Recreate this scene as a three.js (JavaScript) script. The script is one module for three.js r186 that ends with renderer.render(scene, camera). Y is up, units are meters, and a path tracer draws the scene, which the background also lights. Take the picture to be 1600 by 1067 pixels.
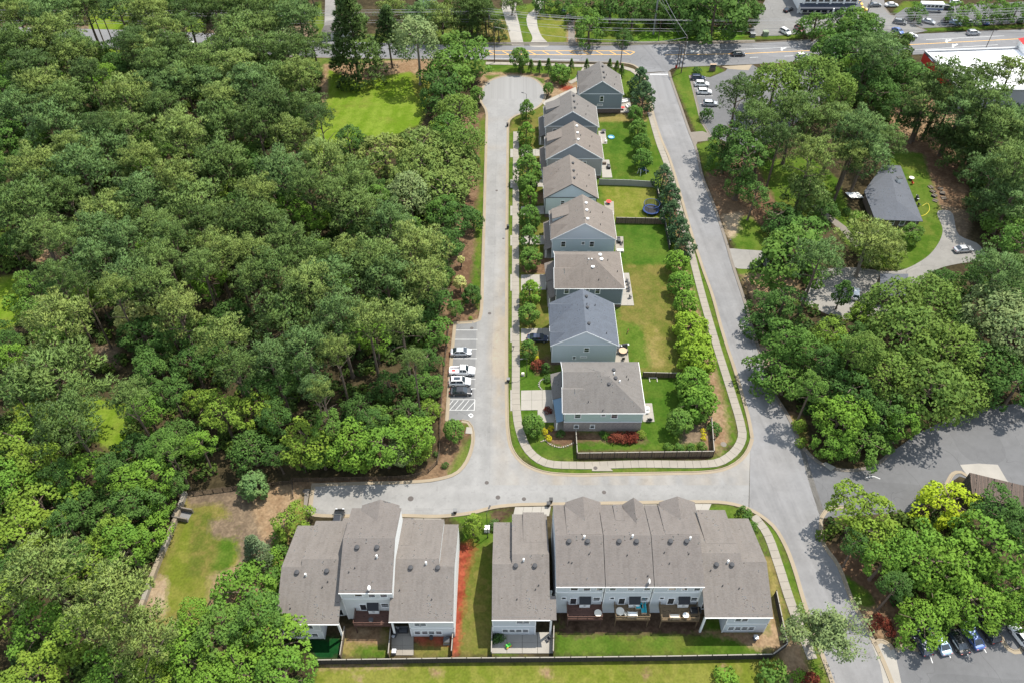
import * as THREE from 'three';
import { mergeGeometries } from 'three/addons/utils/BufferGeometryUtils.js';

// ---------------------------------------------------------------- camera, sky, sun, exposure
const PITCH = THREE.MathUtils.degToRad(46.5), EYE = 128, FOCAL = 1244;      // drone height in metres, lens in plan units
const camera = new THREE.PerspectiveCamera(2 * Math.atan(533.5 / FOCAL) * 180 / Math.PI, 1024 / 682, 1, 6000);
camera.position.set(0, EYE, 0);
camera.rotation.set(-PITCH, 0, 0);
const scene = new THREE.Scene();
const sunDir = new THREE.Vector3(0.36, 1, -0.28).normalize();
// a hazy summer sky: pale at the horizon, soft blue overhead, brighter towards the sun
const skyTex = (() => {
  const W = 256, H = 128, d = new Float32Array(W * H * 4), v = new THREE.Vector3();
  for (let y = 0; y < H; y++) for (let x = 0; x < W; x++) {
    const el = ((y + 0.5) / H - 0.5) * Math.PI, az = ((x + 0.5) / W - 0.5) * Math.PI * 2; v.set(Math.cos(el) * Math.cos(az), Math.sin(el), Math.cos(el) * Math.sin(az));
    const up = Math.max(0, v.y), h = Math.pow(1 - up, 2.2), c = Math.max(0, v.dot(sunDir)), glow = 0.35 * Math.pow(c, 6) + 0.9 * Math.pow(c, 40), o = (y * W + x) * 4, below = v.y < 0 ? 0.35 : 1;
    d[o] = (0.41 + 0.46 * h + glow) * below; d[o + 1] = (0.51 + 0.41 * h + glow * 0.97) * below; d[o + 2] = (0.67 + 0.27 * h + glow * 0.9) * below; d[o + 3] = 1;
  }
  const t = new THREE.DataTexture(d, W, H, THREE.RGBAFormat, THREE.FloatType); t.mapping = THREE.EquirectangularReflectionMapping; t.magFilter = THREE.LinearFilter; t.needsUpdate = true; return t;
})();
scene.background = skyTex; scene.environment = skyTex;
const sun = new THREE.DirectionalLight(new THREE.Color(1, 0.94, 0.84), 4.3);
sun.position.copy(sunDir).multiplyScalar(400).add(new THREE.Vector3(0, 0, -150));
sun.target.position.set(0, 0, -150);
sun.castShadow = true;
sun.shadow.mapSize.set(4096, 4096);
Object.assign(sun.shadow.camera, { left: -260, right: 260, top: 220, bottom: -220, near: 10, far: 900 });
scene.add(sun, sun.target);
const renderer = new THREE.WebGLRenderer({ antialias: true });
renderer.toneMapping = THREE.LinearToneMapping;
renderer.toneMappingExposure = 1.75;
renderer.shadowMap.enabled = true;
renderer.setSize(1024, 682);

// ---------------------------------------------------------------- helpers
const V = (x, y, z) => new THREE.Vector3(x, y, z);
function rngOf(seed) { let s = seed >>> 0; return () => { s = (s + 0x6d2b79f5) | 0; let t = Math.imul(s ^ (s >>> 15), 1 | s); t = (t + Math.imul(t ^ (t >>> 7), 61 | t)) ^ t; return ((t ^ (t >>> 14)) >>> 0) / 4294967296; }; }
const SP = Math.sin(PITCH), CP = Math.cos(PITCH);
// survey sheet -> metres: where the survey point (a, b) lies on the level plane at height h
function G(a, b, h = 0) {
  const u = (a - 800) / FOCAL, v = (b - 533.5) / FOCAL, dy = SP + v * CP, dz = CP - v * SP, t = (EYE - h) / dy;
  return V(u * t, h, -dz * t);
}
const used = new Map();
function numbered(name) { const n = used.get(name) || 0; used.set(name, n + 1); return n ? name + '_' + String(n).padStart(3, '0') : name; }
function mesh(name, geo, mat, parent) {
  const m = new THREE.Mesh(geo, mat); m.name = parent ? name : numbered(name); m.castShadow = m.receiveShadow = true;
  (parent || scene).add(m); return m;
}
function tag(o, label, category, group) { o.userData.label = label; if (category) o.userData.category = category; if (group) o.userData.group = group; return o; }
function thing(name, label, category, x = 0, y = 0, z = 0, turn = 0, group) {
  const o = new THREE.Group(); o.name = numbered(name); o.position.set(x, y, z); o.rotation.y = turn; scene.add(o);
  return tag(o, label, category, group);
}
function structure(name, geo, mat) { const m = mesh(name, geo, mat); m.userData.kind = 'structure'; return m; }
function copyOf(root, name, label, group) { const r = root.clone(); r.name = numbered(name); r.userData = { ...root.userData, label }; if (group) r.userData.group = group; scene.add(r); return r; }

// collects flat faces with uv in metres (u level, v up the slope), boxes and tubes
class MB {
  constructor() { this.p = []; this.uv = []; }
  tri(a, b, c, ua, ub, uc) { this.p.push(a.x, a.y, a.z, b.x, b.y, b.z, c.x, c.y, c.z); this.uv.push(...ua, ...ub, ...uc); return this; }
  poly(pts) {
    const n = new THREE.Vector3(), a = pts[0];
    for (let i = 0; i < pts.length; i++) { const p = pts[i], q = pts[(i + 1) % pts.length]; n.x += (p.y - q.y) * (p.z + q.z); n.y += (p.z - q.z) * (p.x + q.x); n.z += (p.x - q.x) * (p.y + q.y); }
    n.normalize();
    const u = Math.abs(n.y) > 0.999 ? V(1, 0, 0) : V(0, 1, 0).cross(n).normalize(), w = n.clone().cross(u);
    const uv = pts.map((p) => [p.dot(u), p.dot(w)]);
    for (let i = 1; i < pts.length - 1; i++) this.tri(a, pts[i], pts[i + 1], uv[0], uv[i], uv[i + 1]);
    return this;
  }
  quad(a, b, c, d) { return this.poly([a, b, c, d]); }
  box(cx, cy, cz, sx, sy, sz, turn = 0) {
    const c = Math.cos(turn), s = Math.sin(turn), P = (i, j, k) => { const x = i * sx / 2, z = k * sz / 2; return V(cx + x * c + z * s, cy + j * sy / 2, cz - x * s + z * c); };
    this.quad(P(-1, 1, 1), P(1, 1, 1), P(1, 1, -1), P(-1, 1, -1)).quad(P(-1, -1, -1), P(1, -1, -1), P(1, -1, 1), P(-1, -1, 1));
    this.quad(P(-1, -1, 1), P(1, -1, 1), P(1, 1, 1), P(-1, 1, 1)).quad(P(1, -1, -1), P(-1, -1, -1), P(-1, 1, -1), P(1, 1, -1));
    this.quad(P(1, -1, 1), P(1, -1, -1), P(1, 1, -1), P(1, 1, 1)).quad(P(-1, -1, -1), P(-1, -1, 1), P(-1, 1, 1), P(-1, 1, -1));
    return this;
  }
  box2(x0, x1, y0, y1, z0, z1) { return this.box((x0 + x1) / 2, (y0 + y1) / 2, (z0 + z1) / 2, Math.abs(x1 - x0), Math.abs(y1 - y0), Math.abs(z1 - z0)); }
  bar(a, b, w, h = w) {   // a square bar from a to b
    const d = b.clone().sub(a).normalize(), s = Math.abs(d.y) > 0.95 ? V(1, 0, 0) : V(0, 1, 0).cross(d).normalize(), t = d.clone().cross(s);
    const c = (o, i, j) => o.clone().addScaledVector(s, i * w / 2).addScaledVector(t, j * h / 2), r = [[-1, -1], [1, -1], [1, 1], [-1, 1]];
    for (let k = 0; k < 4; k++) { const [i, j] = r[k], [m, n] = r[(k + 1) % 4]; this.quad(c(a, i, j), c(a, m, n), c(b, m, n), c(b, i, j)); }
    this.poly(r.map(([i, j]) => c(a, i, j))); this.poly(r.map(([i, j]) => c(b, i, j))); return this;
  }
  tube(pts, radii, n = 6) {
    const rings = pts.map((p, i) => {
      const d = (pts[i + 1] || p).clone().sub(pts[i - 1] || p).normalize(), s = (Math.abs(d.y) > 0.95 ? V(1, 0, 0).cross(d) : V(0, 1, 0).cross(d)).normalize(), t = d.clone().cross(s);
      const r = Array.isArray(radii) ? radii[i] : radii, ring = [];
      for (let k = 0; k < n; k++) { const a = k / n * Math.PI * 2; ring.push(p.clone().addScaledVector(s, Math.cos(a) * r).addScaledVector(t, Math.sin(a) * r)); }
      return ring;
    });
    for (let i = 0; i + 1 < rings.length; i++) for (let k = 0; k < n; k++) this.quad(rings[i][k], rings[i][(k + 1) % n], rings[i + 1][(k + 1) % n], rings[i + 1][k]);
    this.poly(rings[0].slice().reverse()); this.poly(rings[rings.length - 1]); return this;
  }
  cyl(x, y0, y1, z, r0, r1 = r0, n = 10) { return this.tube([V(x, y0, z), V(x, y1, z)], [r0, r1], n); }
  geo() {
    const g = new THREE.BufferGeometry();
    g.setAttribute('position', new THREE.Float32BufferAttribute(this.p, 3)); g.setAttribute('uv', new THREE.Float32BufferAttribute(this.uv, 2)); return g;
  }
  build(name, mat, parent) { return mesh(name, this.geo(), mat, parent); }
}
const boxGeo = (sx, sy, sz) => new MB().box(0, 0, 0, sx, sy, sz).geo();
// a level sheet from a list of plan points
function sheet(pts, y, holes = []) {
  const sh = new THREE.Shape(pts.map((p) => new THREE.Vector2(p.x, -p.z)));
  for (const h of holes) sh.holes.push(new THREE.Path(h.map((p) => new THREE.Vector2(p.x, -p.z))));
  const g = new THREE.ShapeGeometry(sh); g.rotateX(-Math.PI / 2); g.translate(0, y, 0); return g;
}
const plan = (list) => list.map(([a, b]) => G(a, b));
function smooth(pts, step = 1.5, closed = false) {
  const c = new THREE.CatmullRomCurve3(pts, closed, 'centripetal'); return c.getSpacedPoints(Math.max(2, Math.round(c.getLength() / step)));
}
function sideways(pts, i) { const d = pts[Math.min(i + 1, pts.length - 1)].clone().sub(pts[Math.max(i - 1, 0)]); return V(-d.z, 0, d.x).normalize(); }
function ribbon(pts, offs) {   // offs: [[sideways, height], ...]: a cross-section swept along the line
  const m = new MB(), at = (i, [o, h]) => { const p = pts[i].clone().addScaledVector(sideways(pts, i), o); p.y = h; return p; };
  for (let i = 0; i + 1 < pts.length; i++) for (let k = 0; k + 1 < offs.length; k++) m.quad(at(i, offs[k]), at(i, offs[k + 1]), at(i + 1, offs[k + 1]), at(i + 1, offs[k]));
  return m;
}

// ---------------------------------------------------------------- noise and procedural textures
const PERM = (() => { const r = rngOf(7), a = new Float32Array(65536); for (let i = 0; i < a.length; i++) a[i] = r(); return a; })();
function vnoise(x, y, period = 256) {
  const xi = Math.floor(x), yi = Math.floor(y), fx = x - xi, fy = y - yi, u = fx * fx * (3 - 2 * fx), v = fy * fy * (3 - 2 * fy);
  const w = (i) => ((i % period) + period) % period, x0 = w(xi), x1 = w(xi + 1), y0 = w(yi) * 256, y1 = w(yi + 1) * 256;
  const a = PERM[y0 + x0], b = PERM[y0 + x1], c = PERM[y1 + x0], d = PERM[y1 + x1];
  return a + (b - a) * u + (c - a) * v + (a - b - c + d) * u * v;
}
const toS = (v) => 255 * (v <= 0.0031308 ? 12.92 * v : 1.055 * Math.pow(Math.max(v, 0), 1 / 2.4) - 0.055);
const toL = (s) => { s /= 255; return s <= 0.04045 ? s / 12.92 : Math.pow((s + 0.055) / 1.055, 2.4); };
function tex(n, size, f, color = true) {   // f(x, y) in 0..1 of the tile -> grey or [r, g, b] in linear values
  const d = new Uint8Array(n * n * 4);
  for (let y = 0; y < n; y++) for (let x = 0; x < n; x++) {
    const c = f(x / n, y / n, x, y), o = (y * n + x) * 4, a = Array.isArray(c) ? c : [c, c, c];
    for (let k = 0; k < 3; k++) d[o + k] = color ? toS(a[k]) : Math.max(0, Math.min(255, a[k] * 255)); d[o + 3] = 255;
  }
  const t = new THREE.DataTexture(d, n, n); t.wrapS = t.wrapT = THREE.RepeatWrapping; t.magFilter = THREE.LinearFilter; t.minFilter = THREE.LinearMipmapLinearFilter; t.generateMipmaps = true;
  if (color) t.colorSpace = THREE.SRGBColorSpace; t.repeat.set(1 / size, 1 / size); t.needsUpdate = true; return t;
}
const fbm = (u, v, f, o = 4) => { let s = 0, a = 0.5, t = 0; for (let i = 0; i < o; i++) { s += a * vnoise(u * f + i * 17, v * f + i * 29, f); t += a; a *= 0.55; f *= 2; } return s / t; };
const RGB = (r, g, b) => new THREE.Color().setRGB(r, g, b);
const ph = (r, g, b, k = 2.9) => RGB(toL(r) / k, toL(g) / k, toL(b) / k);    // base colour of a surface measured as r, g, b in full sun
const std = (color, roughness = 0.9, more = {}) => new THREE.MeshStandardMaterial({ color, roughness, ...more });

const asphaltTex = tex(1024, 36, (u, v) => {
  const big = fbm(u, v, 5, 4), mid = fbm(u, v, 40, 3), fine = PERM[((u * 1024 | 0) * 131 + (v * 1024 | 0) * 977) & 65535];
  const crack = Math.abs(fbm(u + 0.31, v, 9, 3) - 0.5) < 0.0035 ? 0.8 : 1;
  const seal = Math.abs(fbm(u + 0.7, v + 0.2, 4, 2) - 0.52) < 0.004 ? 0.72 : 1, patch = fbm(u + 0.1, v + 0.6, 3, 1) > 0.66 ? 0.9 : 1;
  return (0.84 + 0.26 * (big - 0.5) + 0.16 * (mid - 0.5) + 0.12 * (fine - 0.5)) * crack * seal * patch;
});
const concreteTex = tex(512, 12, (u, v) => { const g = 0.86 + 0.2 * (fbm(u, v, 6) - 0.5) + 0.16 * (PERM[((u * 512 | 0) * 71 + (v * 512 | 0) * 613) & 65535] - 0.5); return [g, g * 0.985, g * 0.96]; });
const roofTex = tex(1024, 14, (u, v) => {
  const row = Math.floor(v * 100), tab = Math.floor(u * 46 + (row % 2) * 0.5), h = PERM[(tab * 7919 + row * 104729) & 65535], streak = fbm(u * 1, v * 0.12 + 3, 32, 2);
  const edge = (v * 100 - row) < 0.16 ? 0.93 : 1, fine = PERM[((u * 1024 | 0) * 37 + (v * 1024 | 0) * 811) & 65535];
  const g = (0.86 + 0.09 * (h - 0.5) + 0.16 * (fbm(u, v, 7) - 0.5) + 0.2 * (streak - 0.5) + 0.2 * (fbm(u, v, 90, 2) - 0.5) + 0.1 * (fine - 0.5)) * edge;
  return [g, g * (0.975 + 0.03 * h), g * (0.95 + 0.06 * h)];
});
const sidingTex = tex(256, 2, (u, v) => { const r = (v * 10) % 1; return (r < 0.12 ? 0.72 : 0.9 + 0.06 * r) * (0.97 + 0.06 * fbm(u, v, 8)); });
const brickTex = tex(512, 2, (u, v) => {
  const row = Math.floor(v * 24), x = u * 9 + (row % 2) * 0.5, h = PERM[(Math.floor(x) % 9 * 331 + row * 997) & 65535], m = (v * 24 - row) < 0.14 || (x - Math.floor(x)) < 0.05;
  return m ? [0.55, 0.53, 0.5] : [0.62 + 0.5 * h, 0.58 + 0.42 * h, 0.56 + 0.38 * h].map((c) => c * 0.8);
});
const woodTex = tex(512, 3, (u, v) => { const b = Math.floor(u * 20), h = PERM[(b * 7919) & 65535]; return ((u * 20 - b) < 0.07 ? 0.45 : 0.72 + 0.3 * h) * (0.85 + 0.3 * fbm(u, v * 0.12, 64, 2)); });
const deckTex = tex(512, 3, (u, v) => { const b = Math.floor(v * 20), h = PERM[(b * 7919) & 65535]; return ((v * 20 - b) < 0.08 ? 0.4 : 0.75 + 0.25 * h) * (0.85 + 0.3 * fbm(u * 0.12, v, 64, 2)); });
// wear of the two streets laid out in plan: [x0, z0, width, depth] in metres; clay-coloured silt along the kerbs, wheel tracks, old patches
function streetTex(x0, z0, w, d, f) { const W = 1024, H = 2048, px = new Uint8Array(W * H * 4); for (let j = 0; j < H; j++) for (let i = 0; i < W; i++) { const x = x0 + (i + 0.5) / W * w, z = z0 + (j + 0.5) / H * d, c = f(x, z, i, j), o = ((H - 1 - j) * W + i) * 4; for (let k = 0; k < 3; k++) px[o + k] = Math.min(255, toS(c[k])); px[o + 3] = 255; } const t = new THREE.DataTexture(px, W, H); t.magFilter = THREE.LinearFilter; t.colorSpace = THREE.SRGBColorSpace; t.needsUpdate = true; t.userData = { x0, z0, w, d }; return t; }
const grain = (x, z, i, j) => 0.86 + 0.16 * (vnoise(x * 0.11 + 40, z * 0.11) - 0.5) + 0.12 * (vnoise(x * 0.6, z * 0.6) - 0.5) + 0.08 * (vnoise(x * 2.4, z * 2.4) - 0.5) + 0.08 * (PERM[(i * 131 + j * 977) & 65535] - 0.5);
const silt = (g, m) => [g * (1 + 0.15 * m), g, g * (1 - 0.19 * m)];
const longMap = streetTex(-42, -226, 88, 162, (x, z, i, j) => {
  let g = grain(x, z, i, j), m = 0; const crack = Math.abs(vnoise(x * 0.3 + 7, z * 0.3 + 3) + 0.35 * vnoise(x * 1.3, z * 1.3) - 0.72) < 0.006 ? 0.9 : 1; g *= crack;
  const n = vnoise(x * 0.35 + 11, z * 0.12) * 0.7 + vnoise(x * 1.1, z * 0.6) * 0.3; if (z < -84) { const e = -0.9 - x; const zone_ = z > -190 ? 1 : 0, warm = Math.max(0, 1 - Math.abs(z + 118) / 26); if (e < 3.6) m += zone_ * Math.max(0, 1 - Math.max(0, e) / 3.6) * Math.max(0, n - 0.22) * (0.9 + 2.6 * warm); m += zone_ * warm * Math.max(0, 1 - Math.abs(e - 2.2) / 2.8) * n * 1.6; g *= 1 + 0.04 * Math.sin((x + 4.4) * 1.9) * (z > -185 ? 1 : 0); }
  for (const [rx, rz, rw, rd, k] of [[-6.2, -158, 2.2, 3.4, 0.9], [-3, -141, 3, 2, 0.93], [-5, -98, 2, 5, 0.92], [6, -80, 5, 2.2, 0.93], [-18, -79, 3.5, 2.4, 0.9], [-30, -77, 6, 3.4, 0.86], [24, -81, 4, 1.6, 0.94]]) if (x > rx && x < rx + rw && z > rz && z < rz + rd) g *= k * (0.97 + 0.06 * n);
  const seam = Math.abs(x + 4.4 + 0.12 * Math.sin(z * 0.3)) < 0.06 && z < -84 ? 0.9 : 1, seam2 = Math.abs(z + 78.6 + 0.1 * Math.sin(x * 0.4)) < 0.06 && z > -84 ? 0.9 : 1, spot = vnoise(x * 1.7 + 90, z * 1.7) > 0.9 ? 0.9 : 1; g *= seam * seam2 * spot;
  const b = Math.hypot(x + 3.5, (z + 206) * 1.3); m += Math.max(0, 0.5 - Math.abs(b - 10) / 6) * n * (z < -190 ? 0.8 : 0); if (z > -84) { g *= 1 + 0.04 * Math.sin(z * 1.5 + 0.3 * vnoise(x * 0.1, 3)); m += Math.max(0, 1 - Math.abs(z + 76.4) / 1.6) * Math.max(0, n - 0.4) * 1.2 + (x < -28 ? 0.25 * n : 0); if (x < -31 && vnoise(x * 0.25, z * 0.25 + 30) > 0.5) g *= 0.9; }
  return silt(g, Math.min(1, m));
});
const sideMap = streetTex(22, -226, 60, 182, (x, z, i, j) => {
  const g0 = grain(x, z, i, j), k = (z + 226) / 182, mid_ = 30 + 16 * Math.pow(k, 1) + (z > -110 ? 2.5 * (z + 110) / 60 : 0), q = x - mid_, streak = vnoise(q * 0.9 + 60, z * 0.03) - 0.5 + 0.6 * (vnoise(q * 2.6 + 60, z * 0.05) - 0.5), oil = vnoise(q * 2 + 5, z * 0.3) > 0.86 ? 0.93 : 1;
  return silt(g0 * (1 + 0.16 * streak) * oil, 0.1 * vnoise(x * 0.2, z * 0.2));
});
const M = {
  streetAsphalt: std(ph(212, 210, 207), 0.92, { map: longMap }), roadAsphalt: std(ph(194, 193, 194), 0.92, { map: sideMap }),
  mainAsphalt: std(ph(186, 186, 189), 0.9, { map: asphaltTex }), lotAsphalt: std(ph(160, 160, 162), 0.92, { map: asphaltTex }), baleAsphalt: std(ph(188, 186, 182), 0.92, { map: asphaltTex }),
  oldAsphalt: std(ph(214, 209, 201), 0.95, { map: asphaltTex }),
  concrete: std(ph(226, 217, 203), 0.9, { map: concreteTex }), kerb: std(ph(228, 210, 182), 0.9, { map: concreteTex }), pale: std(ph(238, 232, 222), 0.9, { map: concreteTex }), dirtyConcrete: std(ph(188, 178, 166), 0.95, { map: concreteTex }),
  white: std(RGB(0.72, 0.72, 0.7), 0.6), trim: std(RGB(0.62, 0.63, 0.64), 0.6), cream: std(RGB(0.6, 0.56, 0.48), 0.7), paint: std(RGB(0.52, 0.52, 0.51), 0.75), yellow: std(RGB(0.7, 0.38, 0.05), 0.75),
  black: std(RGB(0.012, 0.012, 0.014), 0.5), dark: std(RGB(0.03, 0.031, 0.035), 0.6), charcoal: std(RGB(0.055, 0.057, 0.062), 0.8), grey: std(RGB(0.14, 0.14, 0.14), 0.7), iron: std(RGB(0.07, 0.06, 0.055), 0.8), metal: std(RGB(0.45, 0.46, 0.47), 0.4, { metalness: 0.6 }), vent: std(RGB(0.035, 0.036, 0.04), 0.75),
  glass: new THREE.MeshPhysicalMaterial({ color: RGB(0.02, 0.028, 0.035), roughness: 0.06, metalness: 0, clearcoat: 1, clearcoatRoughness: 0.03 }),
  fence: std(ph(176, 152, 124), 0.95, { map: woodTex }), greyFence: std(ph(84, 78, 74), 0.95, { map: woodTex }), whiteFence: std(ph(205, 210, 200), 0.7), rail: std(ph(136, 116, 94), 0.95, { map: woodTex }),
  deckBrown: std(ph(150, 105, 88), 0.8, { map: deckTex }), deckWood: std(ph(188, 160, 122), 0.85, { map: deckTex }), brick: std(ph(160, 146, 138, 1.8), 0.95, { map: brickTex }), stone: std(ph(205, 200, 196, 1.6), 0.95, { map: brickTex }),
  poleWood: std(RGB(0.075, 0.055, 0.042), 0.95), poleSteel: std(RGB(0.25, 0.26, 0.27), 0.5, { metalness: 0.5 }), cable: std(RGB(0.3, 0.3, 0.31), 0.5),
  bark: std(RGB(0.11, 0.082, 0.06), 1), palebark: std(RGB(0.2, 0.17, 0.14), 1),
  red: std(RGB(0.55, 0.03, 0.025), 0.5), teal: std(RGB(0.02, 0.3, 0.36), 0.8), blue: std(RGB(0.025, 0.06, 0.2), 0.5), green: std(RGB(0.06, 0.5, 0.05), 0.5), tan: std(RGB(0.42, 0.3, 0.2), 0.9), netting: std(RGB(0.03, 0.04, 0.06), 0.9, { transparent: true, opacity: 0.45 }),
};
const roofMat = (r, g, b) => std(ph(r, g, b), 0.95, { map: roofTex, bumpMap: roofTex, bumpScale: 0.003 });
const sideMat = (r, g, b) => std(RGB(r, g, b), 0.75, { map: sidingTex, bumpMap: sidingTex, bumpScale: 0.012 });

// ---------------------------------------------------------------- ground: what grows or lies where, painted in plan
const GX = 210, GZ0 = -312, GZ1 = -36, TW = 2048, TH = Math.round(2048 * (GZ1 - GZ0) / (2 * GX));
const KIND = {   // measured sunlit colours: two tones that noise mixes
  litter: [[84, 76, 56], [112, 100, 74]], lawn: [[96, 132, 42], [124, 150, 60]], vivid: [[86, 126, 40], [108, 142, 52]], lime: [[132, 166, 46], [160, 186, 70]],
  dry: [[154, 150, 76], [182, 166, 102]], olive: [[124, 136, 58], [156, 148, 80]], yellow: [[138, 152, 56], [164, 166, 78]], mulch: [[142, 112, 88], [172, 142, 112]], straw: [[182, 148, 114], [206, 176, 140]], soil: [[206, 178, 144], [222, 200, 168]],
  redmulch: [[172, 84, 62], [206, 112, 84]], darkmulch: [[104, 82, 66], [134, 110, 90]], rough: [[104, 132, 54], [138, 152, 74]], kudzu: [[108, 156, 48], [134, 174, 66]], gravel: [[190, 180, 166], [206, 198, 186]], turf: [[30, 84, 42], [36, 96, 48]], dirt: [[144, 126, 106], [174, 152, 126]],
};
const NAMES = Object.keys(KIND);
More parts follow.
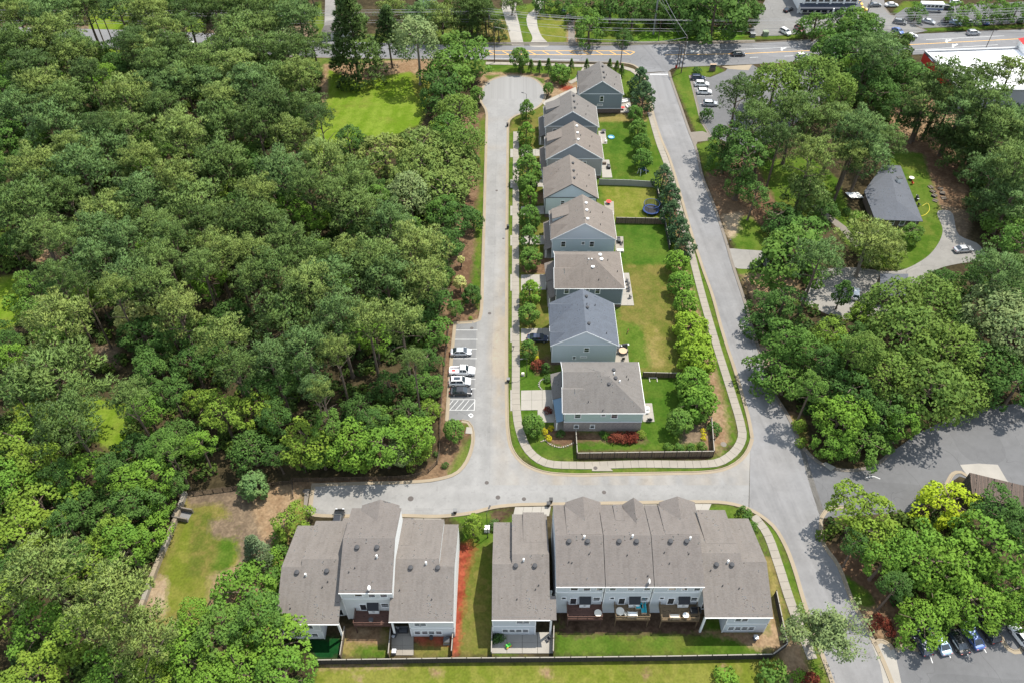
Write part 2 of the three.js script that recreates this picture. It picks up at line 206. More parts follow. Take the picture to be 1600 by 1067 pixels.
const zones = [   // survey outlines
  ['dirt', [[-60, 40], [560, 40], [560, 75], [-60, 75]]], ['lime', [[138, 8], [205, 8], [205, 46], [138, 46]]], ['lime', [[155, 62], [195, 62], [192, 90], [165, 88]]], ['lime', [[290, 30], [325, 30], [325, 50], [290, 50]]],
  ['rough', [[480, 60], [760, 40], [760, 110], [690, 120], [520, 120], [470, 100]]], ['straw', [[505, 100], [690, 90], [680, 130], [600, 120], [530, 150], [500, 160]]],
  ['lime', [[512, 108], [560, 128], [600, 118], [640, 112], [668, 128], [672, 150], [655, 195], [600, 218], [560, 222], [500, 245], [470, 235], [490, 205], [500, 175], [512, 150]]],
  ['yellow', [[640, 115], [672, 125], [674, 160], [648, 150]]], ['lime', [[-40, 440], [36, 425], [48, 440], [30, 500], [10, 520], [-40, 530]]], ['lime', [[20, 630], [140, 620], [205, 630], [202, 705], [175, 705], [120, 670], [20, 670]]], ['straw', [[70, 375], [110, 375], [105, 408], [50, 412]]], ['straw', [[298, 185], [325, 185], [325, 225], [305, 225]]], ['dirt', [[150, 540], [185, 540], [185, 575], [150, 580]]],
  // verge along the long street, parking lot islands
  ['mulch', [[722, 180], [760, 176], [757, 320], [752, 420], [750, 504], [700, 506], [690, 480], [705, 430], [712, 350], [730, 260]]], ['lawn', [[748, 190], [759, 180], [757, 320], [752, 420], [749, 492], [740, 470], [736, 440], [742, 380], [740, 345], [748, 300]]],
  ['mulch', [[690, 505], [712, 500], [694, 662], [686, 665]]], ['mulch', [[686, 650], [735, 654], [744, 680], [740, 705], [726, 733], [704, 748], [640, 757], [455, 762], [455, 748], [640, 748], [684, 716]]], ['rough', [[726, 690], [742, 676], [739, 705], [722, 735], [697, 745], [700, 735]]], ['lawn', [[722, 660], [734, 658], [736, 668], [722, 668]]],
  // head of the cul-de-sac
  ['lawn', [[759, 97], [905, 100], [985, 106], [1000, 118], [1012, 160], [900, 150], [870, 118], [760, 116]]], ['straw', [[752, 112], [870, 116], [905, 130], [905, 160], [862, 160], [845, 130], [800, 118], [765, 124], [748, 140]]], ['rough', [[755, 118], [785, 116], [765, 126]]], ['rough', [[820, 118], [850, 122], [852, 132], [832, 126]]], ['straw', [[866, 130], [898, 134], [900, 150], [878, 152]]], ['redmulch', [[874, 132], [896, 135], [890, 142], [876, 140]]],
  // the row of detached houses
  ['lawn', [[794, 200], [812, 195], [813, 640], [822, 696], [860, 718], [930, 722], [1100, 720], [1150, 700], [1160, 680], [1120, 530], [1076, 390], [1010, 178], [1022, 176], [1090, 390], [1130, 520], [1176, 684], [1150, 722], [1095, 738], [892, 742], [848, 737], [800, 702], [793, 640]]], ['lawn', [[812, 195], [905, 180], [1008, 178], [1045, 255], [1078, 400], [1116, 540], [1140, 620], [1152, 690], [1110, 716], [930, 720], [855, 716], [818, 690], [812, 640]]], ['olive', [[812, 195], [860, 190], [866, 560], [812, 560]]], ['dry', [[935, 180], [1008, 178], [1012, 190], [935, 190]]], ['olive', [[794, 208], [800, 184], [850, 160], [900, 148], [880, 185], [812, 202]]], ['vivid', [[938, 192], [985, 190], [1005, 270], [945, 270]]], ['lawn', [[940, 240], [1015, 240], [1020, 284], [940, 282]]],
  ['yellow', [[936, 292], [1022, 292], [1040, 345], [962, 345]]], ['vivid', [[962, 350], [1040, 350], [1056, 416], [968, 414]]], ['olive', [[966, 414], [1066, 414], [1090, 580], [970, 580]]], ['lawn', [[968, 500], [1002, 510], [1018, 545], [1016, 575], [975, 576]]], ['dry', [[1000, 500], [1030, 510], [1040, 570], [1018, 575]]], ['vivid', [[1008, 592], [1064, 592], [1085, 640], [1060, 690], [905, 705], [905, 692], [1000, 690]]],
  ['vivid', [[813, 570], [862, 568], [864, 604], [813, 612]]], ['vivid', [[813, 640], [846, 638], [850, 680], [896, 690], [897, 716], [855, 716], [820, 690]]], ['mulch', [[846, 668], [898, 664], [900, 692], [880, 698], [856, 692]]], ['mulch', [[897, 675], [1005, 672], [1008, 690], [900, 690]]], ['dirt', [[1064, 660], [1100, 660], [1104, 690], [1064, 694]]],
  ['mulch', [[834, 565], [862, 555], [866, 575], [838, 585]]], ['mulch', [[814, 395], [862, 400], [860, 430], [814, 425]]], ['straw', [[818, 300], [862, 300], [862, 315], [818, 320]]], ['mulch', [[1000, 150], [1015, 165], [1012, 180], [990, 180]]],
  ['mulch', [[1030, 260], [1052, 262], [1082, 395], [1064, 400]]], ['straw', [[1050, 400], [1066, 400], [1128, 600], [1142, 690], [1112, 712], [1098, 700], [1100, 660], [1080, 560]]], ['lawn', [[1070, 402], [1080, 402], [1140, 618], [1153, 688], [1115, 714], [1112, 708], [1140, 690], [1130, 620]]],
  ['darkmulch', [[898, 704], [1120, 702], [1115, 716], [905, 718]]],
  // between the side road and the car park, ranch house plot
  ['lawn', [[1050, 122], [1057, 108], [1082, 104], [1120, 104], [1134, 110], [1108, 120], [1078, 116], [1098, 190], [1113, 212], [1088, 208]]], ['lawn', [[1086, 226], [1120, 216], [1130, 270], [1102, 276]]], ['mulch', [[1102, 270], [1180, 240], [1230, 330], [1170, 380], [1120, 340]]], ['lawn', [[1134, 346], [1170, 336], [1208, 372], [1200, 400], [1150, 392]]], ['soil', [[1128, 336], [1160, 330], [1150, 368], [1138, 372]]], ['lawn', [[1150, 418], [1185, 410], [1180, 440], [1160, 440]]], ['straw', [[1158, 430], [1240, 420], [1250, 470], [1190, 500]]],
  ['lawn', [[1180, 255], [1260, 240], [1310, 280], [1330, 340], [1300, 350], [1220, 330]]], ['lawn', [[1300, 330], [1345, 330], [1470, 340], [1476, 385], [1440, 420], [1370, 420], [1320, 380]]], ['lawn', [[1385, 228], [1440, 232], [1472, 330], [1480, 380], [1440, 400], [1400, 300]]], ['mulch', [[1385, 208], [1450, 208], [1530, 260], [1500, 330], [1470, 330], [1442, 240], [1390, 232]]], ['dirt', [[1470, 320], [1520, 330], [1510, 380], [1480, 360]]], ['straw', [[1260, 450], [1300, 480], [1290, 490], [1250, 470]]],
  ['mulch', [[1200, 650], [1240, 640], [1262, 700], [1250, 700], [1225, 660]]], ['dry', [[1236, 652], [1258, 650], [1258, 704], [1246, 694]]], ['soil', [[1186, 540], [1204, 540], [1212, 620], [1200, 610]]],
  // townhouse gardens
  ['lawn', [[690, 798], [805, 798], [806, 1024], [706, 1024], [716, 880], [720, 820]]], ['olive', [[720, 860], [768, 850], [768, 1024], [708, 1024]]], ['redmulch', [[714, 848], [742, 845], [728, 900], [722, 960], [714, 1024], [698, 1024]]], ['darkmulch', [[765, 800], [806, 800], [790, 812], [770, 830]]], ['turf', [[470, 996], [534, 994], [532, 1028], [490, 1030]]], ['dry', [[536, 980], [612, 980], [610, 1028], [533, 1028]]], ['straw', [[536, 978], [600, 978], [596, 1006], [540, 1004]]], ['lawn', [[560, 1010], [604, 1008], [602, 1028], [548, 1028]]],
  ['redmulch', [[646, 990], [706, 990], [706, 1016], [700, 1010], [646, 1004]]], ['olive', [[646, 1006], [704, 1008], [704, 1026], [646, 1026]]], ['lawn', [[868, 960], [1206, 960], [1206, 1024], [866, 1024]]], ['darkmulch', [[870, 950], [1100, 950], [1100, 992], [872, 990]]], ['straw', [[1080, 985], [1212, 985], [1212, 1014], [1180, 1014], [1150, 1000]]], ['straw', [[1196, 960], [1214, 930], [1222, 1000], [1208, 1016]]],
  ['yellow', [[495, 1036], [1210, 1026], [1235, 1012], [1250, 1100], [480, 1100]]], ['straw', [[500, 1038], [640, 1036], [630, 1042], [500, 1046]]], ...[[680, 1050, 9], [853, 1050, 10], [1010, 1052, 8], [560, 1060, 6], [1130, 1040, 6]].map(([a, b, r]) => ['straw', Array.from({ length: 9 }, (_, i) => [a + r * Math.cos(i * 0.698), b + r * 0.75 * Math.sin(i * 0.698)])]), ['straw', [[1216, 1010], [1290, 990], [1300, 1100], [1220, 1100]]], ['lawn', [[1098, 788], [1140, 788], [1172, 800], [1180, 850], [1150, 810], [1100, 806]]], ['lawn', [[1170, 802], [1184, 806], [1236, 970], [1222, 990], [1206, 900]]], ['dry', [[1190, 870], [1206, 870], [1232, 980], [1214, 985]]], ['lawn', [[1192, 812], [1214, 826], [1260, 940], [1300, 1075], [1272, 1075], [1236, 940], [1206, 850]]], ['lawn', [[862, 790], [868, 790], [868, 806], [862, 806]]],
  // detention basin
  ['dry', [[285, 775], [460, 755], [480, 800], [440, 860], [430, 990], [215, 975]]], ['yellow', [[290, 800], [370, 800], [376, 860], [340, 950], [230, 960]]], ['dirt', [[285, 770], [455, 752], [475, 765], [440, 830], [400, 880], [375, 910], [370, 860], [372, 812], [300, 800]]], ['straw', [[400, 765], [455, 754], [474, 766], [440, 830], [410, 850], [395, 800]]], ['dry', [[300, 790], [345, 786], [360, 806], [300, 806]]], ['olive', [[300, 800], [345, 800], [350, 850], [330, 900], [290, 900]]], ['lawn', [[345, 840], [368, 830], [366, 870], [345, 915], [325, 905]]], ['soil', [[232, 905], [262, 900], [255, 960], [222, 970]]], ['straw', [[330, 900], [375, 880], [420, 850], [425, 920], [350, 975], [320, 965]]], ['dirt', [[325, 812], [372, 810], [370, 842], [330, 838]]],
  // corner by the car park, lower edge
  ['lawn', [[1310, 885], [1350, 880], [1368, 950], [1340, 965]]], ['straw', [[1340, 950], [1378, 945], [1410, 985], [1370, 1000]]], ['mulch', [[1282, 850], [1340, 850], [1420, 960], [1425, 1000], [1380, 990], [1365, 930], [1310, 890]]],
  // far side of the main road
  ['lawn', [[740, 72], [1016, 70], [1012, 30], [860, 0], [740, 20]]], ['dry', [[745, 68], [800, 68], [790, 30], [750, 30]]], ['yellow', [[838, 66], [884, 66], [880, 30], [838, 20]]], ['straw', [[885, 68], [905, 68], [900, 20], [886, 20]]], ['kudzu', [[985, 66], [1180, 64], [1176, 54], [1110, 40], [1130, 8], [1100, 4], [1070, 44], [1000, 48]]], ['lawn', [[1158, 62], [1252, 60], [1252, 54], [1158, 56]]], ['straw', [[1175, 56], [1215, 54], [1185, 36]]], ['lawn', [[1440, 50], [1660, 40], [1660, 36], [1446, 44]]], ['lawn', [[1394, 20], [1412, 2], [1480, 2], [1480, 12], [1405, 20]]], ['lawn', [[1174, 108], [1282, 97], [1280, 104], [1184, 110]]], ['lawn', [[480, 30], [500, 0], [506, 40], [500, 56]]], ['straw', [[1380, 160], [1500, 120], [1500, 200], [1400, 215]]],
];
const groundTex = (() => {
  const cls = new Uint8Array(TW * TH);
  for (const [kind, pts] of zones) {   // scan each outline row by row
    const id = NAMES.indexOf(kind), q = pts.map(([a, b]) => { const p = G(a, b); return [(p.x + GX) / (2 * GX) * TW, (p.z - GZ0) / (GZ1 - GZ0) * TH]; });
    for (let y = 0; y < TH; y++) {
      const xs = []; for (let i = 0, j = q.length - 1; i < q.length; j = i++) { const [x0, y0] = q[i], [x1, y1] = q[j]; if ((y0 > y) !== (y1 > y)) xs.push(x0 + (x1 - x0) * (y - y0) / (y1 - y0)); }
      xs.sort((m, n) => m - n); for (let k = 0; k + 1 < xs.length; k += 2) for (let x = Math.max(0, Math.ceil(xs[k])); x < Math.min(TW, xs[k + 1]); x++) cls[y * TW + x] = id;
    }
  }
  const d = new Uint8Array(TW * TH * 4), tone = NAMES.map((n) => KIND[n].map((c) => c.map((s) => toL(s) / 2.9)));
  for (let y = 0; y < TH; y++) for (let x = 0; x < TW; x++) {
    const jx = (vnoise(x * 0.09, y * 0.09) - 0.5) * 6 + (vnoise(x * 0.35, y * 0.35 + 50) - 0.5) * 6, jy = (vnoise(x * 0.09 + 90, y * 0.09) - 0.5) * 6 + (vnoise(x * 0.35 + 70, y * 0.35) - 0.5) * 6;
    const o = ((TH - 1 - y) * TW + x) * 4, acc = [0, 0, 0], n1 = vnoise(x * 0.035, y * 0.035 + 9), n2 = vnoise(x * 0.16, y * 0.16), n3 = vnoise(x * 0.5, y * 0.5), grit = vnoise(x * 0.8, y * 0.8), dryness = Math.max(0, vnoise(x * 0.05 + 400, y * 0.05) * 0.65 + vnoise(x * 0.2 + 400, y * 0.2 + 8) * 0.35 - 0.5) * 1.5;
    for (const [ox, oy] of [[jx, jy], [jy * 0.8 + 2.2, -jx * 0.8], [-jx * 0.7, 1.8 - jy * 0.7], [-jy * 0.9 - 2, jx * 0.9 - 1.5]]) {
    const sx = Math.max(0, Math.min(TW - 1, Math.round(x + ox))), sy = Math.max(0, Math.min(TH - 1, Math.round(y + oy)));
    const k = cls[sy * TW + sx], nm = NAMES[k] || 'litter', [lo, hi] = tone[Math.min(k, tone.length - 1)];
    let m = 1.1 * (n1 - 0.5) + 0.9 * (n2 - 0.5) + 0.7 * (n3 - 0.5) + 0.5;
    let g = 0.82 + 0.36 * PERM[(x * 131 + y * 977) & 65535];
    if (nm === 'lime' || nm === 'vivid' || nm === 'lawn') m += 0.22 * Math.sin((x + 0.15 * y) * 0.32);     // mowing passes
    if (nm === 'litter' || nm.includes('mulch') || nm === 'straw' || nm === 'dirt') g *= 0.76 + 0.34 * grit + 0.14 * n3;
    if ((nm === 'rough' || nm === 'dry' || nm === 'yellow' || nm === 'olive') && n2 > 0.74) m += 0.4;
    m = Math.max(0, Math.min(1, m)); const grass = nm === 'lawn' || nm === 'vivid' || nm === 'lime' || nm === 'yellow' || nm === 'kudzu' ? dryness * (nm === 'vivid' ? 0.4 : 0.8) : 0, dc = tone[NAMES.indexOf('dry')][0];
    for (let c = 0; c < 3; c++) { const base = lo[c] + (hi[c] - lo[c]) * m; acc[c] += (base + (dc[c] - base) * Math.min(0.8, grass)) * g / 4; }
    }
    for (let c = 0; c < 3; c++) d[o + c] = Math.min(255, toS(acc[c])); d[o + 3] = 255;
  }
  const t = new THREE.DataTexture(d, TW, TH); t.magFilter = THREE.LinearFilter; t.colorSpace = THREE.SRGBColorSpace; t.needsUpdate = true; return t;
})();
const soilMat = new THREE.MeshPhysicalMaterial({ color: RGB(1, 1, 1), roughness: 1, map: groundTex, specularIntensity: 0.1 });
function onGround(g) {
  const p = g.attributes.position, uv = new Float32Array(p.count * 2);
  for (let i = 0; i < p.count; i++) { uv[i * 2] = (p.getX(i) + GX) / (2 * GX); uv[i * 2 + 1] = 1 - (p.getZ(i) - GZ0) / (GZ1 - GZ0); }
  g.setAttribute('uv', new THREE.BufferAttribute(uv, 2)); return g;
}
structure('ground', onGround(sheet([V(-GX, 0, GZ1), V(GX, 0, GZ1), V(GX, 0, GZ0), V(-GX, 0, GZ0)], 0)), soilMat);
{ // the land beyond the surveyed area, out to the horizon
  const far = 4000, out = [V(-far, 0, far), V(far, 0, far), V(far, 0, -far), V(-far, 0, -far)], hole = [V(-GX, 0, GZ1), V(GX, 0, GZ1), V(GX, 0, GZ0), V(-GX, 0, GZ0)];
  structure('terrain', sheet(out, -0.01, [hole]), std(ph(96, 104, 62), 1));
}
const lawn = (pts) => structure('lawn', onGround(sheet(plan(pts), 0.006)), soilMat);
lawn([[512, 108], [560, 128], [600, 118], [640, 112], [668, 128], [672, 150], [655, 195], [600, 218], [560, 222], [500, 245], [470, 235], [490, 205], [500, 175]]);
lawn([[938, 190], [1006, 186], [1018, 284], [940, 282]]); lawn([[936, 293], [1022, 293], [1036, 342], [962, 342]]); lawn([[962, 350], [1044, 350], [1090, 580], [972, 578]]); lawn([[1008, 592], [1082, 592], [1100, 690], [905, 705], [905, 692], [1000, 690]]);
lawn([[872, 990], [1206, 992], [1206, 1022], [868, 1024]]); lawn([[495, 1040], [1208, 1030], [1235, 1014], [1240, 1067], [485, 1067]]); lawn([[722, 862], [767, 850], [767, 1022], [712, 1024]]); lawn([[290, 800], [370, 800], [376, 860], [340, 950], [230, 960]]);
lawn([[1052, 122], [1057, 109], [1082, 105], [1078, 116], [1098, 190], [1111, 212], [1090, 208]]);

// ---------------------------------------------------------------- roads, parking, kerbs
const road = (name, pts, mat, y = 0.02) => structure(name, (() => { const g = sheet(pts, y); const p = g.attributes.position, uv = new Float32Array(p.count * 2); for (let i = 0; i < p.count; i++) { const m = mat.map && mat.map.userData.w ? mat.map.userData : null; uv[i * 2] = m ? (p.getX(i) - m.x0) / m.w : p.getX(i); uv[i * 2 + 1] = m ? 1 - (p.getZ(i) - m.z0) / m.d : p.getZ(i); } g.setAttribute('uv', new THREE.BufferAttribute(uv, 2)); return g; })(), mat);
const L = (list, step = 1.5) => smooth(plan(list), step);
// outer edge of the long street: dead end, parking lot, cul-de-sac and back round the corner plot
const lotIsland = L([[486, 760], [560, 757.6], [640, 755.5], [681, 751.6], [713, 742], [729, 726], [739, 703], [742, 682], [738, 664], [731, 656.6], [722, 655.4]]);
const bay = plan([[722, 655.6], [695.5, 657.6], [701, 580], [708.5, 503.5], [738, 502]]);
const westKerb = L([[738, 502], [746, 500], [749, 491], [752, 420], [753.6, 370], [755, 320], [757, 250], [758.8, 180]]);
const bulb = L([[758.8, 180], [757, 171], [750, 160], [750, 146], [756, 132], [770, 123], [790, 118], [812, 117.5], [832, 121], [846, 130], [853, 142], [852, 156], [842, 168], [826, 175.5], [808, 181], [798, 188], [795.5, 197]]);
const corner = L([[795.5, 197], [794.4, 320], [794, 420], [794, 598], [794.6, 640], [796, 672], [802, 700], [818, 721], [848, 735], [892, 739.5], [955, 738.7], [1050, 737], [1095, 736], [1130, 731], [1154, 718], [1168, 700], [1173, 684]]);
const sideWest = L([[1173, 684], [1168, 656], [1149.4, 588.5], [1127.5, 521], [1110.6, 460], [1096, 419], [1079, 366], [1062, 306], [1044.4, 247.7], [1031, 216], [1020, 182], [1012, 146], [1006, 124], [998, 109], [988, 101.8], [969, 98.5]]);
const mainSouth = L([[969, 98.5], [910, 97.4], [830, 95.6], [759, 94], [680, 93], [560, 92], [420, 88], [200, 78], [-80, 68]], 4);
const townKerb = L([[480, 804], [493, 807.5], [625, 808], [690, 809], [740.5, 803], [768.6, 795.5], [802, 791.5], [870, 790], [980, 788], [1085, 786.5], [1134.6, 788], [1171, 798], [1205, 821.5], [1224.6, 852.5], [1238.6, 889], [1252.7, 936.8], [1270, 990], [1298, 1067], [1310, 1100]]);
const sideEastFar = L([[1044, 112], [1048, 126], [1064, 172], [1075, 204], [1086, 233], [1095.4, 274.5], [1114, 322], [1131, 372.4], [1142.7, 412.9], [1160, 466], [1174.7, 517.6], [1192, 570], [1206, 612], [1228.7, 649], [1249, 694]]);
const sideEastNear = L([[1322, 790], [1296, 792], [1282, 806], [1284.5, 850], [1307, 882.6], [1330, 941], [1349.6, 977], [1376, 1030], [1396, 1080]]);
const mainNorth = plan([[-80, 40], [165, 46], [330, 52], [500, 64], [756, 72], [850, 71], [949, 72], [1015, 70], [1097, 68.8], [1180, 67.4], [1250, 63.8], [1340, 58.5], [1424, 53.6], [1517, 49], [1600, 46], [1700, 42]]);
const mainEast = plan([[1700, 70], [1600, 76], [1435, 85], [1281, 94.9], [1175, 100.4], [1130, 102], [1090, 103.5], [1060, 105], [1050, 107], [1044, 112]]);
road('street', [...lotIsland.slice(0, -1), ...bay, ...westKerb, ...bulb.slice(1), ...corner.slice(1), ...plan([[1170, 796]]), ...townKerb.filter((p) => p.x < G(1168, 797).x).reverse(), ...plan([[481, 803]])], M.streetAsphalt, 0.02);
road('parking_bays', [...bay, ...plan([[745, 502], [743, 560], [741, 610], [739.5, 640], [733, 655]])], std(ph(186, 186, 186), 0.92, { map: asphaltTex }), 0.0225); road('road', [...sideWest.slice(0).reverse().filter((p) => p.z > G(1000, 112).z), ...plan([[1171, 797]]), ...townKerb.filter((p) => p.x > G(1171, 798).x), ...plan([[1400, 1100]]), ...sideEastNear.slice().reverse(), ...sideEastFar.slice().reverse()], M.roadAsphalt, 0.024);
road('main_road', [...mainNorth, ...mainEast, ...plan([[1030, 112], [1004, 114]]), ...sideWest.slice(-8).filter((p) => p.z < G(1000, 112).z), ...mainSouth], M.mainAsphalt, 0.03);
road('parking_lot', plan([[1250, 690], [1264, 712], [1284, 727], [1312, 736], [1345, 736], [1378, 724], [1400, 702], [1436, 676], [1480, 655], [1532, 638], [1620, 626], [1720, 640], [1720, 790], [1600, 775], [1500, 744], [1488, 752], [1478, 770], [1420, 800], [1330, 806], [1283, 810]]), M.lotAsphalt, 0.032);
road('gutter_strip', plan([[1248, 692], [1254, 694], [1272, 750], [1290, 806], [1282, 808], [1264, 752]]), M.oldAsphalt, 0.04);
road('parking_lot', plan([[1398, 1014], [1410, 1006], [1440, 1012], [1452, 1002], [1470, 985], [1580, 975], [1590, 992], [1602, 985], [1720, 985], [1720, 1120], [1420, 1120]]), M.lotAsphalt, 0.028);
road('parking_lot', plan([[1080, 118], [1110, 121], [1134, 111], [1140, 103], [1176, 101], [1190, 110], [1290, 102], [1300, 150], [1180, 240], [1112, 212], [1098, 190]]), M.lotAsphalt, 0.026);
road('parking_lot', plan([[1172, 56], [1178, 30], [1200, -6], [1240, -14], [1380, -14], [1384, 12], [1392, 22], [1450, 48], [1420, 54], [1400, 56], [1378, 54], [1352, 48], [1300, 44], [1262, 52], [1212, 56]]), M.baleAsphalt, 0.026);
road('gutter_strip', plan([[1248, 692], [1254, 694], [1272, 750], [1290, 806], [1282, 808], [1264, 752]]), M.oldAsphalt, 0.04);
road('parking_lot', plan([[1398, 24], [1416, 12], [1480, 10], [1640, 0], [1640, 34], [1440, 44]]), M.lotAsphalt, 0.022);
road('service_road', plan([[506, 60], [508, -10], [522, -10], [528, 60]]), M.oldAsphalt, 0.022);
// gravel and worn drives of the ranch house
road('driveway', L([[1190, 392], [1200, 396], [1202, 412], [1190, 418], [1150, 419], [1144, 412], [1138, 394], [1140, 389], [1160, 390]], 1), M.oldAsphalt, 0.03);
road('driveway', L([[1250, 470], [1282, 424], [1330, 418], [1400, 424], [1440, 408], [1462, 388], [1474, 360], [1466, 330], [1486, 330], [1500, 368], [1530, 382], [1540, 405], [1500, 412], [1468, 420], [1440, 440], [1420, 470], [1330, 500], [1290, 490]], 1.5), M.oldAsphalt, 0.028);
road('path', plan([[1268, 322], [1276, 320], [1322, 354], [1344, 382], [1336, 386], [1314, 360]]), M.dirtyConcrete, 0.026);
// concrete driveways beyond the main road
road('driveway', plan([[793, 0], [786, 0], [784, 12], [792, 40], [800, 72], [819, 72], [812, 40], [806, 16], [808, -10], [793, -10]]), M.pale, 0.034);
road('driveway', L([[830, -10], [838, 10], [824, 24], [824, 40], [832, 60], [828, 72], [858, 72], [846, 56], [840, 40], [840, 24], [850, 4], [846, -10]], 1), M.pale, 0.036);
road('driveway', plan([[888, 72], [900, 72], [896, 20], [888, 20]]), M.dirtyConcrete, 0.032);
// concrete apron at the shelter and entry to the lower lot
road('apron', plan([[1501, 726], [1505, 733], [1512, 742], [1512, 748], [1600, 775], [1574, 750], [1560, 726], [1530, 724]]), M.pale, 0.045);
road('apron', plan([[1362, 1004], [1380, 1000], [1398, 1014], [1420, 1120], [1390, 1120], [1376, 1040]]), M.pale, 0.036);
road('apron', plan([[1076, 207], [1098, 205], [1114, 211], [1106, 220], [1090, 222], [1086, 232]]), M.dirtyConcrete, 0.034);
road('apron', plan([[1128, 104], [1176, 101], [1170, 110], [1140, 108]]), M.kerb, 0.036);

const KS = [[-0.02, 0], [-0.02, 0.12], [0.16, 0.13], [0.2, 0.03], [0.72, 0.03], [0.72, 0.02]];
const kerb = (pts, flip = 1, mat = M.kerb) => structure('kerb', ribbon(pts, KS.map(([o, h]) => [o * flip, h + 0.014])).geo(), mat);
kerb(lotIsland, -1); kerb(westKerb, 1); kerb(bulb, 1); kerb(corner, 1); kerb(sideWest, 1); kerb(mainSouth, 1, M.dirtyConcrete); kerb(townKerb, -1); kerb(sideEastFar, -1, M.dirtyConcrete); kerb(sideEastNear, -1); kerb(smooth(bay.slice(1, 4), 2), 1); kerb(smooth(plan([[708.5, 503.5], [738, 502]]), 1), 1); kerb(smooth(plan([[480, 803], [486, 760]]), 1), 1);
kerb(smooth(plan([[756, 72], [850, 71], [949, 72], [1015, 70], [1097, 68.8], [1180, 67.4], [1250, 63.8], [1340, 58.5]]), 4), -1, M.dirtyConcrete);
kerb(L([[1249, 694], [1264, 712], [1284, 727], [1312, 736], [1345, 736], [1378, 724], [1400, 702]], 1), -1, M.dirtyConcrete); kerb(L([[1600, 775], [1512, 746], [1503, 740], [1494, 741], [1486, 752], [1478, 772]], 0.7), 1); kerb(L([[1398, 1014], [1410, 1006], [1428, 1011], [1440, 1012]], 0.7), 1); kerb(L([[1566, 992], [1578, 1012], [1590, 1016], [1596, 1004], [1590, 985]], 0.7), 1);
kerb(plan([[1080, 118], [1098, 190], [1112, 212]]), 1, M.dirtyConcrete); kerb(plan([[1384, 12], [1392, 22], [1450, 48]]), 1, M.dirtyConcrete); kerb(L([[1362, 1004], [1376, 998], [1392, 1006], [1398, 1014]], 0.7), 1);

// pavements of separate cast slabs
function slabs(name, label, pts, w, len = 1.5, y = 0.115, mat = M.concrete) {
  const o = new THREE.Group(); o.name = numbered(name); o.userData = { kind: 'structure' }; scene.add(o);
  const line = smooth(pts, len), g = 0.02;
  for (let i = 0; i + 1 < line.length; i++) {
    const a = line[i], b = line[i + 1], d = b.clone().sub(a).normalize(), s0 = sideways(line, i), s1 = sideways(line, i + 1), m = new MB(), h = y + (PERM[i * 37 & 65535] - 0.5) * 0.012;
    const P = (p, s, k, e, hh) => { const q = p.clone().addScaledVector(s, k * w / 2).addScaledVector(d, e * g); q.y = hh; return q; };
    const t = [P(a, s0, -1, 1, h), P(b, s1, -1, -1, h), P(b, s1, 1, -1, h), P(a, s0, 1, 1, h)], lo = t.map((p) => V(p.x, 0.01, p.z));
    m.poly(t); for (let k = 0; k < 4; k++) m.quad(t[k], lo[k], lo[(k + 1) % 4], t[(k + 1) % 4]);
    m.build('slab', mat, o);
  }
  return o;
}
slabs('pavement', '', plan([[806.5, 206], [806, 300], [805.5, 420], [806, 560], [807, 640], [812, 672], [826, 704], [852, 723], [900, 727], [1000, 725], [1100, 725], [1124, 722], [1148, 706], [1160, 684], [1158, 664], [1144, 616], [1120, 540], [1098, 464], [1082, 402], [1060, 320], [1042, 256], [1030, 224], [1016, 176]]), 1.7);
slabs('pavement', '', plan([[1178, 806], [1198, 832], [1216, 880], [1232, 930], [1250, 980], [1270, 1030]]), 1.6);
slabs('pavement', '', plan([[759, 99], [830, 100.5], [905, 103], [960, 103.5], [988, 110], [1000, 120]]), 1.8, 2.4);
slabs('pavement', '', plan([[916, 103], [911, 112], [904, 122], [890, 130]]), 1.6, 1.6);
slabs('pavement', '', plan([[750, 68], [850, 67.5], [950, 68], [1015, 66.5], [1100, 65.5], [1180, 64]]), 1.4, 3, 0.1, M.dirtyConcrete);
function slabField(name, outline, nx, nz, mat, y = 0.12) {   // a driveway or patio cast in bays: outline is four corners
  const o = new THREE.Group(); o.name = numbered(name); o.userData = { kind: 'structure' }; scene.add(o);
  const [a, b, c, d] = outline, at = (u, v) => a.clone().multiplyScalar((1 - u) * (1 - v)).addScaledVector(b, u * (1 - v)).addScaledVector(c, u * v).addScaledVector(d, (1 - u) * v);
  for (let i = 0; i < nx; i++) for (let j = 0; j < nz; j++) {
    const eu = 0.012 / 4, m = new MB(), t = [at(i / nx + eu, j / nz + eu), at((i + 1) / nx - eu, j / nz + eu), at((i + 1) / nx - eu, (j + 1) / nz - eu), at(i / nx + eu, (j + 1) / nz - eu)], h = y + (PERM[(i * 91 + j * 37) & 65535] - 0.5) * 0.01;
    t.forEach((p) => { p.y = h; }); const lo = t.map((p) => V(p.x, 0.01, p.z));
    m.poly(t); for (let k = 0; k < 4; k++) m.quad(t[k], lo[k], lo[(k + 1) % 4], t[(k + 1) % 4]); m.build('slab', mat, o);
  }
  return o;
}
const F = (name, list, nx, nz, mat, y) => slabField(name, plan(list), nx, nz, mat, y);
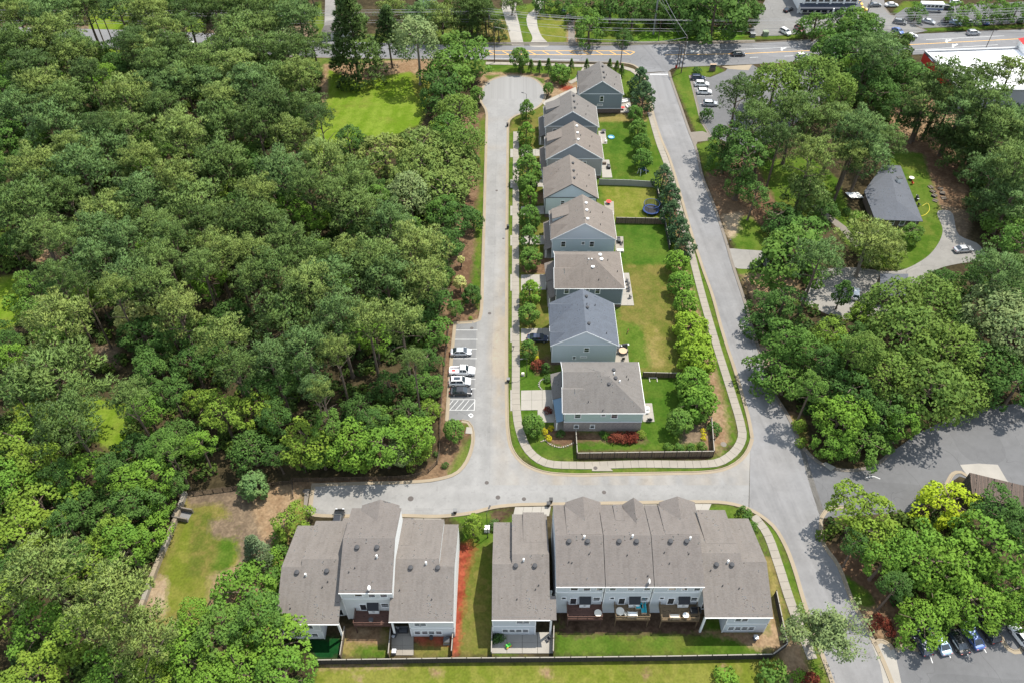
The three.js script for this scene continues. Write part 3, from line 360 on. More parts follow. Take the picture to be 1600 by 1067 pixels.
// drives of the detached houses, from the street to the garage
for (const [y0, y1, x1] of [[609, 642, 864], [513, 535, 864], [429, 455, 858], [368, 384, 856], [322, 337, 852], [281, 294, 850], [233, 246, 848]]) F('driveway', [[797.4, y0], [802.4, y0], [802.4, y1], [797.4, y1]], 1, 2, M.pale, 0.06), F('driveway', [[814, y0 + 1], [x1, y0], [x1, y1 - 2], [814, y1 - 1]], 3, 2, M.pale, 0.09);
F('driveway', [[840, 637], [866, 637], [866, 660], [840, 660]], 1, 1, M.pale, 0.088);
F('driveway', [[846, 160], [900, 136], [902, 146], [856, 170]], 2, 1, M.pale, 0.09);
F('driveway', [[804.7, 792], [861, 791], [858, 806], [801, 808]], 4, 1, M.pale, 0.045); F('driveway', [[1086, 787], [1112, 787], [1104, 806], [1076, 806]], 2, 1, M.pale, 0.045); F('driveway', [[520, 808], [690, 810], [690, 822], [516, 822]], 6, 1, M.concrete, 0.045); F('driveway', [[868, 790], [1080, 787], [1080, 800], [868, 804]], 8, 1, M.concrete, 0.045);
F('driveway', [[476, 764], [484, 764], [478, 800], [474, 792]], 1, 1, M.dirtyConcrete, 0.1);
// patios
F('patio', [[1003, 630], [1019, 630], [1023, 659], [1005, 659]], 1, 2, M.pale, 0.1); F('patio', [[972, 427], [983, 427], [991, 478], [970, 478]], 2, 3, M.pale, 0.1); F('patio', [[962, 538], [980, 538], [983, 566], [960, 566]], 2, 2, M.concrete, 0.1); F('patio', [[961, 370], [974, 370], [975, 394], [962, 394]], 1, 2, M.concrete, 0.1);
F('patio', [[944, 315], [959, 315], [960, 336], [946, 336]], 1, 2, M.concrete, 0.1); F('patio', [[940, 250], [952, 250], [957, 278], [941, 278]], 1, 2, M.pale, 0.1); F('patio', [[935, 205], [946, 205], [949, 225], [936, 225]], 1, 2, M.pale, 0.1); F('patio', [[969, 152], [984, 154], [988, 176], [968, 176]], 2, 2, M.pale, 0.1);
F('patio', [[768, 988], [864, 988], [864, 1021], [768, 1021]], 4, 2, M.pale, 0.1); F('patio', [[612, 978], [646, 978], [646, 1024], [611, 1024]], 2, 3, M.concrete, 0.1);
F('landing', [[729, 667], [737, 668], [738, 678], [727, 677]], 1, 1, M.pale, 0.1); F('storm_inlet', [[925, 728], [950, 728], [958, 736], [925, 736]], 1, 1, M.concrete, 0.122); F('storm_inlet', [[1285, 726], [1290, 722], [1306, 730], [1299, 736]], 1, 1, M.pale, 0.15);

// painted markings
{
  const bars = (list, w, y, mat, name = 'road_marking') => { const m = new MB(); for (const [a, b] of list) { const p = G(...a), q = G(...b), d = q.clone().sub(p).normalize(), s = V(-d.z, 0, d.x).multiplyScalar(w / 2); m.poly([p.clone().add(s), q.clone().add(s), q.clone().sub(s), p.clone().sub(s)].map((v) => V(v.x, y, v.z))); } return structure(name, m.geo(), mat); };
  bars([[[709, 516], [746, 516]], [[708, 530.5], [746, 530.5]], [[706, 545], [745, 545]], [[705, 560], [745, 560]], [[703, 576], [743, 576]], [[701, 592], [743, 592]], [[700, 607], [743, 607]]], 0.1, 0.028, M.paint);
  bars([[[699, 624], [742, 624]], [[698, 640.5], [741, 640.5]], [[742, 624], [741, 641]], [[699, 624], [698, 641]], [[701, 634], [708, 625]], [[702, 641], [716, 625]], [[711, 641], [725, 625]], [[720, 641], [733, 625]], [[729, 641], [741, 628]]], 0.09, 0.028, M.paint);
  bars([[[732, 648], [736, 652]], [[736, 652], [739, 649]], [[739, 649], [736, 646]], [[736, 646], [732, 648]]], 0.22, 0.028, M.paint);
  bars([[[1016, 116.5], [1044, 116.5]]], 0.6, 0.036, M.paint);
  bars([[[760, 79.5], [985, 79.5]], [[985, 79.5], [992, 81.5]], [[992, 81.5], [985, 85.5]], [[760, 85.5], [985, 85.5]], [[1039, 86], [1160, 84]], [[1160, 84], [1290, 78]], [[1420, 70], [1570, 62]], [[1570, 62], [1690, 55]], ...Array.from({ length: 11 }, (_, i) => [[764 + i * 21, 80], [774 + i * 21, 85]])], 0.22, 0.036, M.yellow);
  bars([[[759, 91], [905, 94]], [[1036, 79.5], [1160, 77]], [[1160, 77], [1250, 73]], [[1448, 62], [1570, 56]], [[1172, 90], [1185, 89.4]], [[1226, 88], [1240, 87.2]], [[1064, 94], [1076, 93.6]], [[1120, 93], [1130, 92.6]], [[1430, 78], [1560, 70]]], 0.16, 0.036, M.paint);
  bars([[[1079, 81.5], [1086, 80]], [[1086, 80], [1092, 80.5]], [[1081, 78.5], [1081, 83]], [[1221, 77], [1229, 74.5]], [[1222, 74.5], [1222, 79]], [[1478, 65], [1487, 62]], [[1480, 62], [1480, 66.5]], [[1489, 72.5], [1497, 69]], [[1490, 69], [1490, 74]]], 0.6, 0.036, M.paint);
  bars([[[1354, 746], [1366, 744]], [[1366, 744], [1376, 748]]], 0.2, 0.038, std(RGB(0.4, 0.4, 0.4), 0.8));
  bars([[[1451, 1016], [1458, 1036]], [[1478, 1008], [1486, 1028]], [[1505, 1006], [1514, 1026]], [[1530, 998], [1542, 1020]]], 0.14, 0.034, M.paint);
  bars([[[1083, 128], [1104, 128]], [[1085, 138], [1108, 138]], [[1090, 150], [1114, 150]], [[1094, 162], [1118, 162]]], 0.13, 0.032, M.paint);
  for (const [a, b, r] of [[641.5, 779, 0.55], [778, 777, 0.45], [818.7, 779.5, 0.4], [765, 490, 0.4], [737, 513, 0.4], [944, 769, 0.4], [776, 298, 0.35], [786.5, 373, 0.3], [760.5, 754, 0.4], [476, 767, 0.45], [930.5, 731.5, 0.4], [1131, 694, 0.6]]) { const p = G(a, b); structure('manhole_cover', new MB().cyl(p.x, 0.012, b > 728 && b < 735 ? 0.15 : 0.034, p.z, r, r, 14).geo(), a > 1100 ? M.dirtyConcrete : M.iron); }
}

// ---------------------------------------------------------------- buildings
// a sash window on a wall: frame proud of the wall, two panes behind it. axis 'z': wall faces +z / -z (dir); axis 'x': wall faces x
function windowOn(parent, x, y, z, w, h, axis = 'z', dir = 1, frameMat = M.trim, panes = 2, name = 'window') {
  const f = new MB(), t = 0.14, put = (m, u, v, su, sv, d0, d1) => { const c = (d0 + d1) / 2 * dir, s = d1 - d0; axis === 'z' ? m.box(x + u, y + v, z + c, su, sv, s) : m.box(x + c, y + v, z + u, s, sv, su); };
  put(f, 0, h / 2 + t / 2, w + 2 * t, t, -0.02, 0.06); put(f, 0, -h / 2 - t / 2, w + 2 * t + 0.08, t, -0.02, 0.09); put(f, -w / 2 - t / 2, 0, t, h, -0.02, 0.06); put(f, w / 2 + t / 2, 0, t, h, -0.02, 0.06);
  if (panes === 2) put(f, 0, 0, w, 0.06, -0.01, 0.04);
  const win = f.build(name, frameMat, parent);
  for (let k = 0; k < panes; k++) { const g = new MB(), ph_ = panes === 2 ? h / 2 - 0.03 : h; put(g, 0, panes === 2 ? (k ? 1 : -1) * (h / 4 + 0.015) : 0, w, ph_, 0.0, 0.02); g.build('pane', M.glass, win); }
  return win;
}
// a roof surface with thickness: eave edge fascia drawn by the slab's own sides
function roofSlab(m, pts, th = 0.16) {
  const lo = pts.map((p) => V(p.x, p.y - th, p.z)); m.poly(pts); m.poly(lo.slice().reverse());
  for (let i = 0; i < pts.length; i++) { const j = (i + 1) % pts.length; m.quad(pts[i], lo[i], lo[j], pts[j]); }
}
function roofVent(parent, p, r = 0.34, mat = M.vent, name = 'roof_vent') { return new MB().tube([V(p.x, p.y - 0.15, p.z), V(p.x, p.y + 0.18, p.z), V(p.x, p.y + 0.2, p.z), V(p.x, p.y + 0.38, p.z), V(p.x, p.y + 0.46, p.z)], [r * 0.6, r * 0.6, r, r * 0.95, r * 0.3], 12).build(name, mat, parent); }
function pipe(parent, p, mat = M.vent, r = 0.08, h = 0.5) { return new MB().cyl(p.x, p.y - 0.1, p.y + h, p.z, r, r, 8).build('vent_pipe', mat, parent); }
const gableVents = { dark: M.vent, white: M.metal };

// ---- detached houses, ridge running away from the viewer, gable end towards the townhouses
function gableHouse(o) {
  const { x0, x1, zn, zf, hr, base } = o, eave = 6.2, ov = 0.42, xm = (x0 + x1) / 2, t = thing('house', o.label, 'house', xm, 0, (zn + zf) / 2), T = (x, y, z) => V(x - xm, y, z - (zn + zf) / 2);
  const wx0 = x0 + ov, wx1 = x1 - ov, wn = zn - 0.3, wf = zf + 0.3, k = (hr - eave) / (xm - x0), hw = eave + k * ov - 0.16, wm = new MB(), bm = new MB(), bh = base.h;
  const wall = (m, a, b) => m.quad(T(a[0], a[2], a[1]), T(b[0], b[2], b[1]), T(b[0], b[3], b[1]), T(a[0], a[3], a[1]));
  wall(wm, [wx0, wn, bh, hw], [wx1, wn, bh, hw]); wall(wm, [wx1, wn, bh, hw], [wx1, wf, bh, hw]); wall(wm, [wx1, wf, bh, hw], [wx0, wf, bh, hw]); wall(wm, [wx0, wf, bh, hw], [wx0, wn, bh, hw]);
  wm.build('wall', o.wall, t);
  for (const z of [wn, wf]) new MB().poly([T(wx0, hw, z), T(wx1, hw, z), T(xm, hr - 0.17, z)]).build('gable', o.gable || o.wall, t);
  wall(bm, [wx0 - 0.02, wn + 0.02, 0, bh], [wx1 + 0.02, wn + 0.02, 0, bh]); wall(bm, [wx1 + 0.02, wn + 0.02, 0, bh], [wx1 + 0.02, wf - 0.02, 0, bh]); wall(bm, [wx1 + 0.02, wf - 0.02, 0, bh], [wx0 - 0.02, wf - 0.02, 0, bh]); wall(bm, [wx0 - 0.02, wf - 0.02, 0, bh], [wx0 - 0.02, wn + 0.02, 0, bh]); bm.build('foundation', o.brick || M.brick, t);
  // trim: band under the gable, corner boards, skirt board
  const tr = new MB(); const c = (zn + zf) / 2;
  tr.box(0, hw - 0.05, wn + 0.03 - c, wx1 - wx0, 0.2, 0.06).box(0, bh + 0.08, wn + 0.035 - c, wx1 - wx0 + 0.06, 0.16, 0.07); for (const x of [wx0, wx1]) tr.box(x - xm, (bh + hw) / 2, wn - c, 0.16, hw - bh, 0.16);
  tr.build('trim', o.trim || M.trim, t);
  for (const s of [-1, 1]) { const m = new MB(); roofSlab(m, [T(s < 0 ? x0 : x1, eave, zn), T(xm, hr, zn), T(xm, hr, zf), T(s < 0 ? x0 : x1, eave, zf)]); m.build('roof', o.roof, t); }
  const f = new MB(); for (const s of [-1, 1]) f.bar(T(s < 0 ? x0 : x1, eave - 0.13, zn + 0.02), T(xm, hr - 0.13, zn + 0.02), 0.07, 0.22); f.build('rake_board', o.trim || M.trim, t);
  for (const s of [-1, 1]) new MB().box2((s < 0 ? x0 : x1) - xm - 0.06, (s < 0 ? x0 : x1) - xm + 0.06, eave - 0.2, eave - 0.06, zn - c, zf - c).build('gutter', M.white, t);
  // street-facing cross gables on the -x slope: [near z, far z, style]
  for (const [za, zb, style] of o.cross) {
    const zm = (za + zb) / 2, half = Math.abs(za - zb) / 2, rise = Math.min(half * 0.95, 3.1), top = eave + rise, xr = x0 + rise / k, m = new MB(), xf = x0 - 0.06;
    if (style === 'gable') {
      roofSlab(m, [T(xf, eave + 0.02, za), T(xf, top, zm), T(xr, top, zm), T(x0, eave + 0.02, za)], 0.12); roofSlab(m, [T(xf, eave + 0.02, zb), T(xf, top, zm), T(xr, top, zm), T(x0, eave + 0.02, zb)], 0.12);
      const d = m.build('dormer', o.roof, t); new MB().poly([T(xf + 0.3, eave - 0.6, za - 0.2), T(xf + 0.3, eave - 0.6, zb + 0.2), T(xf + 0.3, eave, zb + 0.2), T(xf + 0.3, top - 0.16, zm), T(xf + 0.3, eave, za - 0.2)]).build('dormer_wall', o.gable || o.wall, d);
    } else {   // shed dormer: flatter slope standing out of the roof
      const xs = x0 + 4.6, hs = eave + k * 4.6, hl = hs - 0.9; roofSlab(m, [T(x0 + 0.5, hl - 0.5, za), T(xs, hs + 0.03, za), T(xs, hs + 0.03, zb), T(x0 + 0.5, hl - 0.5, zb)], 0.12);
      const d = m.build('dormer', o.roof, t), w = new MB(); for (const z of [za - 0.15, zb + 0.15]) w.poly([T(x0 + 0.6, eave + k * 0.6, z), T(xs, hs - 0.1, z), T(x0 + 0.6, hl - 0.6, z)]); w.quad(T(x0 + 0.6, eave + k * 0.6, za - 0.15), T(x0 + 0.6, eave + k * 0.6, zb + 0.15), T(x0 + 0.6, hl - 0.6, zb + 0.15), T(x0 + 0.6, hl - 0.6, za - 0.15)); w.build('dormer_wall', o.wall, d);
    }
  }
  if (o.porch) { // low roof over garage front and porch
    const px = o.porch, m = new MB(); roofSlab(m, [T(px, 2.75, zn - 0.3), T(wx0 + 0.02, 3.7, zn - 0.3), T(wx0 + 0.02, 3.7, zf + 0.4), T(px, 2.75, zf + 0.4)], 0.14); m.build('porch_roof', o.porchRoof || o.roof, t);
    const w = new MB(); wall(w, [px + 0.35, zn - 0.5 - 4.4, 0.1, 2.7], [px + 0.35, zf + 0.6, 0.1, 2.7]); wall(w, [px + 0.35, zn - 4.9, 0.1, 2.9], [wx0, zn - 4.9, 0.1, 3.4]); w.build('garage_front', o.wall, t);
    const gd = new MB(); for (let i = 0; i < 4; i++) gd.box(px + 0.31 - xm, 0.45 + i * 0.56, zf + 3.6 - c, 0.06, 0.52, 4.6); gd.build('garage_door', M.white, t);
    for (const z of [zn - 0.6, zn - 4.4]) new MB().box(px + 0.4 - xm, 1.4, z - c, 0.24, 2.7, 0.24).build('porch_post', M.white, t); new MB().box2(px - xm, wx0 - xm, 0, 0.16, zn - 0.4 - c, zn - 4.8 - c).build('porch_floor', M.concrete, t);
  } else { const gd = new MB(); for (let i = 0; i < 4; i++) gd.box(wx0 - 0.04 - xm, 0.45 + i * 0.56, (zn + zf) / 2 - c, 0.06, 0.52, 4.8); gd.build('garage_door', M.white, t); }
  for (const [x, y, w, h] of o.windows) windowOn(t, x - xm, y, wn - c, w, h, 'z', 1, o.frames || M.white);
  for (const [z, y, w, h] of [[zf + 2.6, 4.6, 0.9, 1.5], [zf + 6, 4.6, 1.5, 1.5], [zn - 2.6, 4.6, 0.9, 1.5]]) { windowOn(t, wx1 - xm, y, z - c, w, h, 'x', 1, M.white); windowOn(t, wx0 - xm, y, z - c, w, h, 'x', -1, M.white); }
  windowOn(t, wx1 - xm, 1.3, zn - 4 - c, 1.7, 2.1, 'x', 1, M.white, 1, 'door');
  const on = (x, z) => T(x, hr - Math.abs(x - xm) * k, z); for (const dz of o.vents) roofVent(t, on(xm + 0.75, zn - dz), 0.36, o.ventMat || M.vent); for (const [dx, dz] of o.pipes || [[4, 2.4], [1.6, 5.2], [5, 8]]) pipe(t, on(xm + dx, zn - dz));
  return t;
}
const ROOF = { brown: roofMat(182, 170, 160), warm: roofMat(186, 174, 164), grey: roofMat(174, 168, 163), slate: roofMat(140, 150, 166), ranch: roofMat(140, 146, 158), town: roofMat(178, 169, 162), town2: roofMat(172, 163, 157) };
const blueGrey = sideMat(0.46, 0.51, 0.53), paleBlue = sideMat(0.52, 0.56, 0.6), slateBlue = sideMat(0.19, 0.225, 0.245), greyBrown = sideMat(0.3, 0.29, 0.285), paleGrey = sideMat(0.55, 0.6, 0.57), mauve = sideMat(0.24, 0.25, 0.27), sage = sideMat(0.42, 0.52, 0.46), townBlue = sideMat(0.54, 0.57, 0.59), townWhite = sideMat(0.64, 0.65, 0.64);
gableHouse({ label: 'blue-roofed detached house with blue-grey gable wall, a dark car on its drive', x0: 8.1, x1: 22.5, zn: -114.3, zf: -127.2, hr: 10.5, base: { h: 0.85 }, wall: blueGrey, gable: paleBlue, roof: ROOF.slate, cross: [[-114.4, -118.4, 'gable'], [-120.2, -127.1, 'gable']], windows: [[15.8, 4.7, 0.95, 1.15], [13.3, 2.2, 0.55, 0.8], [15.3, 2.5, 1.2, 0.3]], vents: [2.6, 7.4, 10.8], pipes: [[4.6, 2], [2.6, 9.2], [0.7, 8.4]] });
gableHouse({ label: 'pale blue gabled house with three white roof vents beside the second fence', x0: 9.3, x1: 25.2, zn: -149.2, zf: -160.6, hr: 11.2, base: { h: 0.4 }, wall: sideMat(0.46, 0.53, 0.56), gable: paleBlue, roof: ROOF.warm, cross: [[-149.3, -154.6, 'gable'], [-155.4, -159.4, 'shed']], porch: 7.9, windows: [[12.4, 4.6, 0.95, 1.5], [17.2, 4.9, 0.6, 0.7], [19.3, 4.6, 0.95, 1.5], [12.4, 1.6, 0.9, 1.5], [15.4, 1.6, 0.9, 1.5], [18.8, 1.8, 0.8, 1]], vents: [2, 5.4, 8.2], ventMat: M.white });
gableHouse({ label: 'pale grey gabled house whose gable has a thin dark band, level with the trampoline', x0: 8.1, x1: 22, zn: -165.7, zf: -178.8, hr: 10.6, base: { h: 0.9 }, wall: paleGrey, gable: sideMat(0.52, 0.57, 0.59), trim: M.charcoal, roof: ROOF.warm, cross: [[-165.8, -169.6, 'gable'], [-171.4, -178.6, 'gable']], windows: [[13, 4.6, 0.9, 1.2]], vents: [3, 6.2, 9.6] });
gableHouse({ label: 'grey-brown gabled house with white patio just beyond the white vinyl fence', x0: 9.1, x1: 24.8, zn: -183.1, zf: -194.4, hr: 11.2, base: { h: 0.9 }, wall: greyBrown, gable: mauve, roof: ROOF.brown, cross: [[-183.2, -188.4, 'gable'], [-189.6, -193.6, 'shed']], porch: 7.7, windows: [[12.4, 4.6, 0.95, 1.5], [19.6, 4.6, 0.95, 1.5]], vents: [2.4, 5.6, 9], ventMat: M.white });
gableHouse({ label: 'slate-gabled house next to the end house, its porch roof facing the cul-de-sac', x0: 9.2, x1: 24.7, zn: -199.3, zf: -210.6, hr: 11.2, base: { h: 0.5 }, wall: greyBrown, gable: sideMat(0.2, 0.22, 0.245), roof: ROOF.grey, cross: [[-199.4, -204.6, 'gable'], [-205.8, -209.8, 'shed']], porch: 7.8, windows: [[12.2, 4.6, 0.95, 1.5]], vents: [2.4, 5.8, 9] });
gableHouse({ label: 'dark blue end house at the head of the row beside the main road', x0: 20, x1: 33.5, zn: -217.3, zf: -229.4, hr: 10.6, base: { h: 1.3 }, wall: slateBlue, roof: ROOF.grey, cross: [[-217.4, -221.4, 'gable'], [-222.6, -229.2, 'gable']], windows: [[27, 4.6, 0.95, 1.7], [26.6, 2.6, 1.5, 0.4]], vents: [2.6, 5.8, 9.4] });

// ---- the two hip-roofed houses
function hipHouse(o) {
  const { x0, x1, zn, zf } = o, eave = 6.2, hp = 10.1, ov = 0.42, xm = (x0 + x1) / 2, c = (zn + zf) / 2, t = thing('house', o.label, 'house', xm, 0, c), T = (x, y, z) => V(x - xm, y, z - c), half = (zn - zf) / 2;
  const wx0 = x0 + ov, wx1 = x1 - ov, wn = zn - ov, wf = zf + ov, ring = (m, h0, h1, e = 0) => { const q = [[wx0 - e, wn + e], [wx1 + e, wn + e], [wx1 + e, wf - e], [wx0 - e, wf - e]]; q.forEach((a, i) => { const b = q[(i + 1) % 4]; m.quad(T(a[0], h0, a[1]), T(b[0], h0, b[1]), T(b[0], h1, b[1]), T(a[0], h1, a[1])); }); return m; };
  ring(new MB(), o.split, 6.15).build('wall', o.wall, t); ring(new MB(), 0, o.split, 0.05).build('stone_base', o.lower, t);
  const tr = new MB(); tr.box(0, o.split + 0.1, wn + 0.09 - c, wx1 - wx0 + 0.2, 0.22, 0.08).box(0, 6.05, wn + 0.05 - c, wx1 - wx0, 0.24, 0.08); for (const x of [wx0, wx1]) tr.box(x - xm, (o.split + 6.1) / 2, wn - c, 0.18, 6.1 - o.split, 0.18); tr.build('trim', M.trim, t);
  const xr = x1 - half * 1.06, xl = x0 + 7.6, kz = (hp - eave) / half, near = new MB(), far = new MB(), end = new MB(), front = new MB();
  roofSlab(near, [T(x0, eave, zn), T(x1, eave, zn), T(xr, hp, c + 0.6), T(xl, hp, c + 0.6)]); roofSlab(far, [T(x1, eave, zf), T(x0 + 0.9, eave, zf), T(xl, hp, c - 0.6), T(xr, hp, c - 0.6)]); roofSlab(end, [T(x1, eave, zn), T(x1, eave, zf), T(xr, hp, c - 0.6), T(xr, hp, c + 0.6)]); roofSlab(front, [T(x0, eave, zn), T(x0 + 0.9, eave, zf), T(xl, hp, c - 0.6), T(xl, hp, c + 0.6)]);
  for (const m of [near, far, end, front]) m.build('roof', o.roof, t); new MB().quad(T(xl, hp + 0.004, c + 0.6), T(xr, hp + 0.004, c + 0.6), T(xr, hp + 0.004, c - 0.6), T(xl, hp + 0.004, c - 0.6)).build('ridge_cap', o.roof, t);
  // street gables: [near eave z, ridge z, far eave z, ridge height, front x]
  for (const [za, ha, zr, zb, hb, h, xf, xin, xn, xz] of [[zn, eave + 0.03, zn - 4.1, zn - 4.86, 8.12, 8.58, x0 - 0.12, x0 + 5, x0 + 4.9, x0 + 4.4], [zn - 4.86, 8.12, zn - 7.6, zf + 0.5, 6.7, 9.72, x0 + 0.1, xl + 0.2, x0 + 4.4, x0 + 1.2]]) {
    const d = new MB(); roofSlab(d, [T(xf, ha, za), T(xn, ha, za), T(xin, h, zr), T(xf, h, zr)], 0.12); roofSlab(d, [T(xf, h, zr), T(xin, h, zr), T(xz, hb, zb), T(xf, hb, zb)], 0.12);
    const dm = d.build('dormer', o.roof, t); new MB().poly([T(xf + 0.3, 3.6, za - 0.05), T(xf + 0.3, 3.6, zb + 0.05), T(xf + 0.3, hb - 0.1, zb + 0.05), T(xf + 0.3, h - 0.14, zr), T(xf + 0.3, ha - 0.1, za - 0.05)]).build('dormer_wall', o.wall, dm); new MB().bar(T(xf, h + 0.02, zr), T(xf, ha + 0.02, za), 0.08, 0.18).bar(T(xf, h + 0.02, zr), T(xf, hb + 0.02, zb), 0.08, 0.18).build('rake_board', M.trim, dm);
  }
  // garage wing roof along the street, and the porch
  const p = new MB(); roofSlab(p, [T(x0 - 1.9, 3, zf + 0.5), T(wx0, 3.9, zf + 0.5), T(wx0, 3.9, c + 0.6), T(x0 - 1.7, 3, c + 0.6)], 0.14); p.build('garage_roof', o.roof, t); const pr = new MB(); roofSlab(pr, [T(x0 - 1.6, 2.9, c + 0.5), T(wx0, 3.8, c + 0.5), T(wx0, 3.8, zn - 0.1), T(x0 - 1.1, 2.9, zn - 0.3)], 0.14); pr.build('porch_roof', o.porchRoof, t);
  const g = new MB(); g.quad(T(x0 - 1.5, 0, zf + 0.9), T(x0 - 1.5, 0, c + 0.4), T(x0 - 1.5, 2.9, c + 0.4), T(x0 - 1.5, 2.9, zf + 0.9)).quad(T(x0 - 1.5, 0, c + 0.4), T(wx0, 0, c + 0.4), T(wx0, 3.7, c + 0.4), T(x0 - 1.5, 2.9, c + 0.4)); g.build('garage_front', o.lower, t); const gd = new MB(); for (let i = 0; i < 4; i++) gd.box(x0 - 1.55 - xm, 0.4 + i * 0.56, zf + 3.7 - c, 0.08, 0.52, 4.8); gd.build('garage_door', M.white, t);
  for (const z of [zn - 0.6, zn - 3.2]) new MB().box(x0 - 1 - xm, 1.45, z - c, 0.26, 2.8, 0.26).build('porch_post', M.white, t); new MB().box2(x0 - 1.4 - xm, wx0 - xm, 0, 0.18, zn - 0.4 - c, c + 0.4 - c).build('porch_floor', M.concrete, t);
  for (const [x, y, w, h, mt] of o.windows) windowOn(t, x - xm, y, wn + (y < o.split ? 0.05 : 0) - c, w, h, 'z', 1, M.white); for (const [z, y] of [[zn - 2.6, 4.7], [c, 4.7], [zf + 2.6, 4.7]]) windowOn(t, wx1 - xm, y, z - c, 0.95, 1.4, 'x', 1, M.white); windowOn(t, wx1 - xm, 1.25, c + 1 - c, 1.7, 2.1, 'x', 1, M.white, 1, 'door');
  new MB().box2(x0 - xm, x1 - xm, eave - 0.18, eave - 0.05, zn - c, zn + 0.1 - c).build('gutter', M.white, t); new MB().box2(x1 - xm, x1 + 0.1 - xm, eave - 0.18, eave - 0.05, zn - c - 0.01, zf - c).build('gutter', M.white, t);
  const onNear = (x, z) => T(x, eave + kz * (zn - z), z), onEnd = (x, z) => T(x, eave + (hp - eave) * (x1 - x) / (x1 - xr), z);
  for (const [kind, s, x, z] of o.roofBits) { const q = s === 'n' ? onNear(x, z) : onEnd(x, z); kind === 'p' ? pipe(t, q, M.vent) : kind === 'w' ? pipe(t, q, M.white, 0.14, 0.6) : roofVent(t, q, kind === 'W' ? 0.42 : 0.4, kind === 'W' ? M.white : M.vent); }
  return t;
}
hipHouse({ label: 'hip-roofed corner house with sage siding over grey stone and a fenced garden', x0: 9.9, x1: 26.05, zn: -96.4, zf: -109.8, split: 2.9, wall: sage, lower: M.stone, roof: ROOF.grey, porchRoof: std(ph(150, 190, 220), 0.5), windows: [[12.9, 4.9, 1.05, 1.25], [17.9, 5.2, 0.7, 0.75], [20.1, 4.9, 1.1, 1.25], [12.8, 1.5, 0.75, 0.95], [16, 1.5, 0.75, 0.95]], roofBits: [['v', 'n', 19, -101.3], ['p', 'n', 14.9, -98.2], ['p', 'n', 17.7, -96.8], ['v', 'e', 20.2, -104.6], ['v', 'e', 20.4, -102.6], ['w', 'e', 20.2, -103.6], ['w', 'e', 21.2, -102], ['p', 'e', 23.2, -103.6], ['p', 'e', 22.9, -104.2]] });
hipHouse({ label: 'hip-roofed house with dark slate siding and a long white patio slab', x0: 9.6, x1: 25.5, zn: -132, zf: -144.8, split: 0.9, wall: sideMat(0.16, 0.19, 0.21), lower: M.brick, roof: ROOF.brown, porchRoof: ROOF.brown, windows: [[12.4, 5, 0.95, 1.4], [17.1, 5.1, 0.65, 0.9], [19.4, 5, 0.95, 1.4]], roofBits: [['W', 'n', 18.3, -136.2], ['w', 'n', 17.4, -137.6], ['w', 'n', 18.1, -137.6], ['p', 'n', 19.6, -133.6], ['W', 'e', 20.2, -139.8], ['W', 'e', 20.4, -138.4], ['p', 'e', 22, -139.2], ['p', 'e', 24.1, -136.6]] });

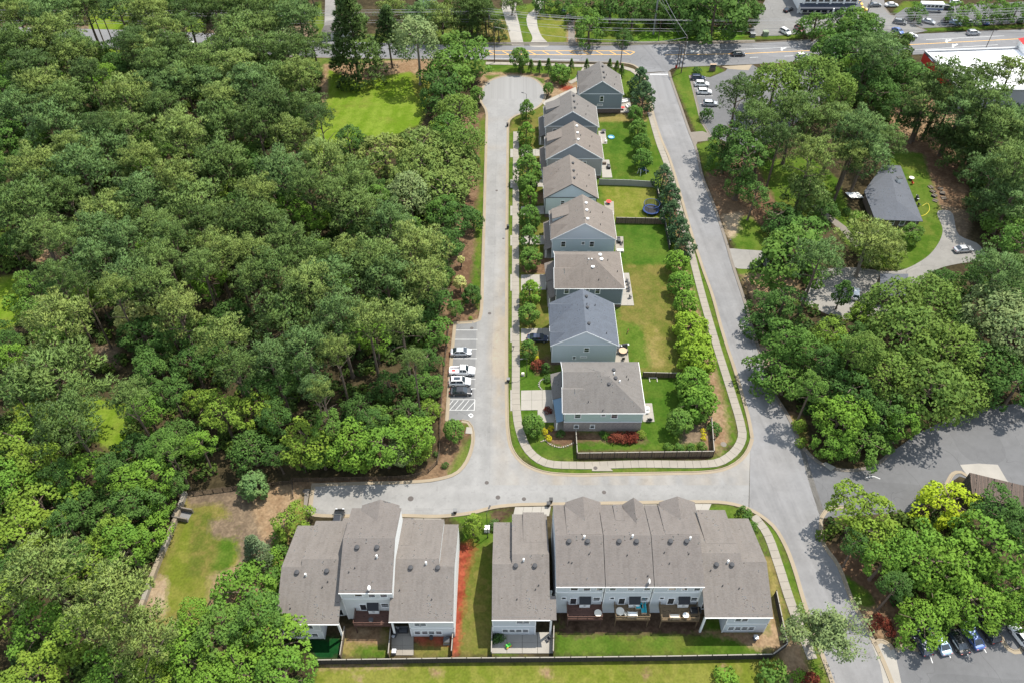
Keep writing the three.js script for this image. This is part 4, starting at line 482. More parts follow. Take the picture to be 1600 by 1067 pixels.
// ---- townhouses: ridge across the view, rear elevation towards the viewer
function townhouse(o) {
  const { x0, x1, zr, hr, zn, hn, zf, hf } = o, xm = (x0 + x1) / 2, c = (zn + zf) / 2, t = thing('townhouse', o.label, 'townhouse', xm, 0, c, 0, 'townhouses of the two rows'), T = (x, y, z) => V(x - xm, y, z - c), wn = zn - 0.4, wf = zf + 0.4;
  const kn = (hr - hn) / (zn - zr), kf = (hr - hf) / (zr - zf), wa = x0 + (o.open0 || 0.02), wb = x1 - (o.open1 || 0.02), w = new MB(), W = (a, b, h0, ha, hb) => w.quad(T(a[0], h0, a[1]), T(b[0], h0, b[1]), T(b[0], hb, b[1]), T(a[0], ha, a[1]));
  const rear = o.recess ? (o.recess[1] > xm ? [[wa, wn], [o.recess[0], wn]] : [[o.recess[1], wn], [wb, wn]]) : [[wa, wn], [wb, wn]];
  W(rear[0], rear[1], 0, hn + 0.2, hn + 0.2);
  if (o.recess) { const [a, b] = o.recess, inner = a > xm ? a : b; W([a, wn - 4], [b, wn - 4], 0, hn + 1.2, hn + 1.2); W([inner, wn], [inner, wn - 4], 0, hn + 0.2, hn + 1); const ps = new MB(); ps.box((a > xm ? b - 0.25 : a + 0.25) - xm, hn / 2, wn - 0.1 - c, 0.3, hn, 0.3); ps.build('porch_post', M.white, t); windowOn(t, (a + b) / 2 - xm, 1.2, wn - 4 - c, 1.7, 2, 'z', 1, M.white, 1, 'door'); }
  const st = o.step;   // [x, drop, far z, side]: part of the width has a lower ridge and a shorter front slope
  const low = (x) => st && (st[3] < 0 ? x < st[0] : x > st[0]), rh = (x) => low(x) ? hr - st[1] : hr, rz = (x) => low(x) ? zr + st[1] / kn : zr, fz = (x) => (low(x) ? st[2] : zf) + 0.4, fh = (x) => rh(x) - kf * (rz(x) - fz(x)) - 0.1;
  for (const [x, ra] of [[wa, o.recess && o.recess[0] < xm], [wb, o.recess && o.recess[1] > xm]]) { const z0 = ra ? wn - 4 : wn; w.poly([T(x, 0, z0), T(x, 0, fz(x)), T(x, fh(x), fz(x)), T(x, rh(x) - 0.1, rz(x)), T(x, hn + kn * (zn - z0) - 0.1, z0)]); }
  for (const [p, q] of st ? [[wa, st[0]], [st[0], wb]] : [[wa, wb]]) { const m = (p + q) / 2; w.quad(T(p, 0, fz(m)), T(q, 0, fz(m)), T(q, fh(m), fz(m)), T(p, fh(m), fz(m))); } w.build('wall', o.wall, t);
  const r2 = new MB(); for (const [p, q] of st ? [[x0, st[0]], [st[0], x1]] : [[x0, x1]]) { const m = (p + q) / 2, r1 = new MB(); roofSlab(r1, [T(p, hn, zn), T(q, hn, zn), T(q, rh(m), rz(m)), T(p, rh(m), rz(m))], 0.2); r1.build('rear_roof', o.roof, t); }
  if (o.ext) { const m = new MB(), z = o.ext[1]; roofSlab(m, [T(x1 + 0.01, hn, zn), T(o.ext[0], hn, zn), T(o.ext[0], hn + kn * (zn - z), z), T(x1 + 0.01, hn + kn * (zn - z), z)], 0.2); m.build('rear_roof', o.roof, t); }
  const a = st && st[3] < 0 ? st[0] : x0, b = st && st[3] > 0 ? st[0] : x1; roofSlab(r2, [T(a, hr, zr), T(b, hr, zr), T(b, hf, zf), T(a, hf, zf)], 0.2); r2.build('front_roof', o.roof, t);
  if (st) { const m = new MB(), h = hr - st[1], z = zr + st[1] / kn, sx0 = st[3] < 0 ? x0 : st[0] + 0.01, sx1 = st[3] < 0 ? st[0] - 0.01 : x1; roofSlab(m, [T(sx0, h, z), T(sx1, h, z), T(sx1, h - kf * (z - st[2]), st[2]), T(sx0, h - kf * (z - st[2]), st[2])], 0.2); m.build('lower_roof', o.roof, t); new MB().poly([T(st[0], hr - 0.05, zr), T(st[0], h - 0.05, z), T(st[0], h - kf * (z - st[2]) - 0.1, st[2]), T(st[0], hf - 0.1, zf)]).build('step_wall', o.wall, t); }
  for (const [wx, xa, xb, z1, lift, ze] of o.wedges || []) { const z = z1, h = hr - kf * (zr - z), m = new MB(), e = h - kf * (z - ze) + lift; roofSlab(m, [T(xa, h + 0.03, z), T(xb, h + 0.03, z), T(xb, e, ze), T(xa, e, ze)], 0.12); const d = m.build('raised_roof', o.roof, t), q = new MB(); for (const x of [xa + 0.05, xb - 0.05]) q.poly([T(x, h - 0.2, z), T(x, e - 0.05, ze + 0.1), T(x, e - lift - 0.3, ze + 0.1)]); q.build('raised_wall', o.wall, d); }
  for (const [ga, gb, gh, gz, pitchEnd] of o.gables || []) {   // front gables: ridge towards the street
    const gm = (ga + gb) / 2, zb = zr - (hr - gh) / kf, ge = hr - kf * (zr - (gz + 0.9)) + 0.06, zs = (h) => zr - (hr - h) / kf, m = new MB();
    for (const x of [ga, gb]) roofSlab(m, [T(x, pitchEnd || ge, gz), T(gm, gh, gz - 0.45), T(gm, gh, zb), T(x, (pitchEnd || ge), zs((pitchEnd || ge) + 0.02))], 0.12); const d = m.build('front_gable', o.roof, t);
    new MB().poly([T(ga + 0.2, 0, gz + 0.35), T(gb - 0.2, 0, gz + 0.35), T(gb - 0.2, (pitchEnd || ge) - 0.1, gz + 0.35), T(gm, gh - 0.15, gz + 0.3), T(ga + 0.2, (pitchEnd || ge) - 0.1, gz + 0.35)]).build('gable_wall', o.wall, d);
  }
  const f = new MB(); f.box(0, hn - 0.11, zn + 0.05 - c, x1 - x0, 0.2, 0.1); f.build('gutter', M.white, t);
  const tr = new MB(); for (const x of [rear[0][0] + 0.08, rear[1][0] - 0.08]) tr.box(x - xm, hn / 2, wn + 0.02 - c, 0.16, hn, 0.08); if (o.band) tr.box((rear[0][0] + rear[1][0]) / 2 - xm, o.band, wn + 0.03 - c, rear[1][0] - rear[0][0], 0.22, 0.06); tr.build('trim', M.white, t);
  for (const [x, y, ww, hh, pn] of o.windows) windowOn(t, x - xm, y, wn - c, ww, hh, 'z', 1, M.white, pn || 2); for (const [x, y] of o.doors || []) windowOn(t, x - xm, y, wn - c, 0.95, 2.05, 'z', 1, M.white, 1, 'door');
  if (o.box) { const bx = o.box - xm, z = wn - c; new MB().box2(bx - 0.85, bx + 0.85, 3.3, 4.75, z, z + 0.65).build('fireplace_box', M.white, t); const m = new MB(); roofSlab(m, [V(bx - 0.95, 4.78, z + 0.8), V(bx + 0.95, 4.78, z + 0.8), V(bx + 0.95, 6, z), V(bx - 0.95, 6, z)], 0.1); m.build('fireplace_roof', std(ph(70, 72, 80), 0.9), t); new MB().box(bx, 4.05, z + 0.66, 0.4, 0.3, 0.06).build('vent', M.metal, t); }
  const on = (x, z) => z > zr ? T(x, hr - kn * (z - zr), z) : T(x, hr - kf * (zr - z), z);
  for (const [k, x, z] of o.bits) k === 'v' ? roofVent(t, on(x, z), 0.42) : k === 'w' ? pipe(t, on(x, z), M.white, 0.16, 0.7) : pipe(t, on(x, z), M.vent, 0.09, 0.35);
  if (o.dish) { const p = on(...o.dish), d = new MB(); d.tube([V(p.x, p.y, p.z), V(p.x, p.y + 0.7, p.z)], 0.04).tube([V(p.x, p.y + 0.7, p.z), V(p.x + 0.12, p.y + 0.78, p.z + 0.04), V(p.x + 0.2, p.y + 0.82, p.z + 0.06)], [0.05, 0.28, 0.4], 12); d.build('satellite_dish', M.white, t); }
  return t;
}
const endA = { hr: 10, hn: 6.4, hf: 6.3 }, mid = { hr: 12.9, hn: 10.1, hf: 10.1 };
townhouse({ ...endA, label: 'end townhouse beside the yellow-green tree, reaching furthest into the wood', x0: -37.3, x1: -27.35, zr: -63.4, zn: -54, zf: -72.6, wall: townWhite, roof: ROOF.town, recess: [-30.6, -27.4], step: [-34.1, 0.45, -72.1, -1], wedges: [[0, -29.4, -27.4, -67.5, 0.3, -73]], band: 3.2, windows: [[-34.6, 1.5, 0.85, 1.1], [-33.2, 1.5, 0.85, 1.1], [-32, 1.5, 0.85, 1.1], [-33.4, 4.6, 0.85, 1.1], [-32.3, 4.6, 0.85, 1.1]], bits: [['v', -34.7, -61.3], ['v', -29.9, -61.5], ['w', -33.2, -60.9], ['p', -29.6, -60], ['p', -30.4, -59.2], ['p', -35.2, -56.2]] });
townhouse({ ...mid, label: 'middle townhouse of the three-unit row with a front gable and brown deck', x0: -27.3, x1: -18.9, zr: -65.5, zn: -57.4, zf: -72.8, wall: townWhite, roof: ROOF.town2, gables: [[-25.6, -19.2, 11.4, -73.2]], band: 7.3, windows: [[-24.4, 8.7, 1.1, 0.8, 1], [-22.3, 8.7, 1, 1.2], [-20.4, 8.7, 1, 1.2], [-20.6, 5.1, 1.1, 1.1], [-21.6, 1.4, 1.2, 1.2]], doors: [[-24.2, 4.3]], box: -22.5, bits: [['v', -24.9, -64], ['v', -21.7, -64], ['w', -21.6, -62.6], ['p', -25, -61], ['p', -25.9, -60.4]], dish: [-22.6, -57.9] });
townhouse({ ...endA, label: 'end townhouse of the three-unit row above the red mulch bed', x0: -19.5, x1: -9.3, zr: -63.4, zn: -54.4, zf: -72.9, wall: townWhite, roof: ROOF.town, recess: [-19.4, -16.5], step: [-11.8, 0.45, -72.3, 1], wedges: [[0, -18.9, -17, -66.5, 0.3, -73]], band: 3.2, windows: [[-15.4, 1.5, 0.85, 1.1], [-14.2, 1.5, 0.85, 1.1], [-13.1, 1.5, 0.85, 1.1], [-11.9, 1.5, 0.85, 1.1], [-15.2, 4.6, 0.8, 0.9], [-14.2, 4.6, 0.8, 0.9]], bits: [['v', -16.4, -62], ['v', -12, -62], ['w', -13.9, -62.6], ['p', -18, -58.8], ['p', -12.8, -57.5]] });
townhouse({ ...endA, label: 'end townhouse of the five-unit row with a long concrete patio', ext: [7.05, -58.1], x0: -3.2, x1: 6.05, zr: -64.2, zn: -54.7, zf: -73.9, wall: townBlue, roof: ROOF.town, recess: [3.85, 6.5], step: [0, 0.55, -72.7, -1], wedges: [[0, 1.9, 5.6, -67, 0.4, -74.1]], band: 3.2, windows: [[-1.1, 1.5, 0.85, 1.1], [0, 1.5, 0.85, 1.1], [1.1, 1.5, 0.85, 1.1], [2.2, 1.5, 0.85, 1.1], [1.2, 4.8, 0.9, 0.9], [2.3, 4.8, 0.9, 0.9]], bits: [['v', 0.6, -62.4], ['v', 3.7, -62.4], ['w', 1.9, -63.2], ['p', 4.3, -59.6], ['p', 3.8, -59], ['p', 0.8, -57.6]] });
townhouse({ ...mid, label: 'gabled townhouse with a red-brown deck and round table cover', x0: 7, x1: 14.75, zr: -66, zn: -58.45, zf: -73.4, wall: townBlue, roof: ROOF.town2, wedges: [[0, 8.95, 14.72, -66.2, 0.34, -73.35]], gables: [[9.1, 15.1, 11.8, -73.6, 10.68]], band: 7.4, windows: [[9.96, 8.7, 1.1, 0.9, 1], [11.97, 8.7, 1, 1.1], [14, 8.7, 0.9, 1.1], [8.45, 5.4, 0.6, 0.6, 1], [13.8, 5.1, 1, 1.1]], doors: [[10.03, 4.3]], box: 11.9, bits: [['v', 9.2, -65], ['v', 12.2, -65], ['w', 11.7, -65.6], ['p', 12.4, -63.2], ['p', 9.1, -62], ['p', 9.6, -61.9]] });
townhouse({ ...mid, label: 'narrow-gabled townhouse in the middle of the five-unit row, teal sofa on its deck', x0: 14.85, x1: 22.5, zr: -66, zn: -58.45, zf: -73.4, wall: townBlue, roof: ROOF.town2, gables: [[18.9, 22.4, 11.9, -73.3, 10.5]], wedges: [[0, 17.2, 18.8, -69.5, 0.3, -73.3]], band: 7.4, windows: [[16.1, 8.7, 0.9, 0.9], [19, 8.7, 0.9, 0.9], [21.6, 8.7, 0.9, 0.9], [16.3, 5.4, 0.6, 0.6, 1], [21.6, 5.1, 1, 1.1]], doors: [[17.96, 4.3]], box: 19.98, bits: [['v', 17.3, -65], ['v', 20.1, -65], ['w', 19.5, -65.7], ['p', 18.5, -63], ['p', 21.6, -60]], dish: [21.5, -59] });
townhouse({ ...mid, label: 'gabled townhouse with a pale timber deck next to the corner unit', x0: 22.6, x1: 30.5, zr: -66, zn: -58.45, zf: -73.4, wall: townBlue, roof: ROOF.town2, wedges: [[0, 24.9, 30.48, -66.2, 0.34, -73.35]], gables: [[25.1, 31.2, 11.8, -73.6, 10.68]], band: 7.4, windows: [[25.6, 8.7, 1.1, 0.9, 1], [27.6, 8.7, 0.8, 0.9, 1], [29.6, 8.7, 0.9, 1.1], [24.4, 5.4, 0.6, 0.6, 1], [29.7, 5.1, 0.9, 1.1]], doors: [[26, 4.3]], box: 28, bits: [['v', 25.6, -65], ['v', 28.2, -65], ['w', 28.8, -65.4], ['p', 24.5, -63.4], ['p', 28.4, -63.2], ['p', 25.2, -61.8]] });
townhouse({ ...endA, label: 'corner townhouse beside the side road pavement', x0: 30.6, x1: 41.45, zr: -64.4, zn: -55.1, zf: -74.2, wall: townBlue, roof: ROOF.town, recess: [30.7, 34.5], step: [37.4, 0.5, -73.5, 1], wedges: [[0, 32.2, 37.3, -66.6, 0.55, -74.5]], band: 3.2, windows: [[35.8, 1.5, 0.85, 1.1], [36.9, 1.5, 0.85, 1.1], [38, 1.5, 0.85, 1.1], [39.1, 1.5, 0.85, 1.1], [36.3, 4.7, 0.85, 0.95], [37.4, 4.7, 0.85, 0.95]], bits: [['v', 33.2, -62.6], ['v', 35.7, -62.6], ['w', 35.1, -63], ['p', 32.2, -61.8], ['p', 33.9, -59.6], ['p', 36.5, -59.2]] });
// lower rear wings under the long roof edge
// decks: floor boards, rails and posts
function deck(label, x0, x1, z0, z1, h, mat, stair) {
  const t = thing('deck', label, 'deck', (x0 + x1) / 2, 0, (z0 + z1) / 2), w = x1 - x0, d = z1 - z0, n = Math.round(d / 0.14), dark = mat === M.deckBrown ? std(ph(110, 74, 62), 0.9) : std(ph(150, 120, 88), 0.9);
  new MB().box(0, h, 0, w, 0.06, d).build('floor', mat, t); new MB().box2(-w / 2, w / 2, h - 0.36, h - 0.04, d / 2 - 0.05, d / 2 + 0.01).box2(-w / 2, -w / 2 + 0.05, h - 0.36, h - 0.04, -d / 2, d / 2 - 0.06).box2(w / 2 - 0.05, w / 2, h - 0.36, h - 0.04, -d / 2, d / 2 - 0.06).build('rim_joist', dark, t);
  const rail = (name, a, b) => { const m = new MB(), L_ = a.distanceTo(b), k = Math.round(L_ / 0.16); m.bar(V(a.x, h + 1, a.z), V(b.x, h + 1, b.z), 0.1, 0.05).bar(V(a.x, h + 0.14, a.z), V(b.x, h + 0.14, b.z), 0.05); for (let i = 0; i <= k; i++) { const p = a.clone().lerp(b, i / k); m.box(p.x, h + 0.56, p.z, i % 10 ? 0.035 : 0.1, i % 10 ? 0.84 : 1.06, i % 10 ? 0.035 : 0.1); } m.build(name, mat, t); };
  rail('railing', V(-w / 2 + 0.05, 0, d / 2 - 0.07), V(w / 2 - 0.05, 0, d / 2 - 0.07)); rail('railing', V(-w / 2 + 0.05, 0, -d / 2 + 0.05), V(-w / 2 + 0.05, 0, d / 2 - 0.15)); rail('railing', V(w / 2 - 0.05, 0, -d / 2 + 0.05), V(w / 2 - 0.05, 0, d / 2 - 0.15));
  for (const x of [-w / 2 + 0.15, w / 2 - 0.15]) new MB().box(x, (h - 0.36) / 2, d / 2 - 0.25, 0.16, h - 0.36, 0.16).build('post', dark, t);
  if (stair) { const m = new MB(); for (let i = 0; i < 14; i++) m.box(-w / 2 - 0.55, h - i * h / 14, -d / 2 + 0.4 + i * 0.24, 1, 0.05, 0.28); m.bar(V(-w / 2 - 1.05, h + 0.9, -d / 2 + 0.4), V(-w / 2 - 1.05, 0.9, -d / 2 + 3.6), 0.08).bar(V(-w / 2 - 1.05, h, -d / 2 + 0.4), V(-w / 2 - 1.05, 0.1, -d / 2 + 3.6), 0.06, 0.25); m.build('stairs', mat, t); }
  return t;
}
deck('brown deck behind the middle unit of the three-unit row', -25.6, -19.6, -57.7, -55.2, 3.2, M.deckBrown, false); deck('red-brown deck holding the round covered table', 9, 14.7, -58.8, -56.2, 3.2, M.deckBrown, false); deck('deck crowded with white and teal furniture', 16.8, 22.4, -58.8, -56.2, 3.2, M.deckWood, false); deck('pale timber deck next to the corner townhouse', 24.2, 30.4, -58.8, -56, 3.2, M.deckWood, false);

// ---- other buildings
{
  const t = thing('house', 'low ranch house with a blue-grey roof and square chimney among pines', 'house'), P = (a, b, h) => G(a, b, h), e = 2.9, r = 4.6, A = P(1351, 299, e), B = P(1368, 343, e), C = P(1443, 346, e), D = P(1408, 259, e), E = P(1381, 257, e), R1 = P(1392, 266, r), R2 = P(1402, 313, r);
  const nl = V(A.x, e, A.z), m = new MB(), m2 = new MB(), m3 = new MB(); roofSlab(m, [A, B, R2, R1, E]); roofSlab(m2, [D, E, R1, R2, C].slice(0).map((p) => p)); roofSlab(m3, [B, C, R2]); for (const q of [m, m2, m3]) q.build('roof', ROOF.ranch, t);
  const c = A.clone().add(B).add(C).add(D).add(E).multiplyScalar(0.2), inn = [A, B, C, D, E].map((p) => p.clone().lerp(c, 0.07)), w = new MB(); inn.forEach((p, i) => { const q = inn[(i + 1) % 5]; w.quad(V(p.x, 0, p.z), V(q.x, 0, q.z), V(q.x, e - 0.1, q.z), V(p.x, e - 0.1, p.z)); }); w.build('wall', M.brick, t);
  const ch = P(1405, 282, 4.2); new MB().box(ch.x, 4.3, ch.z, 1.3, 1.6, 1.0, 0.3).build('chimney', M.white, t); new MB().box(ch.x, 5.15, ch.z, 1.45, 0.12, 1.15, 0.3).build('chimney_cap', M.charcoal, t);
  for (let i = 0; i < 4; i++) { const p = inn[1].clone().lerp(inn[2], 0.15 + i * 0.24); windowOn(t, p.x, 1.5, p.z + 0.05, 1.1, 1.2, 'z', 1, M.white); }
  const dp = P(1336, 305, 0.6), dk = new MB(); for (let i = 0; i < 9; i++) dk.box(dp.x - 1.6 + i * 0.4, 0.6, dp.z, 0.34, 0.06, 2.6, 0.35); const dd = thing('deck', 'small weathered plank deck at the ranch house front', 'deck'); dk.build('floor', M.white, dd); new MB().box(dp.x, 0.28, dp.z, 3.2, 0.5, 2.2, 0.35).build('frame', M.rail, dd);
}
{ // shelter with a weathered shingle roof
  const t = thing('shelter', 'timber shelter with weathered brown board roof by the parking lot', 'shelter'), h = 3.6, a = G(1520, 771, h), b = G(1516, 738, h + 1.2), c = G(1640, 768, h + 1.2), d = G(1640, 803, h), m = new MB(), n = 40, w = new THREE.Color();
  for (let i = 0; i < n; i++) { const A = a.clone().lerp(d, i / n), B = a.clone().lerp(d, (i + 0.94) / n), C = b.clone().lerp(c, (i + 0.94) / n), D = b.clone().lerp(c, i / n), q = new MB(); roofSlab(q, [A, B, C, D], 0.08); q.build('roof_board', [std(ph(160, 138, 124), 0.95, { map: woodTex }), std(ph(148, 130, 118), 0.95, { map: woodTex })][i % 2], t); }
  const back = [V(b.x, 0, b.z), V(c.x, 0, c.z), V(c.x, h + 1.1, c.z), V(b.x, h + 1.1, b.z)]; m.poly(back).poly([V(a.x + 0.2, 0, a.z - 0.1), V(b.x, 0, b.z), V(b.x, h + 1.1, b.z), V(a.x + 0.2, h - 0.1, a.z - 0.1)]).poly([V(a.x, 0, a.z - 0.4), V(d.x, 0, d.z - 0.4), V(d.x, h - 0.1, d.z - 0.4), V(a.x, h - 0.1, a.z - 0.4)]); m.build('wall', std(ph(128, 122, 108), 0.95, { map: woodTex }), t);
}
{ // store with a white flat roof
  const t = thing('store', 'large store with flat white roof and red fascia panel', 'store'), h = 7, A = G(1446, 79, h), B = G(1470, 101, h), C = G(1500, 140, h), D = G(1700, 140, h), E = G(1700, 70, h), pts = [A, B, C, D, E], m = new MB(), par = new MB(), rf = new MB();
  rf.poly(pts.map((p) => V(p.x, h - 0.6, p.z))); pts.forEach((p, i) => { const q = pts[(i + 1) % 5]; m.quad(V(p.x, 0, p.z), V(q.x, 0, q.z), V(q.x, h, q.z), V(p.x, h, p.z)); if (i !== 3) par.bar(V(p.x, h, p.z), V(q.x, h, q.z), 0.5, 0.25); });
  m.build('wall', std(RGB(0.3, 0.3, 0.31), 0.8), t); rf.build('roof', std(RGB(0.8, 0.8, 0.8), 0.6), t); par.build('parapet', M.metal, t);
  const q = A.clone().lerp(B, 0.1), q2 = A.clone().lerp(C, 0.5); const f = new MB(); f.quad(V(A.x - 0.15, 3.6, A.z + 0.2), V(C.x - 0.15, 3.6, C.z + 0.2), V(C.x - 0.15, 6.4, C.z + 0.2), V(A.x - 0.15, 6.4, A.z + 0.2)); f.build('fascia', M.red, t);
  const k = G(1612, 72, h + 1); new MB().box(k.x, h + 0.8, k.z, 6, 2.6, 5).build('tower_base', M.white, t); const hp = new MB(), hy = h + 2.1; const R = (i, j) => V(k.x + i * 3.4, hy, k.z + j * 3), ap = V(k.x, hy + 2.4, k.z); hp.tri(R(-1, 1), R(1, 1), ap, [0, 0], [1, 0], [0, 1]).tri(R(1, 1), R(1, -1), ap, [0, 0], [1, 0], [0, 1]).tri(R(1, -1), R(-1, -1), ap, [0, 0], [1, 0], [0, 1]).tri(R(-1, -1), R(-1, 1), ap, [0, 0], [1, 0], [0, 1]); hp.build('tower_roof', M.red, t);
}
{ // shop front at the top edge with white columns
  const t = thing('shop', 'shop with white columns, tall windows and a dark canopy', 'shop'), z = G(1290, 20).z, x0 = G(1250, 20).x, x1 = G(1336, 20).x, w = x1 - x0, xm = (x0 + x1) / 2;
  new MB().box2(x0, x1, 0, 8.5, z - 14, z).build('wall', M.white, t); new MB().box2(x0 - 0.5, x1 + 0.5, 8.5, 8.9, z - 14.5, z + 0.6).build('roof', M.charcoal, t); new MB().poly([V(x0 - 1, 2.9, z + 3), V(x1 + 1, 2.9, z + 3), V(x1 + 1, 3.6, z + 0.05), V(x0 - 1, 3.6, z + 0.05)]).box2(x0 - 1, x1 + 1, 2.3, 2.88, z + 2.9, z + 3.05).build('canopy', std(ph(72, 84, 104), 0.7), t);
  for (let i = 0; i < 5; i++) new MB().box(x0 + 0.4 + i * (w - 0.8) / 4, 4.25, z + 0.3, 0.7, 8.4, 0.5).build('column', M.white, t);
  for (let i = 0; i < 8; i++) { const x = x0 + 1.6 + i * (w - 3.2) / 7; windowOn(t, x, 5.6, z + 0.02, 1.5, 2.6, 'z', 1, std(ph(110, 92, 84), 0.7)); windowOn(t, x, 1.3, z + 0.02, 1.5, 1.8, 'z', 1, M.charcoal, 1); }
  for (const [a, b] of [[1247, 20], [1300, 26], [1318, 26]]) { const p = G(a, b); new MB().box(p.x, 1.5, p.z, 0.5, 3, 0.5).build('canopy_post', M.white, t); }
}
{ // bungalow with white gable beside the main road, glimpsed between pines
  const t = thing('house', 'grey-roofed white bungalow glimpsed between tall pines by the main road', 'house'), a = G(501, 52, 3), b = G(556, 47, 3), c = G(550, 26, 3), d = G(508, 34, 3), r0 = G(506, 40, 4.6), r1 = G(556, 34, 4.6), m = new MB(), n = new MB(); roofSlab(m, [a, b, r1, r0]); roofSlab(n, [d, c, r1, r0]); m.build('roof', ROOF.grey, t); n.build('roof', ROOF.grey, t);
  const w = new MB(), q = [a, b, c, d]; q.forEach((p, i) => { const s = q[(i + 1) % 4]; w.quad(V(p.x, 0, p.z - 0.3), V(s.x, 0, s.z - 0.3), V(s.x, 2.9, s.z - 0.3), V(p.x, 2.9, p.z - 0.3)); }); w.build('wall', townWhite, t); for (const f of [0.2, 0.5, 0.8]) { const p = a.clone().lerp(b, f); windowOn(t, p.x, 1.5, p.z - 0.26, 1, 1.2, 'z', 1, M.charcoal); }
  const t2 = thing('house', 'white gable house at the upper edge behind the pines', 'house'), xa = G(655, 12), xb = G(682, 12), x = (xa.x + xb.x) / 2; new MB().poly([V(xa.x, 0, xa.z), V(xb.x, 0, xa.z), V(xb.x, 4, xa.z), V(x, 6.6, xa.z), V(xa.x, 4, xa.z)]).build('wall', townWhite, t2); const u = new MB(), v = new MB(); roofSlab(u, [V(xa.x - 0.5, 3.9, xa.z + 0.4), V(x, 6.9, xa.z + 0.4), V(x, 6.9, xa.z - 14), V(xa.x - 0.5, 3.9, xa.z - 14)]); roofSlab(v, [V(xb.x + 0.5, 3.9, xa.z + 0.4), V(x, 6.9, xa.z + 0.4), V(x, 6.9, xa.z - 14), V(xb.x + 0.5, 3.9, xa.z - 14)]); u.build('roof', ROOF.grey, t2); v.build('roof', ROOF.grey, t2); windowOn(t2, x, 2, xa.z + 0.02, 1.2, 1.4);
  const t3 = thing('cottage', 'dark-roofed cottage half hidden by trees beside the gravel drive', 'cottage'), s0 = G(1376, 462, 3), s1 = G(1420, 462, 3), s2 = G(1420, 440, 4.4), s3 = G(1376, 440, 4.4), s4 = G(1420, 428, 3), s5 = G(1376, 428, 3); const k = new MB(), k2 = new MB(), kw = new MB(); roofSlab(k, [s0, s1, s2, s3]); roofSlab(k2, [s5, s4, s2, s3]); k.build('roof', ROOF.ranch, t3); k2.build('roof', ROOF.ranch, t3); const kq = [s0, s1, s4, s5]; kq.forEach((p, i) => { const s = kq[(i + 1) % 4]; kw.quad(V(p.x, 0, p.z), V(s.x, 0, s.z), V(s.x, 2.9, s.z), V(p.x, 2.9, p.z)); }); kw.build('wall', M.brick, t3);
}

// ---------------------------------------------------------------- fences and walls
function fence(name, label, pts, h, mat, o = {}) {   // a run of panels between posts, with a cap rail
  const t = thing(name, label, o.category || 'fence'), bayLen = o.bay || 2.4, th = 0.06;
  for (let s = 0; s + 1 < pts.length; s++) {
    const a = pts[s], b = pts[s + 1], L_ = a.distanceTo(b), n = Math.max(1, Math.round(L_ / bayLen)), turn = Math.atan2(-(b.z - a.z), b.x - a.x);
    for (let i = 0; i < n; i++) {
      const p = a.clone().lerp(b, (i + 0.5) / n), l = L_ / n, q = a.clone().lerp(b, i / n);
      if (o.rails) { for (let r = 0; r < o.rails; r++) { const m = new MB(); m.box(0, h * (r + 0.7) / o.rails, 0, l, 0.16, 0.05); const k = m.build('rail', mat, t); k.position.set(p.x, 0, p.z); k.rotation.y = turn; } }
      else { const k = mesh('panel', boxGeo(l - 0.03, h - 0.06, th), mat, t); k.position.set(p.x, h / 2, p.z); k.rotation.y = turn; const cp = mesh('cap_rail', boxGeo(l, 0.06, 0.16), o.cap || mat, t); cp.position.set(p.x, h, p.z); cp.rotation.y = turn; }
      const ps = mesh('post', boxGeo(0.13, h + 0.1, 0.13), o.post || mat, t); ps.position.set(q.x, (h + 0.1) / 2, q.z); ps.rotation.y = turn;
    }
  }
  const e = pts[pts.length - 1], ps = mesh('post', boxGeo(0.13, h + 0.1, 0.13), o.post || mat, t); ps.position.set(e.x, (h + 0.1) / 2, e.z); return t;
}
const paleCap = { cap: std(ph(214, 206, 192), 0.85), post: M.greyFence };
fence('fence', 'long dark timber fence behind the townhouse gardens', plan([[497, 1038], [707, 1035], [866, 1034], [1040, 1032], [1204, 1029], [1227, 1012], [1210, 930]]), 1.8, M.greyFence, paleCap);
fence('fence', 'timber fence round the corner house garden with pale top rail', plan([[899, 676], [901.5, 716], [1114, 713], [1110, 660]]), 1.8, M.fence, paleCap);
fence('fence', 'timber fence between the corner house and the blue-roofed house', plan([[1004, 589], [1064, 590.5]]), 1.6, M.fence, paleCap);
fence('fence', 'timber fence on the near side of the trampoline garden', plan([[962, 349], [1038, 350.5]]), 1.9, M.fence, paleCap);
fence('fence', 'dark timber fence along the evergreen screen behind the gardens', plan([[1038, 350.5], [1046, 392]]), 1.8, M.greyFence, paleCap); fence('fence', 'short timber fence between trampoline and evergreen screen', plan([[1026, 300], [1038, 350.5]]), 1.8, M.greyFence, paleCap);
fence('fence', 'white vinyl fence on the far side of the trampoline garden', plan([[936, 289], [985, 290.5], [1022, 293]]), 1.9, M.whiteFence, { cap: M.whiteFence, post: M.whiteFence });
for (const [pts, label, mt] of [[[[533, 1030], [540, 985]], 'divider fence beside the artificial turf strip', M.fence], [[[608, 1028], [612, 984]], 'divider fence between sandy plot and concrete patio', M.fence], [[[706, 1024], [709, 986]], 'divider fence at the red mulch corner', M.greyFence], [[[768, 1026], [769, 985]], 'divider fence between side lawn and long patio', M.greyFence], [[[864, 1024], [865, 984]], 'divider fence between long patio and back lawn', M.fence]]) fence('divider_fence', label, plan(pts), 1.7, mt, { cap: paleCap.cap, post: mt });
